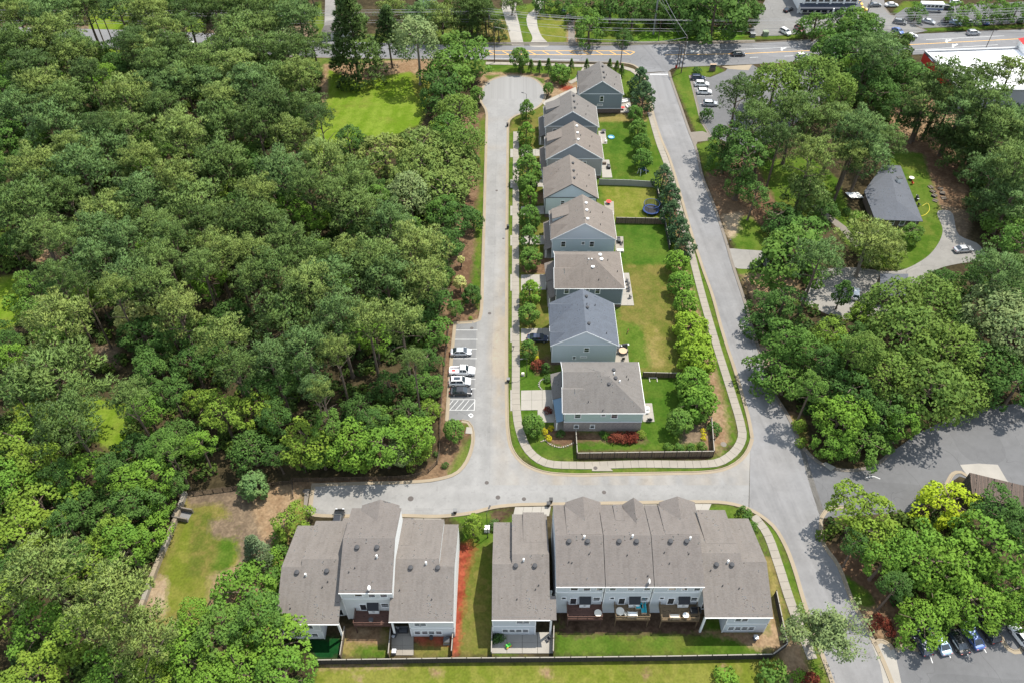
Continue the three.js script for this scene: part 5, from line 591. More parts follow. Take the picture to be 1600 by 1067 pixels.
fence('rail_fence', 'timber rail fence along the wood from the dead end round the car park', smooth(plan([[302, 774], [380, 764], [456, 756]]), 4), 1.2, M.rail, { rails: 3, post: M.rail }).userData.label = 'timber rail fence along the top of the grass basin'; fence('rail_fence', 'curving timber rail fence between the wood and the car park', smooth(plan([[460, 753], [560, 750.5], [636, 748], [662, 742], [680, 730], [686, 715], [688, 660], [693, 590], [702, 505]]), 2.6), 1.25, M.rail, { rails: 3, post: M.rail, bay: 2.6 });
fence('rail_fence', 'short rail fence end at the dead end corner', plan([[457, 754], [458, 778]]), 1.3, M.rail, { rails: 3, post: M.rail });
{ const line = smooth(plan([[290, 772], [268, 832], [246, 885], [215, 968]]), 3.2), t = thing('retaining_wall', 'long pale concrete wall edging the grass basin', 'wall'); for (let i = 0; i + 1 < line.length; i++) { const a = line[i], b = line[i + 1], m = a.clone().lerp(b, 0.5), k = mesh('block', boxGeo(a.distanceTo(b) - 0.04, 1, 0.75), i % 3 ? M.kerb : M.concrete, t); k.position.set(m.x, 0.5, m.z); k.rotation.y = Math.atan2(-(b.z - a.z), b.x - a.x); } }
{ const p = G(286, 806), t = thing('outlet_box', 'open concrete drain box at the head of the grass basin', 'drain box', p.x, 0, p.z, -0.2); new MB().box(0, 0.6, 1.0, 3, 1.2, 0.25).build('wall', M.dirtyConcrete, t); new MB().box(0, 0.6, -1.0, 3, 1.2, 0.25).build('wall', M.dirtyConcrete, t); new MB().box(-1.4, 0.6, 0, 0.25, 1.2, 1.75).build('wall', M.dirtyConcrete, t); new MB().box(0, 0.04, 0, 2.6, 0.06, 1.7).build('floor', M.grey, t); }

// ---------------------------------------------------------------- trees and shrubs
const survey = (x, z, y = 0) => { const d = -z * CP + (EYE - y) * SP; return [800 + FOCAL * x / d, 533.5 + FOCAL * ((EYE - y) * CP + z * SP) / d]; };
const inside = (a, b, poly) => { let c = false; for (let i = 0, j = poly.length - 1; i < poly.length; j = i++) { const [x, y] = poly[i], [u, v] = poly[j]; if ((y > b) !== (v > b) && a < (u - x) * (b - y) / (v - y) + x) c = !c; } return c; };
const kindAt = (a, b) => { for (let i = zones.length - 1; i >= 0; i--) if (inside(a, b, zones[i][1])) return zones[i][0]; return 'litter'; };
const WOODS = [[[-120, -60], [480, -60], [505, 60], [490, 235], [600, 225], [690, 190], [735, 220], [720, 330], [708, 430], [672, 500], [668, 700], [640, 728], [480, 738], [300, 758], [258, 830], [210, 975], [480, 1000], [490, 1100], [-120, 1100]], [[1240, 460], [1300, 500], [1420, 470], [1480, 440], [1700, 380], [1700, 630], [1480, 640], [1400, 690], [1290, 715], [1262, 700], [1225, 630], [1190, 500]], [[1330, 45], [1420, 62], [1430, 100], [1500, 145], [1640, 150], [1700, 400], [1540, 370], [1500, 270], [1390, 205], [1300, 150], [1290, 100]], [[1300, 805], [1440, 815], [1500, 795], [1640, 815], [1640, 975], [1400, 990], [1310, 880], [1285, 840]], [[1150, 130], [1300, 120], [1390, 215], [1350, 300], [1260, 330], [1180, 380], [1110, 240]], [[920, -40], [1200, -40], [1190, 20], [1100, 44], [1000, 50], [960, 40]], [[640, 20], [760, 0], [770, 60], [640, 66]]];
class Foliage {
  constructor(seed) { this.r = rngOf(seed); this.p = []; this.n = []; this.c = []; }
  v(p, n, c) { this.p.push(p.x, p.y, p.z); this.n.push(n.x, n.y, n.z); this.c.push(c[0], c[1], c[2]); }
  dir() { const z = this.r() * 2 - 1, a = this.r() * Math.PI * 2, s = Math.sqrt(1 - z * z); return V(s * Math.cos(a), z, s * Math.sin(a)); }
  leaf(p, out, size, c, rough = 0.9) {
    const n = out.clone().addScaledVector(this.dir(), rough).normalize(), u = this.dir().cross(n).normalize(), w = n.clone().cross(u), h = size * (0.35 + 0.2 * this.r()), l = size * (0.5 + 0.25 * this.r());
    const sn = n.clone().multiplyScalar(0.55).addScaledVector(out, 0.75).normalize(), A = p.clone().addScaledVector(u, -l), B = p.clone().addScaledVector(w, h).addScaledVector(n, -0.12 * size), C = p.clone().addScaledVector(u, l), D = p.clone().addScaledVector(w, -h).addScaledVector(n, -0.12 * size);
    this.v(A, sn, c); this.v(C, sn, c); this.v(B, sn, c); this.v(A, sn, c); this.v(D, sn, c); this.v(C, sn, c);
  }
  tuft(p, out, size, c) {   // a spray of needles
    for (let k = 0; k < 3; k++) {
      const d = out.clone().addScaledVector(this.dir(), 0.75).normalize(), s = this.dir().cross(d).normalize().multiplyScalar(size * 0.2), t = p.clone().addScaledVector(d, size * (0.8 + 0.4 * this.r())), n = out.clone().addScaledVector(this.dir(), 0.22).normalize();
      const a = p.clone().add(s), b = p.clone().sub(s), flip = b.clone().sub(a).cross(t.clone().sub(a)).dot(n) < 0; this.v(flip ? b : a, n, c); this.v(flip ? a : b, n, c); this.v(t, n, c);
    }
  }
  puff(c, r, centre, n, size, kind, flat = 0.8) {
    const tone = 0.86 + 0.28 * this.r(), warm = (this.r() - 0.5) * 0.1;
    for (let i = 0; i < n; i++) {
      const d = this.dir(), o = c.clone().sub(centre).normalize(); if (d.dot(o) < -0.35 && this.r() < 0.8) continue; if (d.y < -0.3 && this.r() < 0.6) continue;
      const rr = r * (0.62 + 0.46 * Math.sqrt(this.r())), p = c.clone().add(V(d.x * rr, d.y * rr * flat, d.z * rr)), k = tone * (0.9 + 0.2 * this.r()), col = [k * (1 + warm), k, k * (1 - warm * 0.6)];
      const out = d.clone().multiplyScalar(0.75).addScaledVector(o, 0.25).add(V(0, 0.3, 0)).normalize();
      kind === 'n' ? this.tuft(p, out, size, col) : this.leaf(p, out, size, col);
    }
  }
  geo() { const g = new THREE.BufferGeometry(); g.setAttribute('position', new THREE.Float32BufferAttribute(this.p, 3)); g.setAttribute('normal', new THREE.Float32BufferAttribute(this.n, 3)); g.setAttribute('color', new THREE.Float32BufferAttribute(this.c, 3)); return g; }
}
// crowns 1 m across and of the given depth; leaves sized for a tree of that spread
const CROWN = {
  pine: (s) => {   // whorls of boughs, each carrying plates of needles
    const f = new Foliage(s), c = V(0, 0.2, 0), q0 = f.r() * 6; for (let k = 0; k < 6; k++) { const y = 0.1 + 0.095 * k, reach = 0.46 * Math.sqrt(Math.max(0.06, 1 - Math.pow(y / 0.72, 2.2))), nb = k > 4 ? 4 : 6; for (let i = 0; i < nb; i++) { const a = q0 + k * 1.1 + i * 6.283 / nb + (f.r() - 0.5) * 0.9, R = reach * (0.66 + 0.52 * f.r()), dy = (f.r() - 0.5) * 0.1; for (const t of [0.42, 0.74, 1]) { if (k < 2 && t < 0.5) continue; f.puff(V(Math.cos(a) * R * t + (f.r() - 0.5) * 0.05, y + dy + 0.05 * t, Math.sin(a) * R * t + (f.r() - 0.5) * 0.05), 0.055 + 0.05 * f.r() + 0.02 * (1 - t), c, 48, 0.042, 'n', 0.62); } } } f.puff(V(0, 0.66, 0), 0.1, c, 60, 0.05, 'n', 0.8); return f.geo(); },
  broad: (s) => { const f = new Foliage(s), c = V(0, 0.3, 0), N = 46, w = f.r() * 6, w2 = f.r() * 6; for (let i = 0; i < N; i++) { const t = (i + 0.5) / N, y = 1 - 1.6 * t, a = i * 2.4 + f.r() * 1.4, q = Math.sqrt(Math.max(0.02, 1 - y * y)), lobe = 1 + 0.16 * Math.sin(2 * a + w) + 0.14 * Math.sin(3 * a + w2 + y * 2), R = (0.3 + 0.14 * f.r()) * q * lobe, pr = 0.065 + 0.085 * f.r() * f.r() + 0.02; f.puff(V(Math.cos(a) * R, 0.38 + y * 0.37 * lobe + (f.r() - 0.5) * 0.07, Math.sin(a) * R), pr, c, Math.round(40 + 3200 * pr * pr), 0.042, 'l', 0.75); } return f.geo(); },
  dense: (s) => { const f = new Foliage(s), c = V(0, 0.3, 0), N = 40, w = f.r() * 6; for (let i = 0; i < N; i++) { const t = (i + 0.5) / N, y = 1 - 1.7 * t, a = i * 2.4 + f.r() * 1.1, q = Math.sqrt(Math.max(0.02, 1 - y * y)), R = (0.31 + 0.08 * f.r()) * q * (1 + 0.1 * Math.sin(3 * a + w)); f.puff(V(Math.cos(a) * R, 0.42 + y * 0.42, Math.sin(a) * R), 0.1 + 0.05 * f.r(), c, 86, 0.06, 'l', 0.9); } return f.geo(); },
  oak: (s) => { const f = new Foliage(s), c = V(0, 0.2, 0), N = 62; for (let i = 0; i < N; i++) { const t = (i + 0.5) / N, y = 1 - 1.25 * t, a = i * 2.4 + f.r() * 0.7, q = Math.sqrt(Math.max(0.02, 1 - y * y)), R = (0.4 + 0.05 * f.r()) * q; f.puff(V(Math.cos(a) * R, 0.28 + y * 0.34, Math.sin(a) * R), 0.065 + 0.03 * f.r(), c, 50, 0.04, 'l', 0.85); } return f.geo(); },
  wispy: (s) => { const f = new Foliage(s), c = V(0, 0.3, 0), N = 44; for (let i = 0; i < N; i++) { const t = (i + 0.5) / N, y = 1 - 1.5 * t, a = i * 2.4 + f.r(), q = Math.sqrt(Math.max(0.02, 1 - y * y)), R = (0.3 + 0.16 * f.r()) * q; f.puff(V(Math.cos(a) * R, 0.36 + y * 0.38, Math.sin(a) * R), 0.1 + 0.06 * f.r(), c, 92, 0.04, 'l', 0.9); } return f.geo(); },
  spire: (s) => { const f = new Foliage(s), N = 60; for (let i = 0; i < N; i++) { const t = (i + 0.5) / N, a = i * 2.4 + f.r(), R = (0.46 - 0.4 * t) * (0.72 + 0.4 * f.r()); f.puff(V(Math.cos(a) * R, 0.06 + 1.75 * t, Math.sin(a) * R), 0.14 * (1.15 - 0.6 * t), V(0, 0.5 * t, 0), 90, 0.07, 'n', 0.75); } return f.geo(); },
  column: (s) => { const f = new Foliage(s), N = 26; for (let i = 0; i < N; i++) { const t = (i + 0.5) / N, a = i * 2.4 + f.r(), w = Math.sin(Math.PI * Math.min(1, 0.2 + 0.78 * Math.pow(t, 0.9))), R = 0.34 * w * (0.85 + 0.3 * f.r()); f.puff(V(Math.cos(a) * R, 0.1 + 1.15 * t, Math.sin(a) * R), 0.15 * (0.6 + 0.5 * w), V(0, 0.6, 0), 72, 0.075, 'l'); } return f.geo(); },
  shrub: (s) => { const f = new Foliage(s), N = 12; for (let i = 0; i < N; i++) { const t = (i + 0.5) / N, y = 1 - 1.1 * t, a = i * 2.4 + f.r(), q = Math.sqrt(Math.max(0.05, 1 - y * y)), R = 0.34 * q; f.puff(V(Math.cos(a) * R, 0.18 + y * 0.38, Math.sin(a) * R), 0.17 + 0.05 * f.r(), V(0, 0.1, 0), 46, 0.1, 'l'); } return f.geo(); },
  bush: (s) => { const f = new Foliage(s), N = 7; for (let i = 0; i < N; i++) { const t = (i + 0.5) / N, y = 1 - 1.1 * t, a = i * 2.4 + f.r(), q = Math.sqrt(Math.max(0.05, 1 - y * y)), R = 0.34 * q; f.puff(V(Math.cos(a) * R, 0.14 + y * 0.3, Math.sin(a) * R), 0.2 + 0.06 * f.r(), V(0, 0.1, 0), 26, 0.16, 'l'); } return f.geo(); },
  bare: (s) => { const f = new Foliage(s), c = V(0, 0.2, 0); for (let i = 0; i < 34; i++) { const t = (i + 0.5) / 34, y = 1 - 1.3 * t, a = i * 2.4 + f.r(), q = Math.sqrt(Math.max(0.02, 1 - y * y)), R = 0.42 * q * (0.6 + 0.5 * f.r()); f.puff(V(Math.cos(a) * R, 0.3 + y * 0.3, Math.sin(a) * R), 0.1 + 0.06 * f.r(), c, Math.cos(a) < 0.1 ? 66 : 20, 0.026, 'l', 0.7); } return f.geo(); },
};
const DEPTH = { pine: 0.72, broad: 0.88, dense: 0.96, oak: 0.7, wispy: 0.84, spire: 1.85, column: 1.32, shrub: 0.7, bush: 0.6, bare: 0.75 };
const variants = {}; for (const k of Object.keys(CROWN)) variants[k] = Array.from({ length: k === 'bare' || k === 'spire' ? 2 : 4 }, (_, i) => CROWN[k](100 + i * 77 + k.length * 13));
const trunkGeo = Array.from({ length: 4 }, (_, i) => {   // 1 m tall, limbs near the top
  const r = rngOf(900 + i), m = new MB(), b = (r() - 0.5) * 0.05, q = (t) => V(Math.sin(t * 2.2) * b, t, Math.cos(t * 1.7) * b - b); m.tube([q(0), q(0.05), q(0.35), q(0.7), q(0.98)], [0.026, 0.019, 0.016, 0.012, 0.005], 7);
  for (let k = 0; k < 8; k++) { const t = 0.55 + 0.42 * k / 8, a = k * 2.4 + r(), l = 0.2 * (1.15 - t) / 0.6 + 0.05, s = q(t); m.tube([s, V(s.x + Math.cos(a) * l * 0.5, t + l * 0.32, s.z + Math.sin(a) * l * 0.5), V(s.x + Math.cos(a) * l, t + l * 0.5, s.z + Math.sin(a) * l)], [0.007, 0.005, 0.002], 5); }
  return m.geo();
});
const leafMat = (r, g, b, k = 1) => new THREE.MeshPhysicalMaterial({ color: RGB(r * 1.1 * k, g * 1.1 * k, b * 0.8 * k), roughness: 0.95, vertexColors: true, transmission: 0.3, thickness: 0, specularIntensity: 0.12, side: THREE.DoubleSide });
const LEAF = {
  pine: [leafMat(0.13, 0.198, 0.076), leafMat(0.1, 0.162, 0.062), leafMat(0.16, 0.22, 0.08), leafMat(0.112, 0.188, 0.084)], palepine: [leafMat(0.18, 0.25, 0.096), leafMat(0.19, 0.25, 0.094)], darkpine: [leafMat(0.072, 0.122, 0.05), leafMat(0.085, 0.138, 0.052)],
  mid: [leafMat(0.082, 0.16, 0.042), leafMat(0.098, 0.178, 0.045)], dark: [leafMat(0.06, 0.12, 0.038), leafMat(0.072, 0.138, 0.042)], bright: [leafMat(0.125, 0.225, 0.04), leafMat(0.108, 0.205, 0.04)], yellow: [leafMat(0.155, 0.228, 0.042), leafMat(0.14, 0.215, 0.042)], maple: [leafMat(0.165, 0.255, 0.036)], lime: [leafMat(0.29, 0.37, 0.032)],
  oak: [leafMat(0.16, 0.2, 0.07), leafMat(0.14, 0.195, 0.066)], light: [leafMat(0.12, 0.185, 0.048), leafMat(0.104, 0.165, 0.046)], blue: [leafMat(0.06, 0.105, 0.062), leafMat(0.05, 0.095, 0.055)], cedar: [leafMat(0.16, 0.22, 0.15)], silver: [leafMat(0.12, 0.2, 0.09)], cream: [leafMat(0.4, 0.42, 0.2)], red: [leafMat(0.14, 0.035, 0.03), leafMat(0.17, 0.05, 0.04)], gold: [leafMat(0.45, 0.4, 0.03)], grey: [leafMat(0.17, 0.225, 0.12)], twig: [leafMat(0.2, 0.16, 0.14)],
};
const treeRng = rngOf(4242), planted = [];
// kind of crown, colour, survey point of the crown's middle, spread in metres, height of the tree
function tree(name, shape, colour, a, b, D, H, label, category = 'tree', group, o = {}) {
  const r = treeRng, dep = DEPTH[shape] * (o.stretch || 1) * D, low = o.bush ? 0 : Math.max(0, H - dep), mid_ = low + dep * 0.5, p = o.at || G(a, b, mid_), t = thing(name, label, category, p.x, 0, p.z, r() * 6.28, group), list = variants[shape], g = list[Math.floor(r() * list.length)], cols = LEAF[colour];
  const c = mesh(o.bush ? 'foliage' : 'crown', g, cols[Math.floor(r() * cols.length)], t); { const big = D > 6.5 ? 1 : 0; c.scale.set(D * (0.96 + 0.12 * r() + big * 0.15 * r()), D * (o.stretch || 1) * (1 + big * 0.16 * (r() - 0.4)), D * (0.96 + 0.12 * r() + big * 0.15 * r())); } c.position.y = low - (shape === 'pine' ? 0 : 0.02 * D);
  if (!o.bush) { const k = mesh('trunk', trunkGeo[Math.floor(r() * 4)], o.bark || M.bark, t), th = low + dep * 0.8, w = Math.max(0.6, Math.min(1.5, D / 8)) * 16; k.scale.set(w, th, w); if (o.lean) k.rotation.set(...o.lean); }
  planted.push([p.x, p.z, D, H]); return t;
}
const pxScale = (b, h) => { const d = -G(800, b, h).z * CP + (EYE - h) * SP; return FOCAL / d; };
const MARKS = [[291, 66, 'near the white car glimpsed on the road'], [165, 70, 'by the sunny gap with bare stems'], [338, 42, 'near the leafless brown tree'], [510, 45, 'near the white bungalow'], [550, 70, 'near the lone dense conifer'], [590, 170, 'at the lime-green meadow'], [20, 470, 'at the sunlit lawn on the wood edge'], [85, 395, 'by the tan litter patch in the wood'], [312, 205, 'by the brown clearing in the wood'], [206, 494, 'near the cream-topped flowering tree'], [180, 670, 'by the sunny clearing with leaning trunks'], [720, 300, 'along the verge of the long street'], [690, 600, 'beside the car park fence'], [560, 745, 'along the rail fence at the dead end'], [260, 870, 'along the concrete basin wall'], [400, 860, 'near the blue-grey cedar'], [460, 980, 'close to the end townhouse wall'], [720, 120, 'by the cul-de-sac'], [15, 60, 'at the far corner of the great wood'], [10, 250, 'at the outer edge of the great wood'], [130, 170, 'by the dark hollow in the wood'], [130, 300, 'in the canopy short of the dark hollow'], [400, 300, 'in the heart of the great wood'], [420, 130, 'between the road and the lime-green meadow'], [250, 380, 'beside the small bright sapling in the wood'], [330, 440, 'near the bright tree amid the pines'], [430, 520, 'above the yellow-green pair in the wood'], [590, 350, 'in the wood opposite the pale grey house'], [560, 480, 'above the bare pine trunks'], [590, 620, 'below the bare pine trunks'], [370, 660, 'by the yellow-green pair in the wood'], [60, 720, 'on the slope above the grass basin'], [100, 950, 'at the near corner of the wood'], [330, 1000, 'at the foot of the grass basin'], [1110, 160, 'beside the parked row near the main road'], [1165, 350, 'by the mouth of the short drive'], [1200, 200, 'in the pines between lot and side road'], [1290, 300, 'before the ranch house'], [1390, 330, 'over the ranch house roof'], [1450, 130, 'beside the white-roofed store'], [1320, 90, 'at the main road by the store'], [1500, 300, 'behind the ranch house yard'], [1507, 390, 'by the silver sedan on gravel'], [1380, 460, 'around the cottage'], [1205, 500, 'along the side road bend'], [1240, 420, 'above the side road shadow'], [1320, 680, 'at the kerbed bend of the parking lot'], [1310, 590, 'in the dark core of the grove'], [1450, 560, 'in the feathery grove above the lot'], [1570, 590, 'at the shaded far side of the lot'], [1380, 820, 'at the corner grove by the side road'], [1540, 780, 'by the timber shelter'], [1520, 940, 'over the lower lot cars'], [1100, 20, 'in the dark wood across the main road'], [920, 40, 'by the black car across the main road'], [1300, 40, 'before the shop with columns'], [1530, 20, 'in the tree-lined lot'], [790, 20, 'by the pale drives across the main road']];
const near = (a, b) => MARKS.reduce((m, k) => { const d = Math.hypot(k[0] - a, k[1] - b); return d < m[0] ? [d, k[2]] : m; }, [1e9, ''])[1];
const girth = (D) => (D > 11.5 ? 'broad ' : D < 8.6 ? 'small ' : '');
const WORD = { pine: 'olive-green pine', palepine: 'pale sunlit pine', darkpine: 'dark pine', mid: 'green broadleaf tree', dark: 'dark green broadleaf tree', bright: 'bright green broadleaf tree', yellow: 'yellow-green broadleaf tree', oak: 'bronze-green oak with knobbly crown', light: 'light feathery tree', grey: 'grey-green sparse tree', blue: 'blue-green evergreen', lime: 'lime tree', cream: 'cream-flowering tree', silver: 'pale green tree', cedar: 'blue-grey cedar' };
const TREES = { P: ['pine_tree', 'pine', 'pine', 21], p: ['pine_tree', 'pine', 'palepine', 21], K: ['pine_tree', 'pine', 'darkpine', 22], D: ['broadleaf_tree', 'broad', 'dark', 13], M: ['broadleaf_tree', 'broad', 'mid', 14], B: ['broadleaf_tree', 'broad', 'bright', 12], Y: ['broadleaf_tree', 'broad', 'yellow', 12], O: ['oak_tree', 'oak', 'oak', 15], W: ['broadleaf_tree', 'wispy', 'light', 17], S: ['broadleaf_tree', 'wispy', 'grey', 17], E: ['evergreen_tree', 'column', 'blue', 8] };
function wood(text) {   // letter, then the crown's middle and width on the survey
  for (const item of text.split(';').map((s) => s.trim()).filter((s) => s)) {
    const [k, a, b, w, hh] = item.split(/[ ,]+/), [name, shape, colour, H0] = TREES[k]; let H = hh ? +hh : H0 * (0.9 + 0.2 * treeRng()), D = +w / pxScale(+b, H * 0.8); for (let n = 0; n < 9 && H > 3.5; n++) { const q = G(+a, +b, Math.max(DEPTH[shape] * D * 0.5, H - DEPTH[shape] * D * 0.5)), [sa, sb] = survey(q.x, q.z); if (WOODS.some((m) => inside(sa, sb, m))) break; H *= 0.88; D = +w / pxScale(+b, H * 0.8); } const where = near(+a, +b), what = girth(D) + WORD[colour];
    tree(name, shape, colour, +a, +b, D, H, `${what} ${where}`, 'tree', `${what}s ${where}`);
  }
}
wood(`P 25,20,64; P 75,22,78; P 132,12,60; P 185,10,56; P 232,20,72; P 20,66,64; P 85,52,74; P 112,85,64; K 45,104,74; P 65,132,78; P 28,165,74; P 100,150,64; P 85,192,92; M 18,215,62; K 135,112,58; P 225,70,64; K 205,58,46; P 252,48,60; P 268,88,64; P 238,102,60; P 195,150,80; P 240,132,64; P 285,122,72; K 250,160,56; P 160,232,98; P 215,248,66; P 52,262,90; P 110,225,64; K 150,195,50; P 200,195,60;
K 290,22,64; K 340,12,62; P 385,14,72; P 430,10,62; P 465,26,72; P 372,56,88; P 420,42,62; S 446,62,58; P 310,88,58; P 275,125,60; P 325,128,62; p 368,102,66; p 343,150,58; P 395,132,78; P 440,122,64; K 420,162,78; P 465,112,66; P 480,166,60; K 400,192,66; P 350,196,90; p 278,206,88; P 455,206,70; K 498,182,44;
P 345,256,108; P 275,278,74; P 440,266,84; P 478,288,64; P 400,302,68; P 300,322,92; K 385,342,88; P 268,372,64; P 330,382,62; P 395,396,68; P 450,376,78; P 490,392,62; P 430,422,84; P 390,432,60; p 482,440,74; Y 360,295,42; B 452,322,56; B 487,342,46; B 325,430,66; K 320,345,60; P 360,395,60; P 310,412,60; P 420,345,60;
P 40,322,112; P 130,266,98; P 100,302,64; P 165,332,84; P 150,362,74; P 220,302,78; P 240,352,72; P 60,362,72; P 98,372,50; B 225,390,44; P 150,406,78; P 200,428,84; P 240,442,72; P 84,428,56; p 90,498,100; Y 152,460,44; Y 125,462,40; P 245,402,60; P 195,372,64; K 118,440,46; P 175,450,50;
P 82,590,150; P 104,658,90; P 200,618,62; B 20,556,54; D 222,520,66; D 232,576,56; Y 30,690,84; Y 55,724,84; B 20,752,74; B 122,742,70; D 168,730,50; M 250,690,50; B 200,752,62; B 232,742,60; D 15,604,46;
p 278,482,80; P 345,526,80; P 450,492,114; P 480,542,80; P 370,572,64; D 300,562,60; P 420,556,66; Y 345,640,66; Y 405,642,78; Y 308,622,42; Y 480,692,80; B 310,692,48; M 264,702,46; P 500,608,44; D 270,530,50; D 400,600,50; D 430,650,54; D 265,610,54; D 440,600,50;
P 530,492,84; p 575,497,70; p 628,500,80; P 645,560,44; P 525,546,56; P 490,602,50; D 654,470,84; M 670,512,66; D 668,562,48; M 660,602,50,7; D 674,602,44; B 550,692,78; B 600,692,78; B 646,676,66; Y 648,702,56; B 560,708,58; M 500,704,56; S 622,704,46; Y 670,640,40; D 560,640,56,6; D 610,604,60,6; M 510,660,50; M 590,652,50,6; D 640,644,54,5; B 525,712,44; Y 470,714,40; D 432,710,46;
D 545,216,46; O 600,238,92; O 660,228,84; O 700,252,92; O 640,278,74; O 690,292,82; O 720,272,62; p 508,252,84; P 555,282,74; P 558,322,84; P 520,302,64; S 638,302,70; P 610,342,72; p 650,386,104; P 580,402,84; p 662,432,84; P 600,432,84; P 520,432,92; D 560,362,52; D 710,342,60; D 696,382,56; D 688,424,48; P 545,396,66; O 655,255,70; M 690,330,54; M 590,310,50; D 630,440,56; M 676,455,46;
M 722,84,82; M 700,112,82; D 690,142,72; W 715,172,70; M 700,202,62; W 722,216,60; Y 690,205,44; P 690,30,62; P 735,40,54; P 660,25,60; K 735,15,60; P 612,15,50;
Y 35,832,86; Y 60,792,92; D 112,862,54; Y 142,882,84; B 192,852,72; B 232,832,62; D 208,782,64; D 268,752,50; p 60,890,112; p 172,932,112; B 60,985,90; Y 130,990,90; p 222,992,104; B 300,962,62; M 340,988,82; B 290,1022,92; B 380,924,92; B 432,1002,104; M 402,962,82; B 442,1052,84; B 372,1042,84; M 462,962,62; Y 50,1060,90; B 170,1055,84; Y 230,1060,80; B 250,790,50; Y 170,830,60; D 100,810,60; D 90,740,54; B 330,1062,70; D 20,880,50; Y 10,940,80;
`);
wood(`P 15,72,60; P 62,74,64; P 112,70,56; P 222,76,60; K 266,72,58; P 362,74,60; P 412,76,62; K 456,74,58; P 490,70,52; K 200,66,40; P 285,44,50;
K 1155,142,62; W 1210,136,92; W 1270,126,92; W 1312,142,62; P 1182,186,72; D 1140,214,64,19; D 1166,238,76,20; D 1134,246,60,18; P 1245,182,92; P 1312,192,72; P 1270,242,72; P 1342,202,72; P 1352,240,82; P 1384,218,62; P 1260,302,72; D 1222,342,62; M 1254,376,86; P 1282,402,72; D 1214,398,50; P 1372,384,82; M 1424,364,42; M 1190,230,60; D 1290,330,44; P 1330,240,60; D 1180,300,46,12; D 1158,284,50,16; D 1240,345,40; K 1220,215,54;
D 1330,82,92; D 1345,52,60; M 1300,72,62; P 1372,78,72; D 1422,126,72; D 1392,112,62; P 1452,152,72; K 1482,122,72; P 1502,172,82; P 1542,152,72; P 1582,112,60; K 1532,118,60; P 1562,202,82; K 1522,222,62; P 1592,252,82; P 1552,272,82; K 1512,252,72; P 1582,312,82; P 1542,322,62; M 1600,380,80; M 1572,352,70; P 1562,422,82; D 1488,440,48,7; D 1470,436,42; D 1375,150,62; D 1345,120,50; K 1440,190,60; K 1480,215,56; D 1540,420,50; P 1590,190,70; K 1500,130,50; D 1410,170,56;
M 1240,400,104; D 1225,472,62; D 1198,482,60,12; D 1192,512,54,11; M 1232,532,72; M 1214,572,86,12; M 1262,546,62; Y 1345,492,46; Y 1300,526,62; M 1332,562,82; W 1402,472,92; W 1452,466,84; W 1422,522,112; W 1482,542,102; W 1382,582,92; W 1452,612,112; D 1332,612,82; D 1302,592,72; W 1502,612,82; S 1552,482,92; S 1582,522,82; D 1547,572,92; D 1592,602,82; M 1270,602,52; M 1230,592,72; B 1310,655,72; B 1335,640,64; M 1352,688,72; B 1302,690,56; D 1390,640,70; W 1350,545,60; D 1290,560,50; B 1415,655,60; M 1376,690,50; D 1345,520,40;
Y 1345,792,86; Y 1372,840,82; B 1422,862,92; B 1382,872,72; B 1452,882,104; B 1502,872,92; B 1552,852,104; D 1592,832,72; D 1562,792,72; B 1582,925,82,9; B 1522,945,88,9; B 1446,970,82; B 1592,952,62; D 1402,912,52; D 1340,850,50; B 1484,950,60,8;
D 1120,14,110; D 1062,12,64; D 1092,32,50; M 922,46,52; D 955,10,60; D 990,18,50; D 1030,12,54; D 1160,10,60; M 1434,18,32; M 1506,20,44; M 1556,16,46; M 1590,18,40; M 1276,40,56; M 1340,38,58; D 1318,32,40; K 760,30,44; K 745,10,44; P 800,5,36; D 850,5,34; M 915,15,50; D 880,8,30; D 976,56,30; K 780,45,30; M 1362,30,26; D 1098,12,60;`);
// trees that stand out on their own
tree('conifer_tree', 'spire', 'darkpine', 550, 62, 15, 27, 'tall dense conifer standing alone at the edge of the lime meadow'); tree('conifer_tree', 'spire', 'darkpine', 606, 45, 8.5, 21, 'slim dark conifer with bare lower trunk behind the meadow', 'tree'); tree('pine_tree', 'wispy', 'grey', 650, 58, 15, 22, 'open grey-green tree with pale branches between conifers and meadow', 'tree', undefined, { bark: M.palebark });
tree('ornamental_tree', 'dense', 'mid', 745, 146, 5, 6, 'small round tree on the rim of the cul-de-sac'); tree('ornamental_tree', 'dense', 'mid', 812, 88, 6.4, 8, 'round green tree between cul-de-sac and main road');
tree('cedar_tree', 'spire', 'cedar', 399, 860, 4.8, 9.6, 'blue-grey weeping cedar on the bare soil of the basin'); tree('silver_tree', 'dense', 'silver', 396, 757, 6, 6, 'rounded pale green tree at the top corner of the basin'); tree('magnolia_tree', 'dense', 'cream', 206, 494, 7.4, 12, 'cream-topped flowering tree in the great wood'); tree('small_tree', 'dense', 'cream', 718, 440, 3.4, 5, 'pale yellow-green flowering tree in the mulch by the street'); tree('small_tree', 'dense', 'cream', 720, 405, 2, 3.4, 'tiny pale flowering tree at the wood edge by the street');
tree('street_tree', 'dense', 'dark', 740, 342, 5.4, 6.5, 'dark round tree leaning over the kerb opposite the pale grey house'); tree('street_tree', 'dense', 'dark', 737, 459, 5, 6, 'round green tree in the mulch island above the car park'); tree('small_tree', 'wispy', 'mid', 711, 481, 4, 4.6, 'small feathery tree in the mulch island above the car park'); tree('street_tree', 'dense', 'mid', 709, 671, 4.6, 6, 'young tree on the mulch island below the parking bays'); tree('street_tree', 'column', 'yellow', 739, 818, 4.2, 7, 'bright green tree between the two townhouse rows'); tree('small_tree', 'dense', 'dark', 742, 250, 3.6, 4.5, 'small dark tree at the verge of the street'); tree('small_tree', 'dense', 'dark', 733, 215, 3.2, 4.5, 'small dark tree by the cul-de-sac neck'); 
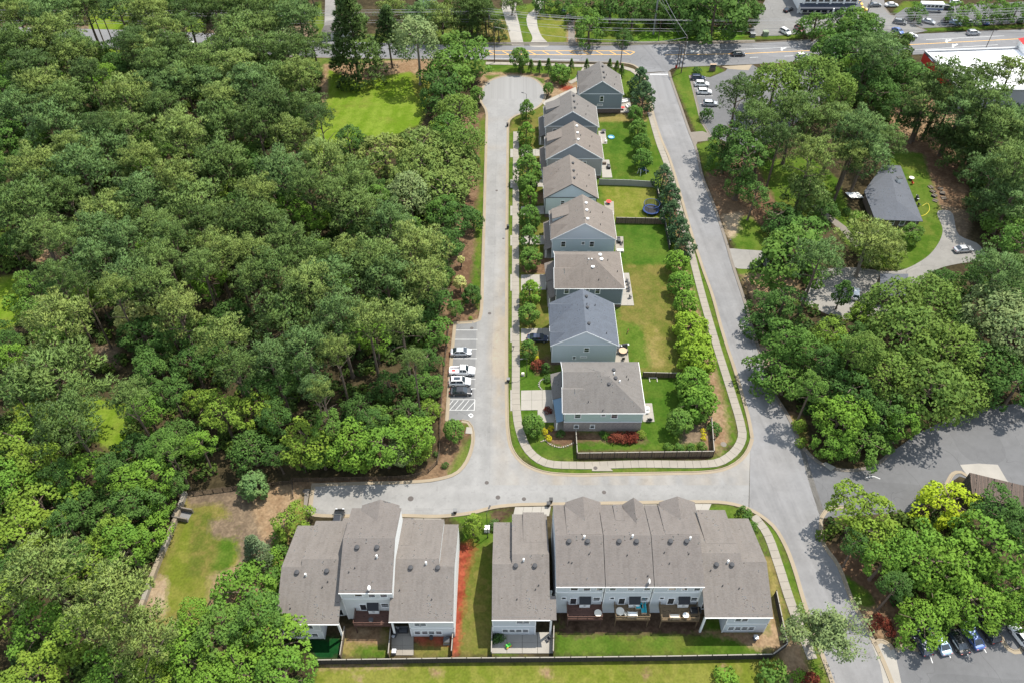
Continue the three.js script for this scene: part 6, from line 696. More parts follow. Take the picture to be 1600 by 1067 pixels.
tree('lime_tree', 'broad', 'lime', 1476, 786, 9.6, 8, 'vivid yellow-lime tree beside the timber shelter'); {
  const base = G(1262, 1010), t = thing('willow_oak', 'sparse grey-green tree with bare limbs overhanging the side road', 'tree', base.x, 0, base.z), r = rngOf(77), w = new MB(), f = new Foliage(88), tips = [];
  const grow = (p, d, len, rad, lev) => { const n = 3, pts = [p], q = d.clone(); let e = p; for (let i = 0; i < n; i++) { q.add(V((r() - 0.5) * 0.5, (r() - 0.3) * 0.25, (r() - 0.5) * 0.5)).normalize(); e = e.clone().addScaledVector(q, len / n); pts.push(e); } w.tube(pts, pts.map((_, i) => rad * (1 - 0.6 * i / n)), lev > 2 ? 4 : 6); if (lev >= 2) tips.push([e, lev], [pts[2], lev]); if (lev < 4) for (let k = 0; k < (lev ? 3 : 7); k++) { const a = k * 2.4 + r(), s = pts[1 + Math.floor(r() * 3)]; grow(s, q.clone().multiplyScalar(0.7).add(V(Math.cos(a), 0.25 + 0.3 * r(), Math.sin(a))).normalize(), len * (0.55 + 0.2 * r()), rad * 0.5, lev + 1); } };
  grow(V(0, 0, 0), V(0.16, 1, 0.05).normalize(), 7.2, 0.3, 0); w.build('trunk', M.palebark, t);
  for (const [p, lev] of tips) { const lush = p.x < 1.6 ? 0.8 : p.z < -2 ? 0.3 : 0.12; if (r() > lush + 0.08) continue; f.puff(p, 0.6 + 0.45 * r(), V(1, 6, 0), Math.round(40 * lush + 12), 0.3, 'l', 0.7); }
  const c = mesh('crown', f.geo(), LEAF.grey[0], t);
} tree('broadleaf_tree', 'column', 'dark', 1318, 455, 5, 9, 'narrow dark tree standing on the gravel drive'); tree('broadleaf_tree', 'column', 'dark', 1356, 470, 4, 7, 'small dark tree beside the cottage roof'); tree('broadleaf_tree', 'broad', 'yellow', 456, 812, 6.6, 7, 'yellow-green tree at the corner of the end townhouse'); tree('dead_tree', 'wispy', 'twig', 338, 42, 9, 14, 'leafless brown-grey tree beside the road in the wood', 'tree', undefined, { bark: M.palebark });
tree('pine_tree', 'pine', 'palepine', 1362, 375, 13, 16, 'spreading pine in front of the ranch house', 'tree', undefined, { bark: M.palebark });
for (const [a, b, h, lean] of [[152, 45, 18, 0.06], [172, 60, 20, 0.05]]) { const p = G(a, b); tree('pine_tree', 'pine', 'pine', 0, 0, 6, h, a < 160 ? 'bare-stemmed pine by the road gap in the wood' : 'taller bare-stemmed pine beside the sunny gap', 'tree', undefined, { at: G(a + 10, b + 22) }); }
// rows along street and road
const ORD = ['first', 'second', 'third', 'fourth', 'fifth', 'sixth', 'seventh', 'eighth', 'ninth', 'tenth', 'eleventh', 'twelfth', 'thirteenth', 'fourteenth', 'fifteenth'];
[[833, 662, 4.4, 5], [826, 545, 3.7, 5], [826, 489, 4.9, 6], [829, 456, 4.8, 6], [829, 402, 5.6, 6.4], [826, 371, 5.4, 6.4], [828, 337, 5.8, 6.6], [828, 306, 4.2, 6], [826, 286, 5.6, 6.6], [825, 262, 6.4, 6.6], [822, 236, 4, 6], [822, 207, 4.8, 7], [823, 170, 4.6, 7]].forEach(([a, b, D, H], i) => tree('street_tree', i > 11 ? 'column' : i % 2 ? 'column' : 'dense', i % 4 === 3 ? 'bright' : 'mid', a, b, D * (i % 2 ? 1.12 : 1.06), H, `${ORD[i]} street tree along the house fronts, counted from the corner house`, 'tree', 'street trees along the house fronts'));
[[1091, 628, 7, 7], [1085, 600, 7, 7], [1090, 562, 6.8, 7.2], [1086, 535, 6.4, 7], [1079, 508, 6.6, 7], [1072, 470, 5.4, 6.6], [1064, 441, 5.6, 6.6], [1059, 408, 5.6, 6.6]].forEach(([a, b, D, H], i) => tree('maple_tree', 'dense', i > 1 && i < 5 ? 'maple' : 'bright', a, b, D * 1.1, H, `${ORD[i]} bright maple of the garden row beside the side road, counted from the corner`, 'tree', 'maples along the garden backs'));
[[1072, 384, 5, 7], [1062, 358, 5.6, 8], [1050, 332, 5.4, 8], [1048, 306, 5.8, 8], [1036, 276, 5.6, 8]].forEach(([a, b, D, H], i) => tree('evergreen_tree', 'column', 'blue', a, b, D * 1.08, H, `${ORD[i]} dark evergreen of the screen by the trampoline, counted from the maples`, 'tree', 'dark evergreen screen'));
[[1004, 246, 5, 6.4], [1003, 222, 5, 6.4], [998, 199, 4.8, 6.4], [993, 176, 4.4, 6]].forEach(([a, b, D, H], i) => tree('garden_tree', 'dense', 'mid', a, b, D * 1.15, H, `${ORD[i]} green garden tree from the white vinyl fence towards the main road`, 'tree', 'garden trees of the upper gardens'));
tree('evergreen_tree', 'column', 'blue', 1000, 128, 6.8, 9, 'tall blue-green evergreen behind the dark blue end house'); tree('evergreen_tree', 'column', 'blue', 1006, 152, 7.6, 9, 'broad blue-green evergreen nearer the dark blue house patio'); tree('garden_tree', 'dense', 'mid', 1062, 657, 5.4, 6, 'round green tree on the lawn of the corner house garden'); tree('small_tree', 'dense', 'mid', 857, 137, 3.6, 4.4, 'small tree by the walk at the cul-de-sac rim');
[[814, 107], [830, 105], [843, 107], [857, 105], [869, 112], [893, 104], [917, 104], [953, 104], [964, 107], [972, 112]].forEach(([a, b], i) => tree('conical_evergreen', 'spire', 'mid', a, b - 4, i === 4 || i === 3 ? 2.4 : 2, i === 3 ? 5.6 : 4.6, `${ORD[i]} small pointed evergreen along the grass between cul-de-sac and main road`, 'tree', 'pointed evergreens by the main road')); tree('evergreen_tree', 'dense', 'mid', 876, 113, 6.6, 5, 'broad bushy evergreen above the red mulch bed');
// shrubs
const shrub = (colour, a, b, D, label, category = 'shrub', shape = 'shrub', H) => tree(category === 'hedge' ? 'hedge' : 'shrub', shape, colour, a, b, D, 1, label, category, undefined, { bush: true, stretch: H });
shrub('red', 842, 569, 3.4, 'dark red shrub mound before the blue-roofed house'); shrub('dark', 853, 574, 2.2, 'tall dark green shrub at the corner of the blue-roofed house', 'shrub', 'column'); shrub('gold', 838, 559, 1.3, 'small golden shrub beside the dark red mound');
shrub('red', 856, 640, 1.8, 'russet shrub beside the corner house drive', 'shrub'); shrub('gold', 861, 668, 1.3, 'golden shrub nearest the corner house porch'); shrub('gold', 857, 684, 1.5, 'golden shrub at the front of the curved bed'); shrub('gold', 851, 673, 1.4, 'golden shrub beside the young tree in the curved bed'); shrub('dark', 876, 677, 2, 'round dark green shrub below the corner house porch'); shrub('bright', 948, 681, 1.8, 'light green shrub beside the long red hedge'); shrub('dark', 942, 677, 1.6, 'dark green shrub against the stone wall');
shrub('dark', 858, 590, 2.2, 'green shrub at the garage corner of the corner house'); [[961, 683, 2.6], [971, 684, 2.4], [981, 684, 2.6], [991, 682, 2.4], [968, 680, 2.4], [985, 679, 2.4]].forEach(([a, b, D], i) => tree('shrub', 'shrub', 'red', a, b, D, 1, `${ORD[i]} dark red shrub of the row under the stone wall`, 'shrub', 'dark red shrubs under the stone wall', { bush: true })); shrub('yellow', 1003, 678, 2, 'pale yellow-green shrub at the rear corner of the corner house'); shrub('dark', 1117, 668, 3.2, 'dark round shrub outside the garden fence corner');
[[1045, 697], [1062, 698], [1080, 698], [1098, 696]].forEach(([a, b], i) => tree('shrub', 'shrub', 'mid', a, b, 2, 1, `${ORD[i]} green shrub inside the corner garden fence, from the lawn side`, 'shrub', 'shrubs inside the corner fence', { bush: true })); [[1099, 672], [1100, 679], [1100, 685]].forEach(([a, b], i) => tree('shrub', 'bush', 'gold', a, b, 1.1, 1, `${ORD[i]} golden tuft by the fence corner`, 'shrub', 'golden tufts by the fence', { bush: true }));
[[434, 838, 3.2], [428, 868, 3.6], [424, 900, 3.8], [424, 930, 4], [438, 858, 3], [440, 890, 3]].forEach(([a, b, D], i) => tree('hedge_shrub', 'shrub', i % 2 ? 'bright' : 'mid', a, b, D, 1, `${ORD[i]} shrub of the overgrown hedge along the end townhouse wall`, 'shrub', 'hedge shrubs along the end townhouse', { bush: true, stretch: 1.2 }));
shrub('dark', 681, 709, 1.3, 'upper of two round shrubs beside the rail fence curve'); shrub('dark', 695, 726, 1.5, 'lower of two round shrubs beside the rail fence curve'); shrub('yellow', 735, 497, 1.1, 'yellow-green shrub at the tip of the mulch island'); shrub('mid', 720, 473, 1.8, 'green shrub under the mulch island tree'); shrub('dark', 1105, 178, 4, 'dark tree-like shrub at the end of the lot grass', 'shrub', 'shrub', 1.5); shrub('dark', 1090, 110, 3.2, 'round shrub in the grass at the lot entrance');
[[758, 60], [764, 60], [771, 59], [780, 59], [789, 58]].forEach(([a, b], i) => tree('shrub', 'shrub', 'dark', a, b, 2, 1, `${ORD[i]} clipped round shrub across the main road, from the wood`, 'shrub', 'clipped shrubs across the main road', { bush: true }));
[[1373, 966], [1367, 978], [1385, 972], [1392, 985]].forEach(([a, b], i) => tree('shrub', 'shrub', 'red', a, b, 2, 1, `${ORD[i]} dark russet shrub in the bed by the lower lot, from the side road`, 'shrub', 'russet shrubs by the lower lot', { bush: true })); shrub('bright', 1250, 1056, 2.6, 'bright green shrub under the sparse grey tree'); shrub('red', 1268, 1062, 3, 'purple-red shrub under the sparse grey tree'); shrub('bright', 1135, 1058, 4, 'bright bush at the lower edge of the grass strip'); shrub('mid', 1210, 1052, 5, 'large green bush at the end of the grass strip');
shrub('bright', 1337, 338, 3.4, 'bright green shrub by the ranch house front', 'shrub'); shrub('dark', 1325, 330, 2.6, 'dark shrub beside the plank deck'); shrub('red', 1352, 345, 2, 'purple shrub at the ranch house corner'); shrub('yellow', 1250, 664, 3, 'dry yellow shrub at the road edge by the grove'); shrub('yellow', 1252, 690, 2.4, 'dry yellow weeds at the kerb by the grove'); shrub('mid', 1183, 413, 3, 'round green shrub at the mouth of the short drive'); shrub('bright', 14, 470, 4, 'bright shrub on the lawn at the wood edge', 'shrub', 'bush'); shrub('dark', 1250, 106, 3, 'dark shrub in the grass by the lot road');
shrub('darkpine', 773, 819, 2.4, 'dark green shrub beside the white meter box'); shrub('dark', 1164, 802, 3, 'dark shrub at the front corner of the corner townhouse'); shrub('mid', 1178, 822, 2.2, 'green shrub along the front wall of the corner townhouse'); shrub('dark', 778, 997, 1.6, 'dark potted plant group on the long patio', 'plant', 'bush');
// trees and bushes filling the woods between the tall crowns
{
  const areas = WOODS.filter((_, i) => i !== 4);
  const r = rngOf(31), bushes = [], ok = new Set(['litter', 'mulch', 'rough', 'dirt']);
  let n = 0; const spots = [];
  for (let i = 0; i < 60000 && n < 290; i++) {
    const x = (r() * 2 - 1) * 205, z = GZ0 + r() * (GZ1 - GZ0), [a, b] = survey(x, z); if ((a < 60 && b > 425 && b < 540) || (a > 140 && a < 215 && b > 610 && b < 720)) continue; if (a < -90 || a > 1690 || b < -40 || b > 1110) continue; if (!areas.some((q) => inside(a, b, q)) || kindAt(a, b) !== 'litter') continue; { const [ta, tb] = survey(x, z, 11); if (!areas.some((q) => inside(ta, tb, q))) continue; }
    let clear = true; for (const [px, pz, D, H] of planted) { const d = Math.hypot(px - x, pz - z); if (d < (H > 2 ? 0.3 * D + 1.9 : 1)) { clear = false; break; } } if (!clear) continue;
    const where = near(a, b), c = ['dark', 'mid', 'dark', 'dark', 'bright'][Math.floor(r() * 5)], D = 5.5 + 2.6 * r(), H = 8 + 5 * r(); n++;
    tree('understorey_tree', r() < 0.7 ? 'broad' : 'wispy', c, 0, 0, D, H, `${c === 'bright' ? 'bright' : c === 'mid' ? 'mid-green' : 'dark'} lower tree under the canopy ${where}`, 'tree', `${c} lower trees ${where}`, { at: V(x, 0, z) });
  }
  for (let i = 0; i < 90000 && bushes.length < 4600; i++) { const x = (r() * 2 - 1) * 205, z = GZ0 + r() * (GZ1 - GZ0), [a, b] = survey(x, z); if (areas.some((q) => inside(a, b, q)) && kindAt(a, b) === 'litter') bushes.push([x, z, 1.6 + 2.6 * r(), r()]); }
  const im = new THREE.InstancedMesh(variants.bush[1], LEAF.mid[0].clone(), bushes.length), m = new THREE.Matrix4(), q = new THREE.Quaternion(), c = new THREE.Color(); im.material.color.setRGB(1, 1, 1);
  bushes.forEach(([x, z, s, t], i) => { q.setFromAxisAngle(V(0, 1, 0), t * 6.28); im.setMatrixAt(i, m.compose(V(x, -0.1, z), q, V(s, s * (0.8 + 0.5 * t), s))); im.setColorAt(i, c.setRGB(0.045 + 0.06 * t, 0.085 + 0.075 * t, 0.026)); });
  im.name = 'undergrowth'; im.castShadow = im.receiveShadow = true; im.userData = { kind: 'stuff', label: 'low bushes and saplings covering the floor of the woods' }; scene.add(im);
}

// ---------------------------------------------------------------- vehicles
const paintOf = (r, g, b, metal = 0.2) => new THREE.MeshPhysicalMaterial({ color: RGB(r, g, b), roughness: 0.35, metalness: metal, clearcoat: 1, clearcoatRoughness: 0.06 });
const CARPAINT = { white: paintOf(0.75, 0.75, 0.74, 0), silver: paintOf(0.42, 0.43, 0.45, 0.5), black: paintOf(0.012, 0.012, 0.014), navy: paintOf(0.015, 0.025, 0.06), blue: paintOf(0.05, 0.1, 0.28), lightblue: paintOf(0.3, 0.42, 0.55), red: paintOf(0.18, 0.02, 0.02), grey: paintOf(0.12, 0.125, 0.13), yellow: paintOf(0.7, 0.4, 0.02), green: paintOf(0.15, 0.5, 0.06), tan: paintOf(0.4, 0.36, 0.3) };
const lampW = std(RGB(0.75, 0.76, 0.78), 0.15), lampR = std(RGB(0.4, 0.015, 0.01), 0.25), tyreM = std(RGB(0.018, 0.018, 0.018), 0.9), rimM = std(RGB(0.4, 0.4, 0.41), 0.35, { metalness: 0.7 });
const SHAPES = {   // length, width, then side profile [x, y] of body top, belt, roof [x0, x1, y], cabin foot [x0, x1]
  sedan: { L: 4.7, W: 1.82, hood: 0.92, belt: 0.98, tail: 1.0, roof: [-0.95, 0.55, 1.46], foot: [-1.75, 1.35] }, suv: { L: 4.65, W: 1.88, hood: 1.08, belt: 1.12, tail: 1.12, roof: [-1.75, 0.45, 1.72], foot: [-2.15, 1.15] },
  pickup: { L: 5.6, W: 1.98, hood: 1.18, belt: 1.2, tail: 1.14, roof: [-0.35, 0.75, 1.84], foot: [-0.55, 1.4] }, hatch: { L: 4.2, W: 1.78, hood: 0.98, belt: 1.02, tail: 1.04, roof: [-1.45, 0.45, 1.52], foot: [-1.95, 1.2] },
};
function makeCar(kind, colour, o = {}) {
  const s = SHAPES[kind], h = s.L / 2, w = s.W / 2, t = new THREE.Group(), P = CARPAINT[colour];
  // body: cross-sections along the car, each tucked in at the sills and rounded at the shoulders
  const sec = [[-h, 0.42, 0.74, 0.82], [-h + 0.08, 0.3, s.tail - 0.1, 0.94], [-h + 0.3, 0.26, s.tail, 0.98], [s.foot[0], 0.24, s.belt, 1], [s.foot[1], 0.24, s.belt, 1], [h - 0.75, 0.24, s.hood, 0.98], [h - 0.25, 0.26, s.hood - 0.14, 0.93], [h - 0.05, 0.3, s.hood - 0.32, 0.86], [h, 0.4, 0.62, 0.78]];
  const ring = ([x, y0, y1, k]) => [[-0.9, y0], [-1, y0 + 0.18], [-1, y1 - 0.16], [-0.9, y1 - 0.03], [-0.7, y1], [0.7, y1], [0.9, y1 - 0.03], [1, y1 - 0.16], [1, y0 + 0.18], [0.9, y0]].map(([z, y]) => V(x, y, z * w * k)), m = new MB(), rs = sec.map(ring);
  for (let i = 0; i + 1 < rs.length; i++) for (let k = 0; k < 10; k++) { if (kind === 'pickup' && i >= 1 && i < 3 && k === 4) continue; m.quad(rs[i][k], rs[i][(k + 1) % 10], rs[i + 1][(k + 1) % 10], rs[i + 1][k]); } m.poly(rs[0]); m.poly(rs[rs.length - 1]); m.build('body', P, t);
  if (kind === 'pickup') { const b = new MB(); b.box2(-h + 0.12, s.foot[0] - 0.05, 0.62, 0.66, -w * 0.72, w * 0.72).box2(-h + 0.06, -h + 0.12, 0.6, 1.08, -w * 0.72, w * 0.72).box2(-h + 0.1, s.foot[0], 0.6, 1.14, -w * 0.74, -w * 0.7).box2(-h + 0.1, s.foot[0], 0.6, 1.14, w * 0.7, w * 0.74); b.build('cargo_bed', P, t); if (o.cargo) new MB().box(-h + 1.0, 0.8, 0.1, 0.7, 0.26, 0.5).build('cargo', M.red, t); }
  const [r0, r1, ry] = s.roof, [f0, f1] = s.foot, rw = w * 0.72, fw = w * 0.95, by = s.belt - 0.01, tr = (x, y, z) => V(x, y, z);
  new MB().poly([tr(f1, by, -fw), tr(f1, by, fw), tr(r1, ry - 0.03, rw), tr(r1, ry - 0.03, -rw)]).build('windscreen', M.glass, t); new MB().poly([tr(f0, by, -fw), tr(f0, by, fw), tr(r0, ry - 0.03, rw), tr(r0, ry - 0.03, -rw)]).build('rear_window', M.glass, t);
  for (const z of [-1, 1]) { new MB().poly([tr(f0, by, z * fw), tr(f1, by, z * fw), tr(r1, ry - 0.03, z * rw), tr(r0, ry - 0.03, z * rw)]).build('side_window', M.glass, t); }
  const rf = new MB(); rf.poly([tr(r0 - 0.02, ry - 0.02, -rw), tr(r1 + 0.02, ry - 0.02, -rw), tr(r1 + 0.02, ry - 0.02, rw), tr(r0 - 0.02, ry - 0.02, rw)].reverse()); rf.poly([tr(r0 + 0.1, ry + 0.02, -rw * 0.85), tr(r1 - 0.1, ry + 0.02, -rw * 0.85), tr(r1 - 0.1, ry + 0.02, rw * 0.85), tr(r0 + 0.1, ry + 0.02, rw * 0.85)].reverse());
  for (const z of [-1, 1]) { rf.quad(tr(r0 - 0.02, ry - 0.02, z * rw), tr(r1 + 0.02, ry - 0.02, z * rw), tr(r1 - 0.1, ry + 0.02, z * rw * 0.85), tr(r0 + 0.1, ry + 0.02, z * rw * 0.85)).bar(tr(f1, by, z * fw), tr(r1, ry - 0.02, z * rw), 0.07).bar(tr(f0, by, z * fw), tr(r0, ry - 0.02, z * rw), 0.1).bar(tr((r0 + r1) / 2 - 0.1, by, z * fw * 1.0), tr((r0 + r1) / 2 - 0.1, ry - 0.02, z * rw), 0.07); } rf.quad(tr(r0 - 0.02, ry - 0.02, -rw), tr(r0 - 0.02, ry - 0.02, rw), tr(r0 + 0.1, ry + 0.02, rw * 0.85), tr(r0 + 0.1, ry + 0.02, -rw * 0.85)).quad(tr(r1 + 0.02, ry - 0.02, -rw), tr(r1 + 0.02, ry - 0.02, rw), tr(r1 - 0.1, ry + 0.02, rw * 0.85), tr(r1 - 0.1, ry + 0.02, -rw * 0.85)); rf.build('roof', P, t);
  if (o.sunroof) new MB().box2(r0 + 0.5, r1 - 0.35, ry + 0.024, ry + 0.034, -rw * 0.62, rw * 0.62).build('sunroof', M.glass, t);
  const wr = kind === 'sedan' || kind === 'hatch' ? 0.33 : 0.38; for (const x of [-h * 0.6, h * 0.62]) for (const z of [-1, 1]) { const k = new MB().tube([V(x, wr, z * (w - 0.24)), V(x, wr, z * (w + 0.01))], wr, 14).build('wheel', tyreM, t); new MB().tube([V(x, wr, z * (w - 0.1)), V(x, wr, z * (w + 0.02))], wr * 0.62, 10).build('rim', rimM, k); }
  for (const z of [-1, 1]) { new MB().box(h - 0.12, s.hood - 0.3, z * w * 0.66, 0.14, 0.14, 0.36).build('headlight', lampW, t); new MB().box(-h + 0.06, s.tail - 0.22, z * w * 0.74, 0.1, 0.18, 0.26).build('taillight', lampR, t); new MB().box(f1 - 0.35, by + 0.08, z * (w + 0.08), 0.18, 0.13, 0.16).build('mirror', P, t); }
  return t;
}
const carCache = {};
function car(kind, colour, a, b, turn, label, group, o = {}) {
  const key = kind + colour + JSON.stringify(o), p = G(a, b, 0.7), made = carCache[key], t = made ? made.clone() : (carCache[key] = makeCar(kind, colour, o));
  t.name = numbered(kind === 'pickup' ? 'pickup_truck' : 'parked_car'); t.userData = { label, category: kind === 'pickup' ? 'pickup truck' : 'car' }; if (group) t.userData.group = group; t.position.set(p.x, 0.03, p.z); t.rotation.y = turn; scene.add(t); return t;
}
const R = Math.PI / 180;
car('sedan', 'silver', 720, 549.5, 2 * R, 'silver sedan in the bay row, with free bays on both sides'); car('pickup', 'white', 722, 579, -1 * R, 'white pickup truck with open bed in the car park', undefined, { cargo: true }); car('suv', 'white', 718.5, 596, 1 * R, 'white car with black sunroof beside the pickup truck', undefined, { sunroof: true }); car('sedan', 'black', 720, 611, 0, 'black sedan next to the hatched bay');
car('sedan', 'navy', 840, 528, -3 * R, 'dark blue sedan on the drive of the blue-roofed house'); car('suv', 'black', 528, 812, 90 * R, 'black car parked at the garage of the three-unit row');
car('suv', 'navy', 1091, 121.5, -6 * R, 'dark blue car at the head of the parked row near the main road'); car('suv', 'white', 1097, 131, -4 * R, 'white car parked directly beside the dark blue one'); car('suv', 'white', 1101, 143, -3 * R, 'white car in the middle of the lot row, empty bay behind'); car('suv', 'silver', 1110, 161.5, -4 * R, 'silver car at the end of the row under the pines');
car('sedan', 'black', 1154, 84, 2 * R, 'black car driving on the main road past the junction'); car('hatch', 'white', 1254, 86.5, 3 * R, 'white car driving on the main road by the grass strip'); car('sedan', 'white', 1424, 55.5, 4 * R, 'white car turning into the main road at the shop entrance'); car('suv', 'silver', 1522, 51, 4 * R, 'silver car on the far lane by the store'); car('sedan', 'blue', 1404, 47.5, -65 * R, 'blue car waiting at the shop entrance'); car('suv', 'grey', 1407, 34, -25 * R, 'grey car at the edge of the tree-lined lot');
car('sedan', 'silver', 1452, 33, -35 * R, 'silver car parked beneath the first lot tree'); car('suv', 'black', 1486, 32, -15 * R, 'black car parked between the two lot trees'); car('hatch', 'lightblue', 1494, 35, -30 * R, 'pale blue car close to the black one between the lot trees'); car('suv', 'tan', 1515, 35, 0, 'tan car parked under the second lot tree'); car('sedan', 'blue', 1541, 33, 80 * R, 'bright blue car in the tree-lined lot'); car('suv', 'black', 1482, 12, -20 * R, 'black car in the back row behind the lot trees'); car('suv', 'grey', 1598, 31, 40 * R, 'grey car at the end of the tree-lined lot'); car('hatch', 'white', 1494, 3, 10 * R, 'white car at the top edge behind the bus');
car('sedan', 'white', 1394, 7, 0, 'white car in the aisle between shop and lot'); car('sedan', 'grey', 1368, 7, 5 * R, 'dark grey car beside the shop'); car('sedan', 'yellow', 1347, 14, -10 * R, 'yellow car at the shop corner'); car('hatch', 'yellow', 1341, 4, -60 * R, 'smaller yellow car further along the shop side'); car('suv', 'white', 1228, 49.5, -60 * R, 'white car nose to the road before the shop'); car('suv', 'red', 1250, 45.5, -70 * R, 'dark red car beside the tree before the shop'); car('sedan', 'black', 1233, 14, 40 * R, 'black car at the shop canopy end');
car('hatch', 'green', 882, 16, 80 * R, 'lime green car on the drive across the main road'); car('suv', 'black', 892, 27.5, 10 * R, 'black car on the drive behind the round tree'); car('sedan', 'white', 291, 66, 2 * R, 'white car on the road glimpsed through the wood');
car('sedan', 'silver', 1506, 389, 8 * R, 'silver sedan on the gravel beside the ranch house'); car('hatch', 'white', 1338, 459, 70 * R, 'white car by the cottage under the trees');
car('sedan', 'lightblue', 1469, 1001, 102 * R, 'pale blue car at the tree end of the lower lot'); car('sedan', 'black', 1496, 1000, 103 * R, 'black car between the two blue cars in the lower lot'); car('sedan', 'blue', 1520, 993, 104 * R, 'mid-blue car in the shaded lower lot'); car('suv', 'black', 1544, 984, 105 * R, 'tall black car at the kerb end of the lower lot'); car('suv', 'white', 1598, 996, 108 * R, 'white car beyond the kerb island of the lower lot'); car('hatch', 'navy', 1441, 1005, 100 * R, 'dark car half hidden beneath the pale green tree');
{ // small bus
  const p = G(1456, 11, 1.4), t = thing('bus', 'white minibus with blue stripe parked at the top edge', 'bus', p.x, 0.02, p.z, -4 * R); new MB().box(0, 1.75, 0, 8, 2.5, 2.4).build('body', CARPAINT.white, t); new MB().box(0, 1.2, 1.21, 8, 0.5, 0.04).build('stripe', CARPAINT.blue, t); for (let i = 0; i < 5; i++) new MB().box(-2.9 + i * 1.4, 2.2, 1.21, 1.1, 0.8, 0.04).build('window', M.glass, t); new MB().box(4.01, 2.1, 0, 0.04, 1.1, 2).build('windscreen', M.glass, t); for (const x of [-2.6, 2.6]) for (const z of [-1.1, 1.1]) new MB().tube([V(x, 0.45, z - 0.13), V(x, 0.45, z + 0.13)], 0.45, 14).build('wheel', tyreM, t);
}

// ---------------------------------------------------------------- poles, lamps, cables
const topOf = (a, b, bt) => { const z = G(a, b).z, v = (bt - 533.5) / FOCAL, dy = SP + v * CP, dz = CP - v * SP; return EYE + dy * z / dz; };
const tops = {};
function pole(key, a, b, bt, label, r = 0.17, arms = 1, mat = M.poleWood) {
  const p = G(a, b), h = Math.min(30, topOf(a, b, bt)), t = thing('utility_pole', label, 'utility pole', p.x, 0, p.z); new MB().tube([V(0, 0, 0), V(0, h, 0)], [r, r * 0.65], 8).build('pole', mat, t);
  for (let i = 0; i < arms; i++) { new MB().box(0, h - 0.5 - i * 1.1, 0.14, 0.12, 0.14, 2.6).build('crossarm', mat, t); for (const z of [-1.1, -0.4, 0.5, 1.2]) new MB().cyl(0, h - 0.42 - i * 1.1, h - 0.2 - i * 1.1, z + 0.1, 0.05, 0.04, 6).build('insulator', M.metal, t); } if (arms && r < 0.2) new MB().cyl(0.35, h - 3.2, h - 2.2, 0, 0.24, 0.24, 10).build('transformer', M.grey, t); tops[key] = V(p.x, h, p.z);
}
pole('A', 772.7, 98, 41, 'timber pole on the grass between wood and cul-de-sac', 0.16, 0); pole('B', 764, 63, 14, 'timber pole with crossarms by the clipped shrubs across the main road'); pole('C', 1021, 53.6, -40, 'tall grey transmission pole at the junction across the main road', 0.36, 2, M.poleSteel); pole('D', 1029, 64.6, 33, 'short guyed pole beside the tall transmission pole', 0.14, 0); pole('E', 969.6, 101.8, 62, 'timber pole at the grass corner by the dark blue end house', 0.15, 0); pole('F', 1057.6, 106, 70, 'slim pole nearest the junction corner of the car park grass', 0.15, 0); pole('G', 1061, 107, 71, 'slim pole second at the junction corner of the grass', 0.15, 0); pole('H', 1064.5, 114, 55, 'tall timber pole on the grass by the junction', 0.18, 1); pole('I', 1541.7, 74, 45, 'dark lamp-like pole beside the white-roofed store', 0.12, 0); pole('J', 1365, 45, 22, 'timber pole with crossarm at the shop entrance', 0.15, 1); pole('K', 1354, 26, -10, 'grey steel pole beside the shop', 0.28, 0, M.poleSteel); pole('N', 1112.6, 41, 5, 'slim pale pole at the bright green scrub', 0.13, 0, M.poleSteel); pole('O', 1145.6, 46.8, 0, 'pale pole in front of the dark wood across the road', 0.13, 0, M.poleSteel); pole('Q', 838, 22, -6, 'timber pole beside the curving pale drive', 0.13, 0);
function cable(name, label, pts, sag) { const list = []; for (let s = 0; s + 1 < pts.length; s++) for (let i = 0; i <= 14; i++) { const t = i / 14, p = pts[s].clone().lerp(pts[s + 1], t); p.y -= 4 * sag * t * (1 - t); list.push(p); } return tag(new MB().tube(list, 0.045, 4).build(name, M.cable), label, 'cable', 'overhead cables across the main road'); }
{ const off = (p, dy, dz) => V(p.x, p.y + dy, p.z + dz), west = V(-230, 13, tops.B.z + 4), east = V(230, 13, tops.J.z + 3), farE = V(240, 24, tops.C.z + 14), farW = V(-240, 22, tops.C.z + 4);
  [[-0.3, -1], [-0.3, 0.6], [-0.3, 1.3], [-1.6, 0], [-3.4, 0], [-4.2, 0.1]].forEach(([dy, dz]) => cable('overhead_cable', 'thin dark overhead cable strung along the far side of the main road', [off(west, dy, dz), off(tops.B, dy, dz), off(tops.D, dy + 0.8, dz * 0.3), off(tops.J, dy, dz), off(east, dy, dz)], 0.9));
  [[-0.4, -1], [-0.4, 1.2], [-1.5, -1], [-1.5, 1.2]].forEach(([dy, dz]) => cable('transmission_cable', 'high overhead cable hung from the tall transmission pole', [off(farW, dy, dz), off(tops.C, dy, dz), off(farE, dy, dz)], 1.6));
  cable('service_cable', 'cable crossing the junction from the tall pole to the grass corner', [off(tops.C, -4, 0), off(tops.H, -0.3, 0)], 0.8); cable('service_cable', 'cable from the grass corner pole to the pole by the end house', [off(tops.H, -0.6, 0), off(tops.E, -0.2, 0), off(tops.A, -0.2, 0)], 1); cable('guy_wire', 'guy wire from the tall pole down to the scrub', [off(tops.C, -6, 0), V(tops.C.x + 9, 0, tops.C.z + 1)], 0); cable('guy_wire', 'second guy wire from the tall pole down to the scrub', [off(tops.C, -8, 0), V(tops.C.x + 11, 0, tops.C.z + 2)], 0);
}
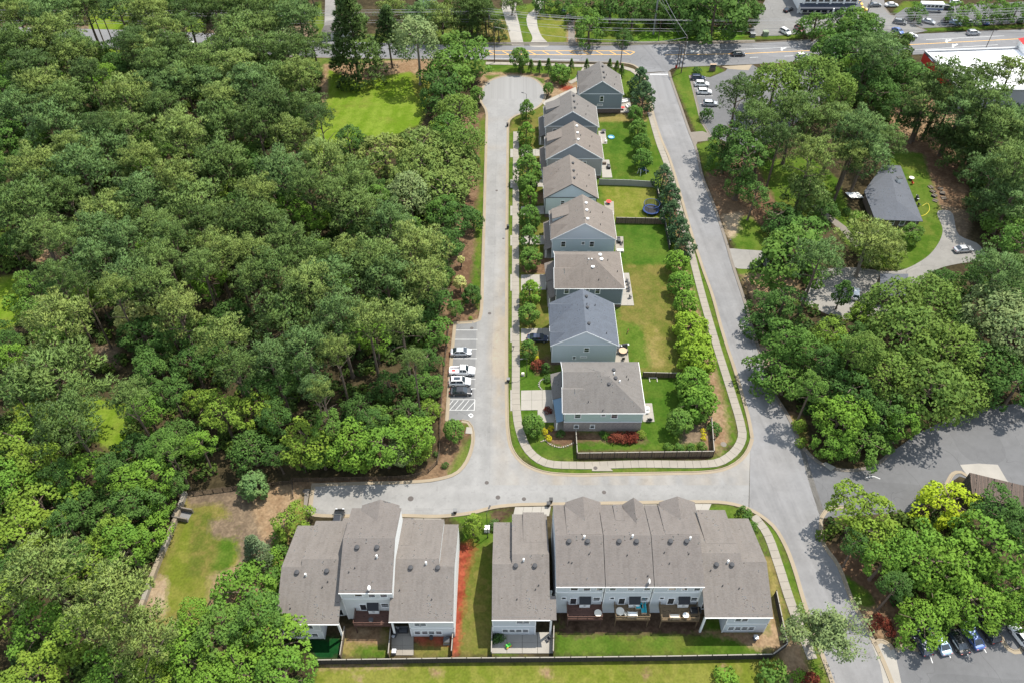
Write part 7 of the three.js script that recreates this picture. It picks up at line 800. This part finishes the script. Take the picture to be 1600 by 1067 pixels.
function lamp(a, b, h, turn, label) { const p = G(a, b), t = thing('street_lamp', label, 'street lamp', p.x, 0, p.z, turn); new MB().tube([V(0, 0, 0), V(0, 0.6, 0), V(0, 0.62, 0), V(0, h, 0)], [0.12, 0.1, 0.07, 0.05], 8).build('post', M.black, t); new MB().tube([V(0, h - 0.05, 0), V(0.5, h + 0.12, 0), V(1.1, h + 0.15, 0)], 0.035, 6).build('arm', M.black, t); new MB().box(1.3, h + 0.12, 0, 0.7, 0.12, 0.28).build('lamp_head', M.dark, t); return t; }
lamp(762, 840, 8.2, 70 * R, 'black street lamp between the townhouse rows beside the bright green tree'); lamp(823, 588, 5.6, 190 * R, 'black street lamp on the verge of the corner house drive'); lamp(822, 182, 7.4, 150 * R, 'black street lamp arching over the cul-de-sac neck');

// ---------------------------------------------------------------- bins, boxes, garden things
function bin(a, b, label, mat = M.dark, lid = M.black, turn = 0) { const p = G(a, b, 0.5), t = thing('wheelie_bin', label, 'bin', p.x, 0.02, p.z, turn), m = new MB(), lo = 0.24, hi = 0.31; const q = (r, y) => [V(-r, y, -r), V(r, y, -r), V(r, y, r), V(-r, y, r)], A = q(lo, 0.08), B = q(hi, 1.0); for (let k = 0; k < 4; k++) m.quad(A[k], A[(k + 1) % 4], B[(k + 1) % 4], B[k]); m.poly(A); m.build('body', mat, t); new MB().box(0, 1.03, 0, 0.68, 0.07, 0.7).build('lid', lid, t); new MB().tube([V(-0.3, 0.12, -0.26), V(0.3, 0.12, -0.26)], 0.12, 8).build('wheel', tyreM, t); return t; }
bin(861, 782, 'upper of two black bins at the kerb by the five-unit row'); bin(857, 788, 'lower of two black bins at the kerb by the five-unit row'); bin(711, 799, 'dark bin with pale lid at the kerb of the three-unit row', M.dark, M.grey); bin(794, 594, 'grey-lidded bin at the kerb opposite the car park', M.dark, M.grey); bin(793, 195, 'dark bin at the cul-de-sac neck', M.dark, M.iron); bin(793.5, 355, 'dark bin at the kerb before the pale grey house', M.dark); bin(1181, 997, 'blue-grey bin behind the corner townhouse', std(RGB(0.1, 0.13, 0.2), 0.6), M.metal); bin(616, 1019, 'pale bin at the end of the concrete patio', std(RGB(0.25, 0.26, 0.3), 0.6), M.metal); bin(1057, 104, 'dark red bin under the junction poles', M.red, M.black);
function boxThing(name, label, cat, a, b, sx, sy, sz, mat, lidMat) { const p = G(a, b), t = thing(name, label, cat, p.x, 0, p.z); new MB().box(0, sy / 2 + 0.05, 0, sx, sy, sz).build('body', mat, t); new MB().box(0, sy + 0.08, 0, sx + 0.08, 0.08, sz + 0.08).build('lid', lidMat || mat, t); new MB().box(0, 0.04, 0, sx + 0.2, 0.08, sz + 0.2).build('base', M.concrete, t); return t; }
boxThing('meter_box', 'white utility box beside the street lamp between the rows', 'utility box', 761, 829, 0.9, 1.1, 0.8, M.white); boxThing('utility_box', 'pale utility box beside the lamp on the corner house verge', 'utility box', 817, 586, 0.5, 0.6, 0.4, M.cream); boxThing('utility_box', 'pale green box in the grass before the shop', 'utility box', 1176, 57, 1.6, 1.2, 1.4, M.grey, M.metal); boxThing('utility_box', 'second box further along the grass before the shop', 'utility box', 1196, 55, 1.8, 1.4, 1.6, std(RGB(0.2, 0.24, 0.16), 0.7)); boxThing('ac_unit', 'air conditioner unit behind the end townhouse on red mulch', 'air conditioner', 698, 1003, 0.9, 0.9, 0.9, M.metal, M.charcoal); boxThing('ac_unit', 'air conditioner unit beneath the red-brown deck', 'air conditioner', 878, 950, 0.8, 0.8, 0.8, M.grey, M.charcoal); boxThing('storage_box', 'dark storage box in the corner house side bed', 'box', 1113, 686, 1, 0.6, 0.7, M.rail);
function mailbox(a, b, label) { const p = G(a, b), t = thing('mailbox', label, 'mailbox', p.x, 0, p.z); new MB().box(0, 0.55, 0, 0.1, 1.1, 0.1).build('post', M.poleWood, t); new MB().tube([V(-0.25, 1.2, 0), V(0.25, 1.2, 0)], 0.14, 8).build('box', M.black, t); } mailbox(1140, 381, 'black mailbox at the mouth of the short drive'); mailbox(802, 547, 'dark mailbox on the verge by the blue-roofed house');
{ // monument sign in the lot entrance grass
  const p = G(1113, 111), t = thing('monument_sign', 'small brown stone sign in the lot entrance grass', 'sign', p.x, 0, p.z); new MB().box(0, 0.6, 0, 2, 1.2, 0.5).build('plinth', M.brick, t); new MB().box(0, 1.7, 0, 1.8, 1.1, 0.35).build('sign_panel', M.charcoal, t); new MB().box(0, 2.32, 0, 2.1, 0.16, 0.6).build('cap', M.tan, t);
}
// trampoline with safety net
{ const p = G(1017, 331), t = thing('trampoline', 'round blue-rimmed trampoline with safety net in the garden corner', 'trampoline', p.x, 0, p.z), ring = (y, r) => Array.from({ length: 25 }, (_, i) => V(Math.cos(i / 24 * 6.2832) * r, y, Math.sin(i / 24 * 6.2832) * r)), mat_ = new MB(); mat_.poly(ring(0.85, 1.75).slice(0, 24)); mat_.build('jumping_mat', M.black, t); const pad = new MB(), a = ring(0.9, 1.72), b = ring(0.9, 2.15), c = ring(0.82, 2.2); for (let i = 0; i < 24; i++) pad.quad(a[i], a[i + 1], b[i + 1], b[i]).quad(b[i], b[i + 1], c[i + 1], c[i]); pad.build('rim_pad', M.blue, t); const net = new MB(), u = ring(0.9, 2), v = ring(2.7, 2.05); for (let i = 0; i < 24; i++) net.quad(u[i], u[i + 1], v[i + 1], v[i]); net.build('safety_net', M.netting, t); new MB().tube(v, 0.05, 6).build('top_ring', M.blue, t); for (let i = 0; i < 6; i++) { const k = V(Math.cos(i * 1.0472) * 2.1, 0, Math.sin(i * 1.0472) * 2.1); new MB().tube([k, V(k.x, 2.75, k.z)], 0.04, 6).build('pole', M.blue, t); } }
{ // playset
  const p = G(1003, 272), t = thing('play_set', 'blue and white garden play set by the white vinyl fence', 'play set', p.x, 0, p.z, 0.5); for (const x of [-1, 1]) for (const z of [-0.7, 0.7]) new MB().tube([V(x, 0, z), V(x * 0.8, 1.9, z * 0.5)], 0.05, 6).build('leg', M.white, t); new MB().tube([V(-0.85, 1.9, 0), V(0.85, 1.9, 0)], 0.06, 6).build('beam', M.blue, t); new MB().poly([V(0.8, 1.2, -0.3), V(0.8, 1.2, 0.3), V(2.4, 0.15, 0.3), V(2.4, 0.15, -0.3)]).box(0.6, 1.2, 0, 0.6, 0.08, 0.8).build('slide', M.blue, t); new MB().box(-0.4, 0.5, 0, 0.5, 0.05, 0.25).bar(V(-0.62, 0.5, 0), V(-0.62, 1.9, 0), 0.03).bar(V(-0.18, 0.5, 0), V(-0.18, 1.9, 0), 0.03).build('swing', M.blue, t);
  const q = G(955, 215), w = thing('paddling_pool', 'small turquoise paddling pool on the upper garden lawn', 'paddling pool', q.x, 0, q.z); new MB().tube(Array.from({ length: 17 }, (_, i) => V(Math.cos(i / 16 * 6.2832) * 0.85, 0.18, Math.sin(i / 16 * 6.2832) * 0.85)), 0.16, 6).build('rim', std(RGB(0.05, 0.25, 0.4), 0.5), w); new MB().poly(Array.from({ length: 16 }, (_, i) => V(Math.cos(i / 16 * 6.2832) * 0.8, 0.14, Math.sin(i / 16 * 6.2832) * 0.8))).build('water', std(RGB(0.3, 0.5, 0.55), 0.1), w);
}
function chair(p, turn, mat, label, group) { const t = thing('garden_chair', label, 'chair', p.x, p.y, p.z, turn, group); new MB().box(0, 0.43, 0, 0.56, 0.07, 0.56).build('seat', mat, t); new MB().box(0, 0.75, -0.27, 0.56, 0.6, 0.06).build('backrest', mat, t); for (const x of [-0.24, 0.24]) for (const z of [-0.24, 0.24]) new MB().box(x, 0.2, z, 0.05, 0.4, 0.05).build('leg', mat, t); for (const x of [-0.29, 0.29]) new MB().box(x, 0.62, 0, 0.05, 0.05, 0.5).build('armrest', mat, t); return t; }
function table(p, r, mat, label) { const t = thing('garden_table', label, 'table', p.x, p.y, p.z); new MB().cyl(0, 0.7, 0.75, 0, r, r, 18).build('tabletop', mat, t); new MB().cyl(0, 0.04, 0.7, 0, 0.05, 0.05, 8).build('stem', M.charcoal, t); new MB().cyl(0, 0, 0.05, 0, 0.3, 0.25, 10).build('foot', M.charcoal, t); return t; }
const at = (a, b, h = 0.11) => G(a, b, h);
function sofa(p, w, turn, mat, frame, label) { const t = thing('garden_sofa', label, 'sofa', p.x, p.y, p.z, turn); new MB().box(0, 0.2, 0, w, 0.3, 0.8).build('frame', frame, t); new MB().box(0, 0.42, 0.04, w - 0.16, 0.16, 0.7).build('seat_cushion', mat, t); new MB().box(0, 0.66, -0.32, w - 0.16, 0.46, 0.16).build('back_cushion', mat, t); for (const s of [-1, 1]) new MB().box(s * (w / 2 - 0.05), 0.42, 0, 0.1, 0.5, 0.8).build('armrest', frame, t); return t; }
function grill(p, turn, label) { const t = thing('grill', label, 'grill', p.x, p.y, p.z, turn); new MB().box(0, 0.45, 0, 1.1, 0.8, 0.55).build('cabinet', M.charcoal, t); new MB().tube([V(-0.55, 0.95, 0), V(0.55, 0.95, 0)], 0.28, 10).build('lid', M.black, t); for (const s of [-1, 1]) new MB().box(s * 0.75, 0.85, 0, 0.4, 0.05, 0.5).build('shelf', M.metal, t); return t; }
// patio of the corner house, and those along the row
table(at(1011, 641), 0.5, M.white, 'small white table on the corner house patio'); chair(at(1012, 645), 0.3, M.white, 'white chair beside the white table on the corner house patio'); chair(at(1013.5, 657), 3, M.charcoal, 'dark chair at the near edge of the corner house patio'); chair(at(1017, 657), 2.6, M.charcoal, 'second dark chair at the near edge, nearer the lawn corner');
table(at(973, 551), 0.9, M.tan, 'wooden table on the blue-roofed house patio'); chair(at(966, 552), 1.6, M.charcoal, 'dark chair on the house side of the wooden table'); chair(at(979, 552), -1.6, M.charcoal, 'dark chair on the lawn side of the wooden table'); chair(at(974, 562), 3.1, M.black, 'black chair nearest the viewer at the wooden table'); grill(at(976, 543), 0.2, 'black grill on the blue-roofed house patio'); sofa(at(968, 545), 1.5, 0.2, M.charcoal, M.charcoal, 'dark bench behind the wooden patio table');
[[980, 440, 1.4], [982, 445, 1.2], [982.5, 451, 1.6], [983, 455, 1.4], [985, 466, 1.8]].forEach(([a, b, t], i) => chair(at(a, b), t, M.charcoal, `${ORD[i]} dark chair along the long white patio slab, from the far end`, 'dark chairs on the long patio slab'));
sofa(at(967, 377), 1.8, 1.6, M.charcoal, M.black, 'dark sofa on the pale blue house patio'); chair(at(971, 382), -1.5, M.black, 'black chair facing the dark patio sofa'); boxThing('step_box', 'white timber steps at the pale blue house patio edge', 'steps', 969, 393, 1.6, 0.4, 0.7, M.cream);
table(at(951, 318), 0.7, M.red, 'red round table on the patio by the trampoline garden'); boxThing('planter', 'brown planter against the grey-brown house', 'planter', 944, 257, 1.1, 0.5, 0.6, M.brick, M.poleWood); sofa(at(951, 262), 1.6, 1.6, M.charcoal, M.black, 'dark lounger on the white patio of the grey-brown house'); table(at(943, 207), 0.7, M.charcoal, 'dark table on the patio above the paddling pool'); chair(at(947, 222), 1, M.white, 'white chair at the end of the upper patio');
sofa(at(976, 160), 2.2, 0.4, M.white, M.cream, 'white sofa on the dark blue house patio'); sofa(at(981, 168), 1.8, -1.2, M.white, M.cream, 'second white sofa nearer the evergreen on that patio'); table(at(973, 171), 0.6, M.red, 'reddish table beside the white sofas'); 
// townhouse decks and patios
const dk = (x, z) => V(x, 3.23, z); table(dk(14, -57), 0.62, M.cream, 'round table under a pale cover on the red-brown deck'); sofa(dk(21.5, -57.9), 1.9, -1.57, M.teal, M.tan, 'teal corner sofa against the deck wall'); sofa(dk(20.8, -58.3), 1.3, 0, M.teal, M.tan, 'shorter teal sofa set beside the house wall'); table(dk(17.6, -57.3), 0.7, M.cream, 'round cream table on the crowded deck'); chair(dk(18.5, -56.9), 2, M.cream, 'cream chair beside the round cream table'); sofa(dk(19.6, -56.9), 1.6, 3.1, M.white, M.cream, 'white sofa at the front of the crowded deck'); sofa(dk(30, -57.6), 1.7, 0, M.black, M.charcoal, 'black sofa on the pale timber deck'); table(dk(28.2, -56.6), 0.5, M.white, 'low white table on the pale timber deck'); sofa(dk(26.4, -56.5), 1.7, 3.14, M.cream, M.tan, 'cream bench at the rail of the pale timber deck'); table(dk(-22.8, -55.9), 0.4, M.charcoal, 'small dark table on the brown deck');
chair(at(624, 985), 0.3, M.black, 'black chair in the shade of the concrete patio'); sofa(at(630, 986), 1.6, 0, M.charcoal, M.black, 'dark sofa in the shade of the concrete patio'); grill(at(618, 991), 1.2, 'black grill beside the concrete patio sofa'); table(at(674, 997), 0.3, M.dark, 'small fire bowl on the red mulch'); chair(at(856, 1000), -1, M.dark, 'dark chair at the fence of the long patio');
{ const p = at(794, 1010), t = thing('toy_tractor', 'bright green ride-on toy on the long patio', 'toy', p.x, p.y, p.z, 0.6); new MB().box(0, 0.35, 0, 0.9, 0.3, 0.45).build('body', M.green, t); new MB().box(-0.25, 0.65, 0, 0.12, 0.4, 0.4).build('seat', M.green, t); new MB().tube([V(0.2, 0.5, 0), V(0.1, 0.8, 0)], 0.03, 6).build('steering_column', M.black, t); for (const x of [-0.3, 0.32]) for (const z of [-0.26, 0.26]) new MB().tube([V(x, 0.2, z - 0.06), V(x, 0.2, z + 0.06)], 0.2, 10).build('wheel', M.yellow, t);
  [[776, 994], [784, 996], [772, 1001]].forEach(([a, b], i) => tree('potted_plant', 'bush', i ? 'dark' : 'blue', a, b, 1.3, 1, `${['tall', 'leafy', 'low'][i]} potted plant in the corner of the long patio`, 'plant', undefined, { bush: true, stretch: 1.3 })); }
{ const p = G(1021, 594), t = thing('sandbox', 'small square timber sandpit frame on the corner garden lawn', 'sandpit', p.x, 0, p.z); new MB().box(0, 0.12, -0.6, 1.7, 0.2, 0.1).box(-0.8, 0.12, 0, 0.1, 0.2, 1.1).box(0.8, 0.12, 0, 0.1, 0.2, 1.1).build('frame', M.cream, t);
  const q = G(981, 520), b = thing('bicycle', 'child bicycle lying by the blue-roofed house lawn', 'bicycle', q.x, 0.05, q.z, 1.2); for (const x of [-0.45, 0.45]) new MB().tube(Array.from({ length: 13 }, (_, i) => V(x + Math.cos(i / 12 * 6.2832) * 0.3, 0.35 + Math.sin(i / 12 * 6.2832) * 0.3, 0)), 0.03, 5).build('wheel', M.black, b); new MB().bar(V(-0.45, 0.35, 0), V(0, 0.4, 0), 0.04).bar(V(0, 0.4, 0), V(0.3, 0.75, 0), 0.04).bar(V(0.3, 0.75, 0), V(-0.2, 0.72, 0), 0.04).bar(V(-0.45, 0.35, 0), V(-0.2, 0.78, 0), 0.04).bar(V(0.45, 0.35, 0), V(0.33, 0.9, 0), 0.04).build('frame', M.red, b); new MB().box(-0.2, 0.82, 0, 0.24, 0.05, 0.12).build('saddle', M.black, b); }
// odds and ends beside the ranch house
{ [[1455, 293], [1458, 300], [1460, 307], [1462, 314], [1470, 296], [1473, 303], [1475, 310]].forEach(([a, b], i) => { const p = G(a, b), t = thing('pallet_stack', `${ORD[i]} low stack of weathered boards in the yard behind the ranch house`, 'board stack', p.x, 0, p.z, 0.3 + i * 0.2, 'board stacks behind the ranch house'); for (let k = 0; k < 5; k++) new MB().box((k - 2) * 0.26, 0.16 + (i % 3) * 0.1, 0, 0.22, 0.12, 1.3).build('plank', [M.dirtyConcrete, M.fence, M.greyFence][(i + k) % 3], t); new MB().box(0, 0.06, 0, 1.3, 0.1, 1.2).build('base', M.greyFence, t); });
  table(G(1424, 281), 0.7, M.cream, 'pale round table against the ranch house rear wall'); chair(G(1426, 288), 2, M.red, 'red chair behind the ranch house'); chair(G(1436, 322), 2, M.charcoal, 'dark chair by the ranch house corner'); grill(G(1433, 312), 1.4, 'dark grill behind the ranch house');
  tag(new MB().tube(smooth(plan([[1442, 322], [1450, 318], [1453, 328], [1446, 336], [1440, 338]]), 0.5).map((p) => V(p.x, 0.05, p.z)), 0.06, 5).build('garden_hose', std(RGB(0.6, 0.5, 0.05), 0.6)), 'yellow garden hose looping on the grass by the ranch house', 'hose'); }
// stone edging of the curved bed
{ const line = smooth(plan([[846, 690], [852, 688], [858, 693], [866, 697], [876, 699], [888, 696], [896, 692]]), 0.45), t = thing('bed_edging', 'curved pale stone edging of the corner house flower bed', 'edging'); line.forEach((p, i) => { const k = mesh('stone', boxGeo(0.4, 0.16, 0.22), i % 2 ? M.pale : M.kerb, t); k.position.set(p.x, 0.09, p.z); k.rotation.y = i * 0.7; }); const l2 = smooth(plan([[858, 590], [846, 594], [842, 602], [846, 608]]), 0.45), t2 = thing('bed_edging', 'pale stone edging of the bed by the corner house garage', 'edging'); l2.forEach((p, i) => { const k = mesh('stone', boxGeo(0.4, 0.16, 0.22), M.pale, t2); k.position.set(p.x, 0.09, p.z); k.rotation.y = i * 0.9; }); }

// stand every group at its own base
for (const o of scene.children.slice()) {
  if (!o.isGroup || o.position.lengthSq() > 0 || !o.children.length) continue;
  const b = new THREE.Box3().setFromObject(o), c = b.getCenter(new THREE.Vector3()); c.y = Math.max(0, b.min.y);
  o.position.copy(c); for (const k of o.children) k.position.sub(c);
}
renderer.render(scene, camera);
